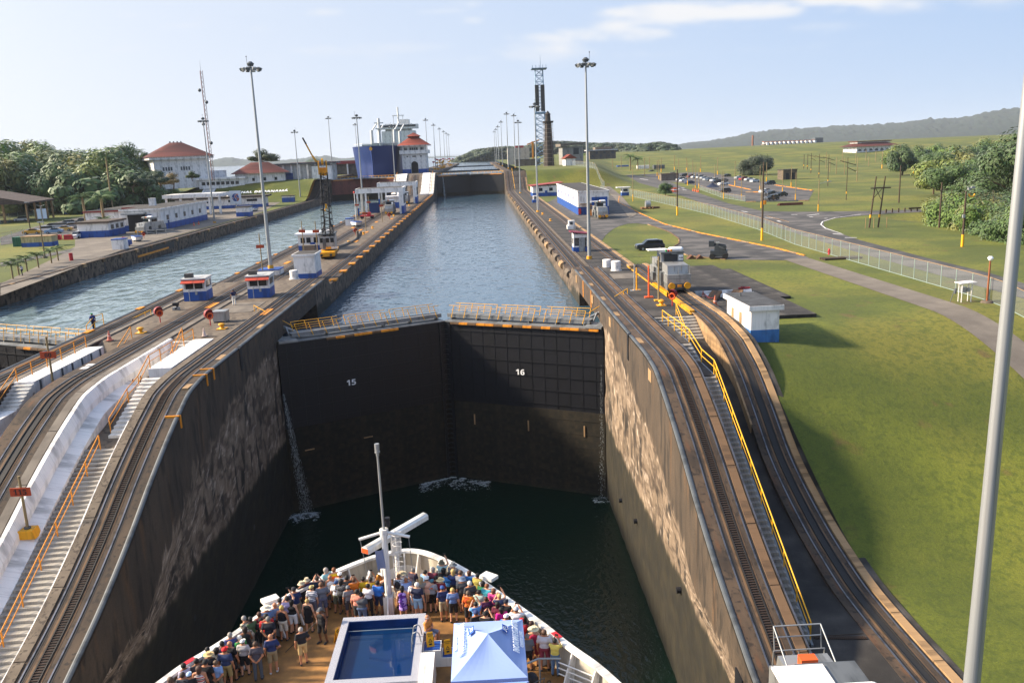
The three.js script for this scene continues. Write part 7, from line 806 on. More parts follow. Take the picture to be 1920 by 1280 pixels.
{ const a = G(...Z5(740, 1003)), b = G(...Z5(1165, 978)), o = thing('guard_rail', 'dark guard rail with posts along the road ditch', 'guard rail', [0, YG, 0]); for (let k = 0; k < 9; k++) { const t = k / 8; part('post', cbox(0.25, 0.95, 0.25, lerp(a[0], b[0], t), 0, lerp(a[2], b[2], t)), M.pole, o); } const m = [lerp(a[0], b[0], 0.45), lerp(a[2], b[2], 0.45)]; part('rail_beam', beam([m[0], 0.75, m[1]], [b[0], 0.75, b[2]], 0.12, 0.35), M.pole, o); }
for (const [q, w, l, c] of [[Z4(110, 560), 9, 'blue container at the far car park edge', M.blue], [Z4(265, 562), 9, 'white container at the far car park edge', M.white], [Z4(380, 560), 8, 'dark container at the far car park edge', M.greyd]]) { const o = thing('container', l, 'container', G(...q)); part('container_body', cbox(w, 4.2, 6, 0, 0, 0), c, o); for (let k = 0; k < 8; k++) part('rib', cbox(0.15, 4, 0.1, -w / 2 + (k + 0.5) * w / 8, 0.1, 3.03), c, o); } hut('concrete_hut', 'pale concrete hut inside the left car park corner', 'hut', G(...Z4(458, 632)), 0, 9, 3.4, 5, { base: 0, wall: M.concl, roof: M.conc }); hut('field_hut', 'grey block hut beside the round tree', 'hut', G(...Z4(1345, 625)), 0.2, 7, 4.4, 5, { base: 0, wall: M.conc, door: [[-1.4, 1.6, 3, 'f', M.black], [1.4, 1.6, 3, 'f', M.black]] }); { const o = thing('beam_stack', 'stack of rusty beams beside the junction grass', 'beams', G(...Z4(1365, 818))); for (let k = 0; k < 5; k++) part('beam', cbox(6.5, 0.3, 0.35, 0.1 * k, 0.32 * Math.floor(k / 3), -0.6 + (k % 3) * 0.5), mat('#5a3226', 0.85), o); }
// tower, lighthouse and buildings on the upper terrace
{ const o = thing('lattice_tower', 'tall pale blue lattice tower with dark antenna panels', 'lattice tower', [42.5, YU, -440]), L = [], H = 56, w = (t) => lerp(3.4, 2.2, t), q = (t, a, b) => [a * w(t), t * H, b * w(t)]; for (const [a, b] of [[-1, -1], [1, -1], [1, 1], [-1, 1]]) L.push(bar(q(0, a, b), q(1, a, b), 0.22, 5)); const n = 16; for (let i = 0; i < n; i++) { const t0 = i / n, t1 = (i + 1) / n; for (const [a, b, c, d] of [[-1, 1, 1, 1], [-1, -1, 1, -1], [-1, -1, -1, 1], [1, -1, 1, 1]]) L.push(bar(q(t0, a, b), q(t1, c, d), 0.12, 4), bar(q(t0, c, d), q(t1, a, b), 0.12, 4), bar(q(t1, a, b), q(t1, c, d), 0.12, 4)); } part('lattice', L, mat('#8aa4bc', 0.6), o); part('top_platform', [cbox(9, 0.5, 9, 0, H, 0), ...range(-4, 4, 4).map((x) => cbox(0.2, 2.2, 0.2, x, H, 4)), cyl(0.15, 0.05, 8, 1, H, 0)], mat('#5f7488', 0.6), o); for (const s of [-1, 1]) part('antenna_panel', cbox(2.2, 15, 2.6, s * 1.7, 32, 2.4), mat('#3c3a38', 0.8), o); part('ring', cbox(6.6, 0.8, 6.6, 0, 30.5, 0), mat('#7d98ae', 0.6), o); }
{ const o = thing('lighthouse', 'old dark brown lighthouse tower beside the lattice tower', 'lighthouse', [46.4, YU, -432]); o.scale.y = 0.92; const b = mat('#4c423c', 0.9, { map: T.speck }); part('tower', cyl(3.1, 2.0, 28, 0, 0, 0, 12), b, o); part('gallery', [cyl(3.0, 3.4, 1.2, 0, 27, 0, 12), cyl(1.7, 1.5, 4, 0, 28.2, 0, 10)], b, o); part('lantern_cap', cyl(1.9, 0.1, 2.4, 0, 32.2, 0, 10), b, o); part('scaffold', [...range(0, 26, 10).map((y) => new THREE.TorusGeometry(lerp(3.7, 2.6, y / 28), 0.08, 4, 8).rotateX(Math.PI / 2).translate(0, y, 0)), ...[0, 1, 2, 3, 4, 5].map((k) => bar([3.7 * Math.cos(k), 0, 3.7 * Math.sin(k)], [2.6 * Math.cos(k), 27, 2.6 * Math.sin(k)], 0.08, 4))], mat('#8a7f76', 0.8), o); }
hut('grey_block', 'modern grey block with wide roof behind the lighthouse', 'building', [62, YU, -455], 0.1, 13, 11, 12, { base: 0, wall: mat('#8d8f90', 0.8, { map: T.grime }), roofg: prism([[-8, 11], [8.6, 12.4], [8.6, 13.4], [-8, 12.6]], -8, 8), roof: M.concl, win: [[2, 6, 3.4, 4]] }); hut('field_house', 'white ruined house with red roof at the lighthouse foot', 'house', [57, YU, -420], 0.2, 6, 4, 6, { base: 0, roof: M.roofr, roofg: prism([[-4, 4], [4, 4], [0, 6.4]], -3.6, 3.6) }); hut('white_block', 'pale concrete hall with orange crane beyond the upper wall', 'building', [34, YU, -560], 0, 16, 12, 12, { base: 0, wall: mat('#b9b6ae', 0.8, { map: T.grime }), roof: M.redd, roofg: cbox(6, 1.6, 6, 1, 12, 0) }); { const o = thing('jib_crane', 'orange jib crane on the pale concrete hall', 'crane', [44, YU, -545]); part('jib', [beam([0, 0, 0], [0, 13, 0], 1.2, 1.2), beam([-4, 14, 0], [5, 17, 0], 0.9, 0.9), beam([0, 13, 0], [0, 16, 0], 1.6, 1.6)], M.yorange, o); }
hut('low_shed', 'long low grey-roofed shed left of the lattice tower', 'shed', [36, YU, -478], 0, 16, 4, 10, { base: 0, wall: M.concl, roof: M.greyd }); { const p = FAR(1127, 292, 560); const o = hut('white_villa', 'white flat-roofed villa on the rise behind the masts', 'house', [p[0], p[1] - 2, p[2]], 0.12, 17, 5.4, 9, { base: 0, wall: M.concl, roofg: cbox(19, 0.5, 11, 0, 5.4, 0), roof: M.white }); for (let k = 0; k < 6; k++) part('window', cbox(1.5, 1.3, 0.2, -6.6 + k * 2.6, k % 2 ? 3.4 : 1.4, 4.55), M.greyd, o); part('upper_storey', cbox(11, 1.6, 6, 1, 5.9, 0), M.concl, o); }
{ const p = FAR(1631, 283, 780), o = thing('powerhouse', 'long white powerhouse with red double roof and arched windows', 'building', [p[0], p[1] - 6, p[2]], 0.3); part('wall', cbox(40, 10, 16, 0, 0, 0), M.white, o); part('roof', new THREE.CylinderGeometry(0.36, Math.SQRT1_2, 3, 4).rotateY(Math.PI / 4).scale(46, 1, 20).translate(0, 11.5, 0), M.roof, o); part('clerestory', cbox(33, 1.0, 9, 0, 12.6, 0), M.white, o); part('upper_roof', cbox(35, 0.7, 11, 0, 13.6, 0), M.roof, o); for (let k = 0; k < 7; k++) part('arched_window', new THREE.CylinderGeometry(1.7, 1.7, 0.2, 14, 1, false, 0, Math.PI).rotateZ(Math.PI / 2).rotateY(Math.PI / 2).rotateZ(0).translate(-17 + k * 5.6, 6.4, 8.05), M.greyd, o); }
{ const p = FAR(1480, 272, 1500), o = thing('spillway', 'distant dam spillway with piers and orange gantry', 'dam', [p[0], p[1] - 6, p[2]], 0.15); part('dam_wall', cbox(92, 10, 12, 0, 0, 0), M.concl, o); for (let k = 0; k < 12; k++) part('pier', cbox(3, 9, 16, -42 + k * 7.6, 3, 1), M.white, o); part('gantry_deck', cbox(92, 1.1, 6, 0, 12, 0), mat('#b0643c', 0.8), o); part('tower', cyl(1.8, 1.4, 24, -64, 0, 0, 10), mat('#8a5a40', 0.85), o); part('end_block', cbox(14, 13, 12, 50, 3, 0), M.greyd, o); }
// ---------------------------------------------------------------- left bank
const GL = (u, v) => GT(u, v, hLeft), Z1 = (x, y) => [x / 4, 200 + y / 4], Z2 = (x, y) => [360 + x / 4, 120 + y / 4];
const pl = (l, y = YC) => l.map(([u, v]) => { const p = G(u, v, y); return [p[0], p[2]]; });
struct('quay_apron', poly(pl([Z1(0, 1330), Z1(420, 1130), Z1(560, 1050), Z1(560, 1000), Z1(520, 950), Z1(640, 800), Z1(1340, 690), Z1(1620, 740), Z1(1920, 740), Z1(2300, 560), Z1(2330, 600), Z1(1960, 790), Z1(1560, 900), Z1(900, 1080), Z1(0, 1420)]), YC + 0.05, 0.1), M.path, 'worn grey apron beside the left bank sheds', 'apron');
struct('left_road', poly(pl([Z1(0, 980), Z1(260, 900), Z1(640, 820), Z1(760, 770), Z1(1340, 690), Z1(1640, 590), Z1(1660, 610), Z1(1420, 720), Z1(700, 870), Z1(640, 930), Z1(380, 985), Z1(0, 1040)]), YC + 0.06, 0.1), M.asph, 'road and parking beyond the left bank lawn', 'road');
struct('left_path', poly(pl([Z1(0, 1170), Z1(500, 1075), Z1(560, 1060), Z1(520, 1090), Z1(0, 1200)]), YC + 0.07, 0.1), M.asph, 'dark path across the left lawn', 'path');
function slabBuilding(name, label, x0, x1, z0, z1, h, o2 = {}) { const o = thing(name, label, 'building', [0, YC, 0]); const b = o2.base ?? 1.7; part('wall', box(x0, x1, b, h, z0, z1), M.white, o); part('blue_base', box(x0 - 0.04, x1 + 0.04, 0, b, z0 - 0.04, z1 + 0.04), M.blue, o); part('roof', box(x0 - 0.5, x1 + 0.5, h, h + 0.4, z0 - 0.5, z1 + 0.5), o2.edge ?? M.white, o); part('roof_felt', box(x0 - 0.3, x1 + 0.3, h + 0.4, h + 0.44, z0 - 0.3, z1 + 0.3), o2.felt ?? M.roofd, o); return o; }
{ const o = slabBuilding('loco_shed', 'long white shed with blue base and open dark bay on the left bank', -93, -82.6, -192, -152, 5.6); part('bay_opening', box(-91.4, -86.6, 0.02, 4.6, -152.2, -151.9), M.black, o); part('bay_canopy', box(-92, -86.2, 4.7, 5.1, -152, -149), M.galv, o); part('door_leaf', box(-86.5, -84.9, 0, 4.4, -151.9, -151.7), M.blued, o); for (let k = 0; k < 5; k++) { part('window', box(-82.6, -82.5, 2.6, 3.9, -186 + k * 7, -184.4 + k * 7), M.concl, o); } part('door', box(-82.56, -82.48, 0, 2.4, -158, -156.8), M.blued, o); part('roof_unit', cbox(1.6, 2.2, 1.6, -91, 6, -170), M.white, o); part('red_fascia', box(-101, -93.6, 5.3, 5.7, -172.2, -172), M.redd, o); }
slabBuilding('tool_house', 'small white and blue house with brown roof beside the loco shed', -98.2, -90.4, -147, -136.6, 3.6, { edge: mat('#5e5046', 0.9), felt: mat('#6a5a4c', 0.9, { map: T.speck }) }); for (const [i, z] of [-145, -142, -139].entries()) solo('wall_louvre', `pale wall louvre on the small house, ${['far', 'middle', 'near'][i]} one`, 'louvre', box(-90.36, -90.28, YC + 1.9, YC + 3.0, z - 0.8, z + 0.8), M.concl);
slabBuilding('annex', 'flat white annex with red fascia behind the loco shed', -112, -93.6, -205, -172.6, 4.6, { edge: M.redd });
{ const o = thing('canopy_bay', 'white concrete canopy bay behind the annex', 'shelter', [-97, YC, -228]); part('roof', cbox(20, 1.2, 12, 0, 6, 0), M.white, o); for (const x of [-9, -4, 1, 6, 9.5]) part('column', cbox(0.7, 6, 0.7, x, 0, 5), M.white, o); }
{ const a = GL(...Z1(70, 870)); const o = thing('open_pavilion', 'big open pavilion with brown gabled roof at the left edge', 'pavilion', [a[0] - 10, a[1], a[2] - 8], 0.15); part('roof', prism([[-26, 6.4], [17, 6.4], [17, 6.9], [-4, 11.5], [-26, 7]], -14, 14), mat('#6e5c54', 0.85, { map: T.speck }), o); for (let k = 0; k < 6; k++) part('column', cbox(0.6, 6.4, 0.6, -21 + k * 7.4, 0, 13), M.kerb, o); for (let k = 0; k < 4; k++) part('column', cbox(0.6, 6.4, 0.6, 16.4, 0, -12 + k * 6), M.kerb, o); }
hut('bus_shelter', 'flat-roofed blue shelter behind the left car park, nearer one', 'shelter', GL(...Z1(655, 795)), 0.2, 9, 3.6, 4, { base: 1.6, wall: M.greyd, roofg: cbox(12, 0.4, 6, 0, 3.6, 0), roof: M.galv }); hut('bus_shelter', 'white tilted-roof shelter left of the blue one', 'shelter', GL(...Z1(560, 800)), 0.2, 7, 3.4, 4, { base: 1.4, wall: M.greyd, roofg: prism([[-5, 3.6], [5, 4.4], [5, 4.6], [-5, 3.8]], -2.5, 2.5), roof: M.whiteclean }); hut('bus_shelter', 'blue-walled shelter beside the canopy bay', 'shelter', GL(...Z1(880, 735)), 0.2, 8, 3.6, 5, { base: 1.8, roof: M.galv });
{ const p = G(...Z1(160, 1045), YC); const o = thing('container', 'small dark green container on the left lawn', 'container', p); part('container_body', cbox(2.6, 2.2, 2.6, 0, 0, 0), mat('#1f5a44', 0.6), o); for (let k = 0; k < 5; k++) part('rib', cbox(0.1, 2.1, 0.08, -1.05 + k * 0.52, 0, 1.33), mat('#1f5a44', 0.6), o); const q = G(...Z1(300, 1045), YC); const h = thing('slatted_store', 'cream slatted store with blue base beside the green container', 'store', q); part('base', cbox(7.0, 1.0, 3, 0, 0, 0), M.blue, h); for (let k = 0; k < 9; k++) part('slat_panel', cbox(0.7, 1.3, 3, -3.1 + k * 0.78, 1.0, 0), mat('#b8ae88', 0.85, { map: T.grime }), h); part('roof', cbox(7.2, 0.15, 3.2, 0, 2.3, 0), M.kerb, h); }
for (const [x, y, l] of [[405, 1000, 'left'], [430, 998, 'middle'], [512, 997, 'right']]) { const o = thing('plastic_barrier', `red plastic barrier beside the white pickup, ${l} one`, 'barrier', G(...Z1(x, y), YC)); part('barrier_body', prism([[-1.1, 0], [1.1, 0], [0.95, 1.25], [-0.95, 1.25]], -0.35, 0.35), M.red, o); part('slot', cbox(1.4, 0.2, 0.74, 0, 0.6, 0), M.redd, o); }
{ const o = thing('white_tank', 'white square tank with blue lid beside the left quay', 'tank', G(...Z1(902, 1068), YC)); part('tank_body', cbox(2.5, 2.1, 2.5, 0, 0, 0), M.white, o); part('lid', cbox(2.6, 0.2, 2.6, 0, 2.1, 0), M.blue, o); } { const o = thing('pump_cart', 'small blue pump cart with red wheel beside the white tank', 'cart', G(...Z1(955, 1045), YC)); part('cart_body', cbox(1.6, 1.1, 1.4, 0, 0.3, 0), M.blue, o); part('drum', cyl(0.5, 0.5, 0.5, 0, 0, 0, 14).rotateX(Math.PI / 2).translate(-0.6, 1.6, 0), M.red, o); part('wheel', cyl(0.35, 0.35, 1.5, 0, 0, 0, 12).rotateX(Math.PI / 2).translate(0, 0.35, -0.75), M.tyre, o); }
solo('red_post', 'short red post at the edge of the left lawn', 'post', merge([cyl(0.35, 0.35, 1.5, ...G(...Z1(534, 1155), YC), 10)]), M.red);
{ const o = thing('timber_barrier', 'grey steel fence frames beside the left locomotive', 'barrier', G(...Z1(1150, 965), YC)); for (let k = 0; k < 4; k++) part('frame', [bar([-4 + k * 2.4, 0, 0], [-4 + k * 2.4, 1.4, 0], 0.06), bar([-4 + k * 2.4, 1.4, 0], [-1.9 + k * 2.4, 1.3, 0.2], 0.05), bar([-4 + k * 2.4, 0.7, 0], [-1.9 + k * 2.4, 0.6, 0.2], 0.05)], M.galv, o); }
for (const [x, y, c, l, t, s] of [[240, 955, '#c89018', 'yellow taxi at the left end of the left car park', 0.2, 0], [330, 940, '#d6d6d4', 'white car in the left car park front', 0.3, 1], [405, 950, '#6f8fae', 'pale blue car in the left car park', 0.2, 0], [480, 932, '#cfa048', 'tan yellow car in the left car park', 0.2, 0], [530, 912, '#8c9094', 'grey car behind the tan one', 0.3, 1], [597, 905, '#5f666e', 'slate car at the right of the left car park', 0.3, 1], [445, 912, '#a8acb0', 'silver car in the second row of the left car park', 0.3, 1], [385, 915, '#70767c', 'dark silver car in the second row, left', 0.3, 1], [500, 890, '#c8cacc', 'white van-like car in the back row of the left car park', 0.3, 1], [610, 875, '#3a3e44', 'black car in the back row of the left car park', 0.3, 1], [580, 985, '#e2e2e0', 'white pickup seen from behind beside the red barriers', 1.57, 1], [160, 858, '#d2d4d4', 'white car under the open pavilion', 0.1, 1], [655, 940, '#8a9096', 'grey car at the corner of the small house', 1.4, 1], [1080, 640, '#3c3f44', 'dark car under the trees on the left road', 0.3, 1]]) car(l, G(...Z1(x, y), YC + 0.06), t, c, s, 'cars on the left bank');
// buildings on the rise behind
{ const p = FAR(338, 348, 430), o = thing('hydro_building', 'large white building with red hipped roof behind the left trees', 'building', [p[0], p[1] - 1, p[2]], 0.5), W2 = 30, D2 = 24; o.scale.setScalar(0.8); part('wall', cbox(W2, 17, D2, 0, 0, 0), M.white, o); part('cornice', cbox(W2 + 4.6, 1.4, D2 + 4.6, 0, 16.2, 0), M.white, o); part('roof', new THREE.CylinderGeometry(0.12, Math.SQRT1_2, 8, 4).rotateY(Math.PI / 4).scale(W2 + 6, 1, D2 + 6).translate(0, 21.6, 0), M.roof, o); part('ridge_vents', [-3, -1, 1, 3].map((x) => cbox(0.7, 0.9, 0.7, x, 25.4, 0)), M.greyd, o); for (let k = 0; k < 4; k++) for (let j = 0; j < 2; j++) { part('window', cbox(0.9, 2, 0.2, -10 + k * 1.4 + j * 9.5, 10, D2 / 2 + 0.05), M.greyd, o); part('window', cbox(0.2, 1.4, 1.4, W2 / 2 + 0.05, 4 + j * 3, -7 + k * 4.2), M.glass, o); part('pilaster', cbox(0.3, 14, 1.0, W2 / 2 + 0.1, 2, -10.5 + k * 6.8), M.white, o); } part('annex', cbox(10, 9, 10, W2 / 2 + 6, 0, -2), M.white, o); }
{ const p = FAR(478, 345, 425), o = thing('admin_building', 'low white office with blue windows and red hipped roof on the lawn', 'building', [p[0], p[1] - 1, p[2]], 0.18); part('wall', [cbox(22, 6, 14, 3, 0, 0), cbox(20, 4, 12, -14, 0, 2)], M.white, o); part('roof', new THREE.CylinderGeometry(0.2, Math.SQRT1_2, 5, 4).rotateY(Math.PI / 4).scale(26, 1, 18).translate(3, 8.5, 0), M.roof, o); part('flat_roof', cbox(22, 0.8, 14, -14, 4, 2), M.white, o); for (let k = 0; k < 8; k++) part('window', cbox(1.5, 1.4, 0.2, -22 + k * 2.1, 1.6, 8.05), M.glass, o); for (let k = 0; k < 4; k++) part('window', cbox(1.2, 1.4, 0.2, -5 + k * 5, 2.6, 7.05), M.glass, o); part('stair_block', cbox(9, 3.4, 2, 0, -3.6, 8.5), M.white, o); }
{ const p = FAR(565, 335, 440), o = thing('terminal_block', 'grey-roofed terraced building right of the red-roofed office', 'building', [p[0], p[1] - 1, p[2]], 0.1); part('wall', cbox(34, 8, 14, 0, 0, 0), mat('#b9bcc0', 0.8, { map: T.grime }), o); part('roof', cbox(38, 0.7, 18, 0, 8, 0), M.greyd, o); for (let k = 0; k < 9; k++) part('column', cbox(0.8, 8, 0.8, -15 + k * 3.8, 0, 7.6), M.white, o); part('blue_wall', cbox(14, 4, 1, -10, 0, 8.6), M.blued, o); } hut('white_cabin', 'small white cabin left of the yellow crane', 'cabin', FAR(604, 322, 430).map((q, i) => i === 1 ? YU - 0.5 : q), 0.1, 9, 6.5, 7, { base: 0, win: [[0, 2, 1.4, 3]] });
{ const p = FAR(648, 318, 520), o = thing('long_depot', 'long depot with bright red roof behind the yellow crane', 'building', [p[0] - 4, YU - 1, p[2]], 0); part('wall', cbox(46, 7, 14, 0, 0, 0), M.concl, o); part('roof', cbox(52, 1.8, 18, 0, 7, 0), mat('#8e3a3a', 0.8), o); for (let k = 0; k < 7; k++) part('post', cbox(0.8, 7, 0.8, -20 + k * 6.6, 0, 8.4), M.white, o); }
{ const o = thing('mobile_crane', 'yellow and grey mobile crane with raised telescopic boom', 'crane', [-76, YU - 0.2, -362], 0.2); part('carrier', cbox(9, 2.2, 3, 0, 0.6, 0), M.galv, o); part('cab', cbox(3, 2.6, 2.6, -2, 2.8, 0), M.yellow, o); part('boom', [beam([0.6, 4, 0], [-3.8, 11, 0], 1.1, 1.1), beam([-3.8, 11, 0], [-7.6, 19.5, 0], 0.75, 0.75)], M.yellow, o); part('boom_tip', beam([-6.4, 17, 0], [-7.9, 20.2, 0], 0.8, 0.8), M.black, o); for (const x of [-3, -1, 1, 3]) part('wheel', cyl(0.7, 0.7, 3.2, 0, 0, 0, 12).rotateX(Math.PI / 2).translate(x, 0.7, -1.6), M.tyre, o); }
for (let i = 0; i < 9; i++) { const x = -84 - hsh(i, 2) * 18, z = -356 - hsh(i, 4) * 30; const o = thing('yard_machine', ['yellow', 'grey', 'white'][i % 3] + ' yard machine number ' + (i + 1) + ' from the yellow crane', 'machine', [x, YU - 0.3, z], hsh(i, 5) * 3); o.userData.label = ['yellow machine', 'grey machine', 'white machine'][i % 3] + ' in the yard beside the mobile crane'; o.userData.group = 'machines in the far yard'; part('machine_body', cbox(4 + 2 * hsh(i, 6), 1.8, 2.4, 0, 0.6, 0), [M.yellow, M.galv, M.white][i % 3], o); part('machine_cab', cbox(1.6, 1.6, 2, -1, 2.4, 0), [M.yellow, M.glass, M.greyd][i % 3], o); for (const s of [-1.4, 1.4]) part('wheel', cyl(0.6, 0.6, 2.6, 0, 0, 0, 10).rotateX(Math.PI / 2).translate(s, 0.6, -1.3), M.tyre, o); }
{ const p = FAR(398, 330, 400), o = thing('radio_mast', 'slim red and grey lattice radio mast on the left', 'radio mast', [p[0], p[1] - 2, p[2]]), L = [], H = 46; for (let i = 0; i < 24; i++) { const t0 = i / 24, t1 = (i + 1) / 24, w = 0.55, y0 = t0 * H, y1 = t1 * H; for (const [a, b] of [[-w, -w], [w, -w], [0, w]]) L.push(bar([a, y0, b], [a, y1, b], 0.09, 4)); L.push(bar([-w, y0, -w], [w, y1, -w], 0.06, 4), bar([w, y0, -w], [0, y1, w], 0.06, 4), bar([0, y0, w], [-w, y1, -w], 0.06, 4)); } part('lattice', L, mat('#6a4a48', 0.7), o); part('whip', cyl(0.06, 0.03, 4, 0, H, 0), M.greyd, o); for (const [y, s] of [[16, 1], [24, -1], [33, 1], [38, -1]]) part('dish', new THREE.SphereGeometry(0.8, 10, 6, 0, 6.3, 0, 1.2).rotateX(1.57).translate(s * 1.2, y, 0.4), M.greyd, o); }
hut('visitor_house', 'long white house with blue base and dark roof below the lawn', 'building', [-98, YC, -262], 0.12, 34, 4, 10, { base: 1.2, roofg: cbox(37, 0.6, 12, 0, 4, 0), roof: mat('#4e443e', 0.9, { map: T.speck }), win: [[-12, 2.4, 2.2, 0.8], [-4, 2.4, 2.2, 0.8], [5, 2.4, 4, 0.9], [12, 2.4, 4, 0.9]], door: [[-7.5, 1.2, 2.2, 'f', M.concl]] }); for (const [i, x] of [-103, -99, -95, -91].entries()) solo('roof_vent', `white roof vent, ${['first', 'second', 'third', 'fourth'][i]} from left on the dark-roofed house`, 'vent', cyl(0.8, 0.8, 1.4, x, YC + 4.5, -261, 10), M.white);
{ const p = GL(...Z2(335, 1105)), o = thing('billboard', 'white billboard with blue figure picture below the lawn', 'billboard', [p[0], p[1], p[2]], 0.15); part('post', cyl(0.15, 0.15, 3, 0, 0, 0), M.galv, o); const cv = tex(128, 160, (u, v) => { const n = fbm(u * 4, v * 5, 4); const d = Math.hypot(u - 0.5, v - 0.5); return d < 0.3 && n > 0.46 ? [0.2, 0.32, 0.55] : d < 0.34 && n < 0.42 ? [0.65, 0.35, 0.3] : [0.86, 0.88, 0.9]; }); part('panel', quadGeo([[-2, 2.6, 0.1], [2, 2.6, 0.1], [2, 7.4, 0.1], [-2, 7.4, 0.1]]), mat('#ffffff', 0.7, { map: cv }), o); part('panel_back', cbox(4.1, 4.9, 0.1, 0, 2.55, 0), M.galv, o); }
{ const o = thing('lawn_lettering', 'white letters CANAL DE PANAMÁ set on the grass bank', 'lettering', [0, 0, 0]); const t = text('CANAL DE PANAMÁ', 1.9, 0.3); t.computeBoundingBox(); const tz = -308, tx = -94, sl = Math.atan2(hLeft(tx, tz - 2) - hLeft(tx, tz + 2), 4); t.rotateX(-Math.PI / 2 + sl); t.translate(tx, hLeft(tx, tz) + 0.35, tz); part('letters', t, M.whiteclean, o); } { const o = thing('lawn_stairs', 'white edged stair ramp down the grass bank', 'stairs'); part('ramp', sweep([[-121, 0.35], [-116.5, 0.35], [-116.5, -1], [-121, -1]], (z) => hLeft(-118, z), range(-282, -326, 20)), M.stepw, o); part('side_wall', [sweep([[-121.4, 0.9], [-120.9, 0.9], [-120.9, -1], [-121.4, -1]], (z) => hLeft(-118, z), range(-282, -326, 20)), sweep([[-116.6, 0.9], [-116.1, 0.9], [-116.1, -1], [-116.6, -1]], (z) => hLeft(-118, z), range(-282, -326, 20))], M.white, o); } { const o = thing('bank_edge', 'white kerb line curving down the right end of the lawn bank', 'kerb'); part('kerb_run', sweep([[-80.6, 0.6], [-79.8, 0.6], [-79.8, -1], [-80.6, -1]], tow, range(-305, -343, 24)), M.white, o); part('track_surface', sweep([[-79.8, 0.1], [-71.6, 0.1], [-71.6, -2], [-79.8, -2]], tow, range(-303, -345, 26)), M.track, o); part('yellow_line', sweep([[-75.8, 0.25], [-74.6, 0.25], [-74.6, -0.2], [-75.8, -0.2]], tow, range(-305, -343, 24)), M.yorange, o); }
hut('quay_kiosk', 'small white and blue kiosk on the left quay below the lawn', 'kiosk', G(...Z1(1835, 820), YC), 0, 4.4, 3, 4, { base: 1.4 }); hut('quay_kiosk', 'blue kiosk at the foot of the left bank incline', 'kiosk', [-78.5, YC, -292], 0, 5, 2.6, 3, { base: 2 });
for (const [u, v, t, l] of [[...Z1(228, 945), 720, 'dark lamp pole beside the pavilion banners'], [...Z1(335, 1135), 870, 'pale lamp pole on the left lawn beside the green container'], [...Z1(912, 760), 640, 'dark pole behind the annex roof'], [...Z1(1186, 650), 545, 'dark pole below the trees by the left road'], [...Z1(1455, 640), 440, 'thin red-topped pole before the large white building']]) { const b = G(u, v, YC), h = tall(b, 200 + t / 4), o = thing('lamp_pole', l, 'pole', b); part('pole', cyl(0.16, 0.12, h, 0, 0, 0, 8), l.startsWith('dark') ? M.pole : M.polel, o); part('lamp_head', cbox(1.2, 0.25, 0.5, 0.2, h, 0), M.galv, o); part('foot', cyl(0.5, 0.4, 0.4, 0, -0.02, 0, 8), M.conc, o); }
for (const [u, v, t, l] of [[...Z1(322, 880), 745, 'double white and blue banner pole beside the palms'], [...Z1(1240, 650), 575, 'single blue and white banner pole on the left road']]) { const b = G(u, v, YC), h = tall(b, 200 + t / 4), o = thing('banner_pole', l, 'banner', b); part('pole', cyl(0.12, 0.1, h, 0, 0, 0, 8), M.galv, o); for (const s of l.startsWith('double') ? [-1, 1] : [1]) part('banner', cbox(1.3, h * 0.55, 0.06, s * 0.9, h * 0.3, 0), mat('#b8c6dc', 0.8), o); part('lamp_arm', [bar([0, h, 0], [-1.4, h + 0.4, 0], 0.06), bar([0, h, 0], [1.4, h + 0.4, 0], 0.06)], M.galv, o); }
fence('chain-link fence in front of the left forest', pl([Z1(0, 880), Z1(420, 800), Z1(760, 735)]), 9, 3, () => YC); fence('chain-link fence beside the left road parking', pl([Z1(0, 1020), Z1(180, 985)]), 6, 2.4, () => YC);
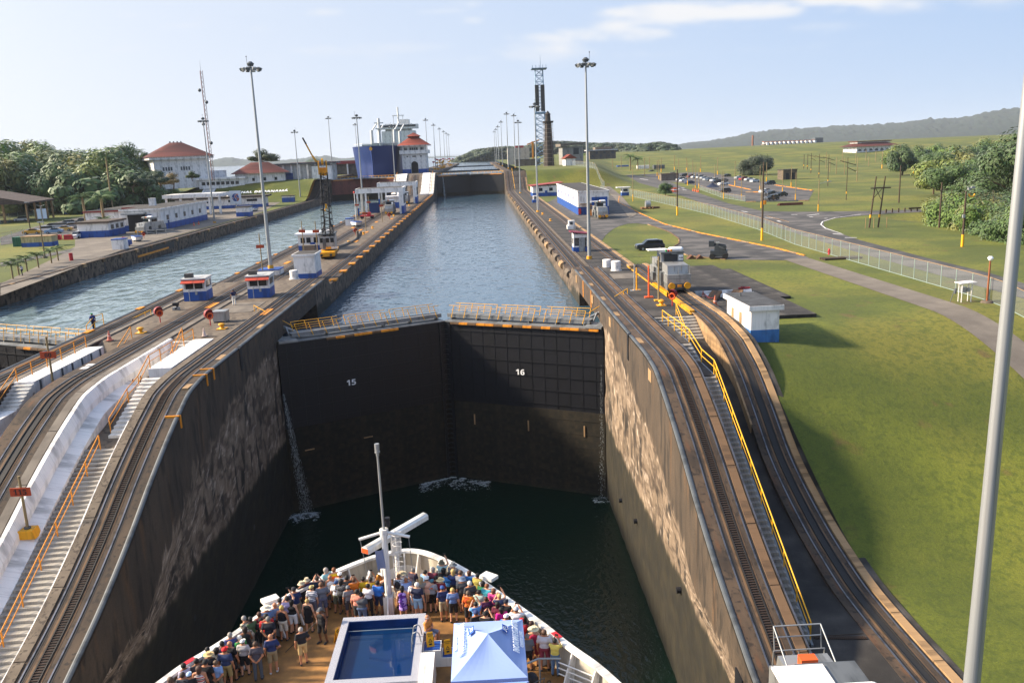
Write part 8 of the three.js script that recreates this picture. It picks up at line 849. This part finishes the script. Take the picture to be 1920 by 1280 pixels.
// the tanker waiting in the upper left lane
{ const o = thing('tanker_ship', 'blue-hulled cargo ship waiting above the rust red gates', 'ship', [-50.2, 6, -366]), blue = mat('#12306e', 0.45, { map: T.grime }), wh = mat('#d4d8da', 0.5, { map: T.grime }); o.scale.x = 0.82; const P = [], N = 24, K = 10, L = 190; const sec = (s, k) => { const t = k / K, fl = 1 - Math.pow(1 - Math.min(1, s / 0.13), 2.4), y = lerp(-4, 16, t), wt = 15.6 * (fl * lerp(0.82, 1.0, t) + (1 - fl) * 0.0), rk = (1 - Math.min(1, s / 0.13)) * 0; return [wt, y, -s * L + (k > 6 ? 3.5 * (t - 0.6) * (1 - Math.min(1, s / 0.1)) * 2.5 : 0)]; }; for (const g of [1, -1]) for (let i = 0; i < N; i++) for (let k = 0; k < K; k++) { const s0 = Math.pow(i / N, 1.8), s1 = Math.pow((i + 1) / N, 1.8), q = (s, kk) => { const [w, y, z] = sec(s, kk); return [g * w, y, z]; }; const a = q(s0, k), b = q(s1, k), c = q(s1, k + 1), d = q(s0, k + 1); P.push(...a, ...b, ...c, ...a, ...c, ...d); } const hg = new THREE.BufferGeometry(); hg.setAttribute('position', new THREE.Float32BufferAttribute(P, 3)); const hm = mergeVertices(hg, 1e-3); hm.computeVertexNormals(); part('hull', flat(hm), blue, o); part('deck', new THREE.ShapeGeometry(new THREE.Shape([...range(0, 1, N).map((t) => { const s = Math.pow(t, 1.8), [w, , z] = sec(s, K); return new THREE.Vector2(w, -z); }), ...range(1, 0, N).map((t) => { const s = Math.pow(t, 1.8), [w, , z] = sec(s, K); return new THREE.Vector2(-w, -z); })])).rotateX(-Math.PI / 2).translate(0, 15.7, 0), mat('#3c5a4c', 0.8), o);
  for (const s of [-1, 1]) { part('anchor', [cbox(1, 3, 1, s * 8.6, 6.6, -10.8), cbox(2.6, 0.9, 0.9, s * 8.6, 6.2, -10.6)], M.black, o); } part('bow_emblem', cyl(1.0, 1.0, 0.3, 0, 0, 0, 12).rotateX(Math.PI / 2).translate(0, 14.6, 3.2), M.yellow, o); part('superstructure', [cbox(28, 12, 14, 0, 15.7, -165), cbox(22, 5, 10, 0, 27.7, -165), cbox(34, 3, 6, 0, 29, -160)], wh, o); part('bridge_windows', cbox(30, 1.2, 0.3, 0, 30.4, -156.9), M.glass, o); part('funnel', cbox(8, 12, 8, 4, 24, -178), wh, o); part('radar_mast', [cyl(0.9, 0.6, 12, 0, 32, -165, 8), cbox(10, 0.6, 0.6, 0, 38, -165), cbox(0.5, 6, 0.5, -4, 32, -164), cbox(0.5, 6, 0.5, 4, 32, -164)], wh, o); part('foremast', [cyl(1.2, 0.8, 15, 2, 15.7, -26, 8), cbox(6, 0.6, 0.6, 2, 28, -26), cbox(4, 0.6, 4, 2, 25, -26)], wh, o); for (const [x, z] of [[-8, -60], [8, -60], [-8, -95], [8, -95]]) part('deck_crane', [cyl(1.2, 1.0, 10, x, 15.7, z, 8), beam([x, 25, z], [x + 2, 30, z - 14], 0.8, 0.8)], wh, o); part('deck_pipes', [cbox(6, 2, 110, 0, 15.9, -80), cbox(24, 1.6, 3, 0, 15.9, -40)], M.galv, o); part('bow_rail', [bar([-6, 17.4, -3], [6, 17.4, -3], 0.12), bar([-14, 17.2, -20], [-6, 17.4, -3], 0.12), bar([14, 17.2, -20], [6, 17.4, -3], 0.12)], wh, o); }
// ---------------------------------------------------------------- vegetation: leaf clumps through the whole crown
function crownGeo({ n, w, h, lobes, leaf, sd, flatTop = 0 }) {
  seed = sd; const L = []; for (let i = 0; i < lobes; i++) { const a = R(0, 6.28), rr = Math.sqrt(rnd()) * 0.62, y = R(0.12, 0.8) * (1 - 0.25 * rr); L.push([Math.cos(a) * rr * w, y * h, Math.sin(a) * rr * w, R(0.22, 0.4)]); } L.push([0, h * 0.72, 0, 0.42]);
  const P = [], N = [], C = [];
  for (let i = 0; i < n; i++) {
    const l = L[Math.floor(rnd() * L.length)], u = R(-1, 1), a = R(0, 6.28), s = Math.sqrt(1 - u * u), r = Math.pow(rnd(), 0.35), nx = Math.cos(a) * s, ny = u, nz = Math.sin(a) * s;
    const cx = l[0] + nx * r * l[3] * w, cy = Math.max(h * 0.02, l[1] + ny * r * l[3] * h * (0.75 - flatTop)), cz = l[2] + nz * r * l[3] * w, sz = leaf * R(0.6, 1.35);
    const t = V(R(-1, 1), R(-0.6, 0.6), R(-1, 1)).normalize(), b = V(nx, ny + 0.35, nz).normalize().cross(t).normalize(), t2 = b.clone().cross(V(nx, ny + 0.4, nz)).normalize();
    const A = [cx - b.x * sz, cy - b.y * sz, cz - b.z * sz], B = [cx + t2.x * sz * 0.55, cy + t2.y * sz * 0.55, cz + t2.z * sz * 0.55], D = [cx - t2.x * sz * 0.55, cy - t2.y * sz * 0.55 - 0.1 * sz, cz - t2.z * sz * 0.55], E = [cx + b.x * sz, cy + b.y * sz - 0.12 * sz, cz + b.z * sz];
    P.push(...A, ...B, ...E, ...A, ...E, ...D); const k = R(0.72, 1.3), hue = R(-0.12, 0.12); for (let q = 0; q < 6; q++) { C.push(k * (1 + hue), k, k * (1 - hue)); N.push(nx * 0.7 + b.x * 0.2, ny * 0.7 + 0.3, nz * 0.7 + b.z * 0.2); }
  }
  const g = new THREE.BufferGeometry(); g.setAttribute('position', new THREE.Float32BufferAttribute(P, 3)); g.setAttribute('normal', new THREE.Float32BufferAttribute(N, 3)); g.setAttribute('color', new THREE.Float32BufferAttribute(C, 3)); return { g, L };
}
const leafMat = (c) => new THREE.MeshPhysicalMaterial({ color: new THREE.Color(c), roughness: 0.75, side: THREE.DoubleSide, vertexColors: true, transmission: 0.25 });
const GREENS = ['#5a7428', '#46602a', '#6c7a30', '#4c6634', '#747638', '#3e5628'].map(leafMat);
const CR = [[7000, 1, 1.15, 13, 0.048], [7000, 1.1, 0.95, 15, 0.048], [6500, 0.9, 1.3, 12, 0.048], [3000, 1.25, 0.8, 13, 0.085], [6500, 1.0, 1.0, 12, 0.05]].map(([n, w, h, lobes, leaf], i) => crownGeo({ n, w, h, lobes, leaf, sd: 900 + i * 37 }));
const CN = [[14000, 1, 1.15, 18, 0.034], [14000, 1.15, 1.0, 20, 0.034], [14000, 1.05, 1.25, 17, 0.034]].map(([n, w, h, lobes, leaf], i) => crownGeo({ n, w, h, lobes, leaf, sd: 500 + i * 91 }));
function trunkGeo(L, h0, r) { return merge([bar([0, -0.1, 0], [0.05, h0, 0.03], r, 7, r * 0.7), ...L.slice(0, 6).map((l) => bar([0.03, h0 * 0.8, 0], [l[0] * 0.8, h0 + l[1] * 0.8, l[2] * 0.8], r * 0.5, 5, r * 0.15))]); }
const TR = CR.map((c) => trunkGeo(c.L, 0.35, 0.05)), TN = CN.map((c) => trunkGeo(c.L, 0.4, 0.05)), bark = mat('#5a4a3c', 0.95);
function tree(label, p, s, k, m, { near = 0, trunk = 0.35, group, sy = 1, wide = 1 } = {}) { const o = thing('tree', label, 'tree', p, R(0, 6.28), group), c = near ? CN[k % 3] : CR[k % 5]; o.scale.set(s * wide, s * sy, s * wide); part('trunk', near ? TN[k % 3] : TR[k % 5], bark, o); const cr = part('crown', c.g, m, o); cr.position.y = trunk; return o; }
seed = 4242;
{ const p = G(1417, 328, YG), o = tree('huge dark round tree beside the car park', [p[0], p[1] - 0.6, p[2]], 9.6, 1, leafMat('#1f3314'), { near: 1, trunk: 0.02, sy: 1.22, wide: 1.12 }); }
tree('small bushy tree between the road and the fence', GT(1247, 367), 3.7, 2, GREENS[1], { near: 1, trunk: 0.25, sy: 0.9 });
// the wood at the right edge
const sides = ['dense tree', 'broad tree', 'leafy tree', 'dark tree', 'pale tree', 'tall tree'];
const woodR = [];
for (let i = 0; i < 30; i++) { const t = i / 29, z = lerp(-30, -104, t) + R(-4, 4), x = 90 + 7 * t + R(-1, 7) + (t > 0.75 ? 10 : 0); woodR.push([x, z, R(5.2, 7.8) * lerp(1.1, 0.85, t)]); }
for (let i = 0; i < 26; i++) { const t = rnd(), z = lerp(-20, -150, t), x = R(102, 135) + 26 * t; woodR.push([x, z, R(8.5, 12.5)]); }
for (let i = 0; i < 34; i++) { const t = rnd(), z = lerp(-150, -420, t), x = lerp(128, 245, t) + R(0, 60); woodR.push([x, z, R(8, 11)]); }
woodR.forEach(([x, z, s], i) => { const near = i < 56; tree(i < 30 ? 'leafy edge tree of the right wood with foliage to the ground' : i < 56 ? 'tall tree inside the right wood above the edge trees' : 'tree in the distant part of the right wood', [x, hRight(x, z) - (i < 30 ? 0.8 : 0), z], s, i, GREENS[(i * 7) % 6], { near, trunk: i < 30 ? -0.12 : 0.2, group: i < 30 ? 'edge trees of the right wood' : i < 56 ? 'tall trees of the right wood' : 'far trees of the right wood' }); });
{ const p = GT(...Z5(1180, 850)), o = tree('slim bare-trunked tree leaning out of the right wood', [p[0] + 1, p[1], p[2] - 4], 5.4, 1, GREENS[3], { near: 1, trunk: 1.35 }); part('bare_trunk', [bar([0, 0, 0], [-0.12, 1.0, 0], 0.045, 7, 0.035), bar([-0.12, 1.0, 0], [-0.3, 1.9, 0], 0.035, 6, 0.02), bar([-0.12, 1.0, 0], [0.25, 1.8, 0.1], 0.03, 6, 0.015)], mat('#8a7d6c', 0.9), o); }
{ const p = [128, hRight(128, -95), -95], o = tree('leafless greyish tree top above the right wood', p, 9, 4, leafMat('#7d6a50'), { trunk: 0.45, sy: 1.15 }); }
// the wood at the left edge
const fl = []; for (let i = 0; i < 150; i++) { const t = rnd(), d = Math.pow(rnd(), 0.8), u = lerp(-30, 285, t), base = lerp(372, 352, t), D = lerp(410, 600, d) - 30 * t, p = FAR(u, base, D); const tv = interp([[-40, 268], [60, 268], [150, 284], [190, 281], [240, 276], [290, 292]])(u), yt = FAR(u, tv + 3 + 34 * Math.pow(rnd(), 1.4) * (1.2 - d), D)[1], gy = hLeft(p[0], p[2]); fl.push([p[0], p[2], clamp((yt - gy) / 1.2, 8, 25), u]); }
fl.sort((a, b) => a[3] - b[3]).forEach(([x, z, s, u], i) => tree(u < 60 ? 'forest tree at the far left behind the pavilion' : u < 190 ? 'forest tree behind the left car park' : 'forest tree left of the large white building', [x, hLeft(x, z) - 0.8, z], s, i, GREENS[(i * 5) % 6], { trunk: 0.1, group: u < 60 ? 'forest behind the pavilion' : u < 190 ? 'forest behind the left car park' : 'forest beside the large white building' }));
{ const p = FAR(246, 335, 440), o = tree('tallest round-crowned tree in front of the large white building', [p[0], p[1] - 4, p[2]], 12, 0, GREENS[1], { near: 1, trunk: 0.45, sy: 1.1 }); }
for (const [u, v, D, s, l, c] of [[325, 352, 330, 4.6, 'spreading pale tree in front of the large white building', '#77683c'], [300, 350, 325, 4.8, 'dark spreading tree left of the pale one', '#33482a'], [490, 310, 520, 9, 'umbrella-shaped tree behind the red-roofed office', '#3c4a26'], [360, 338, 350, 3, 'low bush below the large white building', '#3a5020'], [250, 358, 300, 4.6, 'round tree beside the left road', '#2c4420'], [270, 356, 305, 4.2, 'round tree beside the left road, nearer the white building', '#35502a']]) { const p = FAR(u, v, D); tree(l, p, s, Math.round(u), leafMat(c), { trunk: 0.35, sy: l.startsWith('umbrella') ? 0.7 : 0.8, wide: l.startsWith('umbrella') ? 1.3 : 1.15 }); }
// palms
const frond = (() => { const l = []; const c = new THREE.QuadraticBezierCurve3(V(0, 0, 0), V(1.4, 0.9, 0), V(2.9, -0.5, 0)); l.push(new THREE.TubeGeometry(c, 8, 0.03, 4)); for (let i = 1; i < 22; i++) { const t = i / 22, p = c.getPoint(t), w = 0.75 * Math.sin(Math.PI * Math.min(1, t * 0.9 + 0.12)); for (const s of [-1, 1]) l.push(quadGeo([[p.x - 0.05, p.y, p.z], [p.x + 0.05, p.y, p.z], [p.x + 0.28, p.y - w * 0.45, s * w], [p.x + 0.24, p.y - w * 0.46, s * w]])); } return merge(l); })();
const frondM = mat('#3f5a22', 0.7), palm0 = (l, p, h, s = 1) => { const o = thing('palm_tree', l, 'palm', p, R(0, 6), 'palm trees'); part('trunk', new THREE.TubeGeometry(new THREE.QuadraticBezierCurve3(V(0, 0, 0), V(0.1 * h * 0.2, h * 0.5, 0), V(0, h, 0)), 10, 0.22 * s, 7), M.polel, o); for (let k = 0; k < 14; k++) { const f = part('frond', frond, frondM, o); f.position.y = h; f.rotation.set(0, k * 2.4, (k % 3) * 0.32 - 0.25, 'YXZ'); f.scale.setScalar(s); } return o; };
{ const q = GL(268, 366); palm0('tall royal palm standing above the left forest', q, tall(q, 285), 1.7); } for (const [u, v, D, h, s, l] of [[150, 350, 290, 9, 1.6, 'coconut palm in the left forest, left one'], [187, 360, 280, 9, 1.7, 'coconut palm in the left forest, right one'], [203, 330, 380, 22, 1.5, 'distant palm top above the left forest'], [190, 385, 260, 3.5, 1.0, 'young palm behind the blue shelter'], [10, 440, 160, 2.4, 0.62, 'small palm in the left row, first'], [22, 437, 165, 2.4, 0.62, 'small palm in the left row, second'], [38, 432, 170, 2.4, 0.62, 'small palm in the left row, third'], [60, 428, 175, 2.4, 0.62, 'small palm in the left row, fourth'], [85, 422, 182, 2.4, 0.62, 'small palm in the left row, fifth'], [98, 420, 186, 2.4, 0.62, 'small palm in the left row, sixth'], [1182, 288, 640, 10, 1.9, 'distant palm right of the villa, left one'], [1196, 289, 640, 8, 1.9, 'distant palm right of the villa, right one'], [1090, 300, 560, 5, 1.6, 'low palm beside the villa']]) { const p = FAR(u, v, D); palm0(l, [p[0], D < 200 ? YC : D < 400 ? Math.max(hLeft(p[0], p[2]), YC) : hRight(p[0], p[2]), p[2]], h, s); }
for (const [u, v, s, l] of [[452, 372, 1.1, 'clipped bush by the billboard, left'], [462, 374, 1.0, 'clipped bush by the billboard, middle'], [470, 375, 1.0, 'clipped bush by the billboard, right'], [418, 388, 0.9, 'low bush at the end of the dark-roofed house'], [392, 374, 1.6, 'bush left of the dark-roofed house'], [200, 372, 2.2, 'bush in the left road verge']]) { const p = GL(u, v); const o = thing('bush', l, 'bush', p); o.scale.setScalar(s); part('foliage', CR[1].g, GREENS[0], o); }
// ---------------------------------------------------------------- far woods and hills
function woods(label, l, n, size, col, D0, D1, yb) { seed = Math.round(l[0][0]) + n; const g = CR[3].g, o = new THREE.InstancedMesh(g, leafMat(col), n), m = new THREE.Matrix4(), c = new THREE.Color(); const top = (u) => { let i = 0; while (i < l.length - 2 && u > l[i + 1][0]) i++; return lerp(l[i][1], l[i + 1][1], clamp((u - l[i][0]) / (l[i + 1][0] - l[i][0]))); }; for (let i = 0; i < n; i++) { const u = lerp(l[0][0], l[l.length - 1][0], rnd()), D = lerp(D0, D1, Math.pow(rnd(), 0.7)), p = FAR(u, top(u), D), s = size * R(0.7, 1.25), yt = lerp(yb, p[1], Math.pow(rnd(), 0.6)); m.makeRotationY(R(0, 6)); m.scale(V(s, s * 0.9, s)); m.setPosition(p[0], yt - s * 0.75, p[2]); o.setMatrixAt(i, m); c.setRGB(R(0.8, 1.2), R(0.8, 1.2), R(0.7, 1.1)); o.setColorAt(i, c); } o.name = numbered('far_wood'); scene.add(o); tag(o, label, 'forest', null, 'stuff'); }
woods('wooded shore across the lake behind the masts', [[866, 292], [890, 279], [930, 273], [985, 272], [1020, 263], [1060, 262], [1100, 266], [1150, 266], [1215, 268], [1262, 276]], 1500, 17, '#31452a', 1250, 1500, 7);
woods('wooded tip of land right of the villa', [[1200, 272], [1215, 266], [1240, 264], [1258, 268], [1264, 278]], 200, 12, '#31452a', 1000, 1120, 7);
function ridge(label, l, D, depth, col) { // long hill: crest surveyed against the sky, flanks falling to the lake
  const nu = 260, nd = 26, P = [], I = [], C = []; const top = interp(l.map(([u, v]) => [u, v])); const u0 = l[0][0], u1 = l[l.length - 1][0];
  for (let i = 0; i <= nu; i++) { const u = lerp(u0, u1, i / nu); for (let j = 0; j <= nd; j++) { const t = j / nd, q = FAR(u, top(u), D), c = camera.position, r = (D - depth * (1 - t)) / D, base = FAR(u, top(u), D)[1] - 4; const y = lerp(2, base, Math.pow(t, 0.75)) + (10 + 0.1 * base) * (fbm(u * 0.11, t * 16, 5) - 0.5) * Math.min(1, t * 3) + 7 * (vn(u * 0.9, t * 60) - 0.5) * Math.min(1, t * 4); P.push(c.x + (q[0] - c.x) * r, y, c.z + (q[2] - c.z) * r); const k = 0.6 + 0.8 * fbm(u * 0.5, t * 40 + 3, 4); C.push(k, k, k); } }
  for (let i = 0; i < nu; i++) for (let j = 0; j < nd; j++) { const a = i * (nd + 1) + j, b = a + nd + 1; I.push(a, a + 1, b, a + 1, b + 1, b); }
  const g = new THREE.BufferGeometry(); g.setAttribute('position', new THREE.Float32BufferAttribute(P, 3)); g.setAttribute('color', new THREE.Float32BufferAttribute(C, 3)); g.setIndex(I); g.computeVertexNormals(); struct('hills', g, mat(col, 1, { vertexColors: true }), label, 'hills');
}
ridge('long wooded ridge beyond the dam on the right', [[1180, 280], [1262, 270], [1330, 262], [1380, 254], [1410, 246], [1500, 239], [1600, 233], [1680, 229], [1740, 221], [1800, 219], [1850, 208], [1900, 201], [1960, 196], [2100, 190]], 5200, 1400, '#1c2a1e');
ridge('low blue hills across the lake on the left', [[330, 312], [380, 304], [430, 293], [455, 298], [520, 299], [560, 296], [610, 291], [640, 296], [700, 292], [760, 294], [860, 292], [900, 294]], 6500, 700, '#26352c');
ridge('small wooded island behind the yellow crane', [[560, 309], [580, 298], [596, 296], [612, 303], [622, 308]], 3200, 200, '#2c3f2a');
renderer.render(scene, camera);
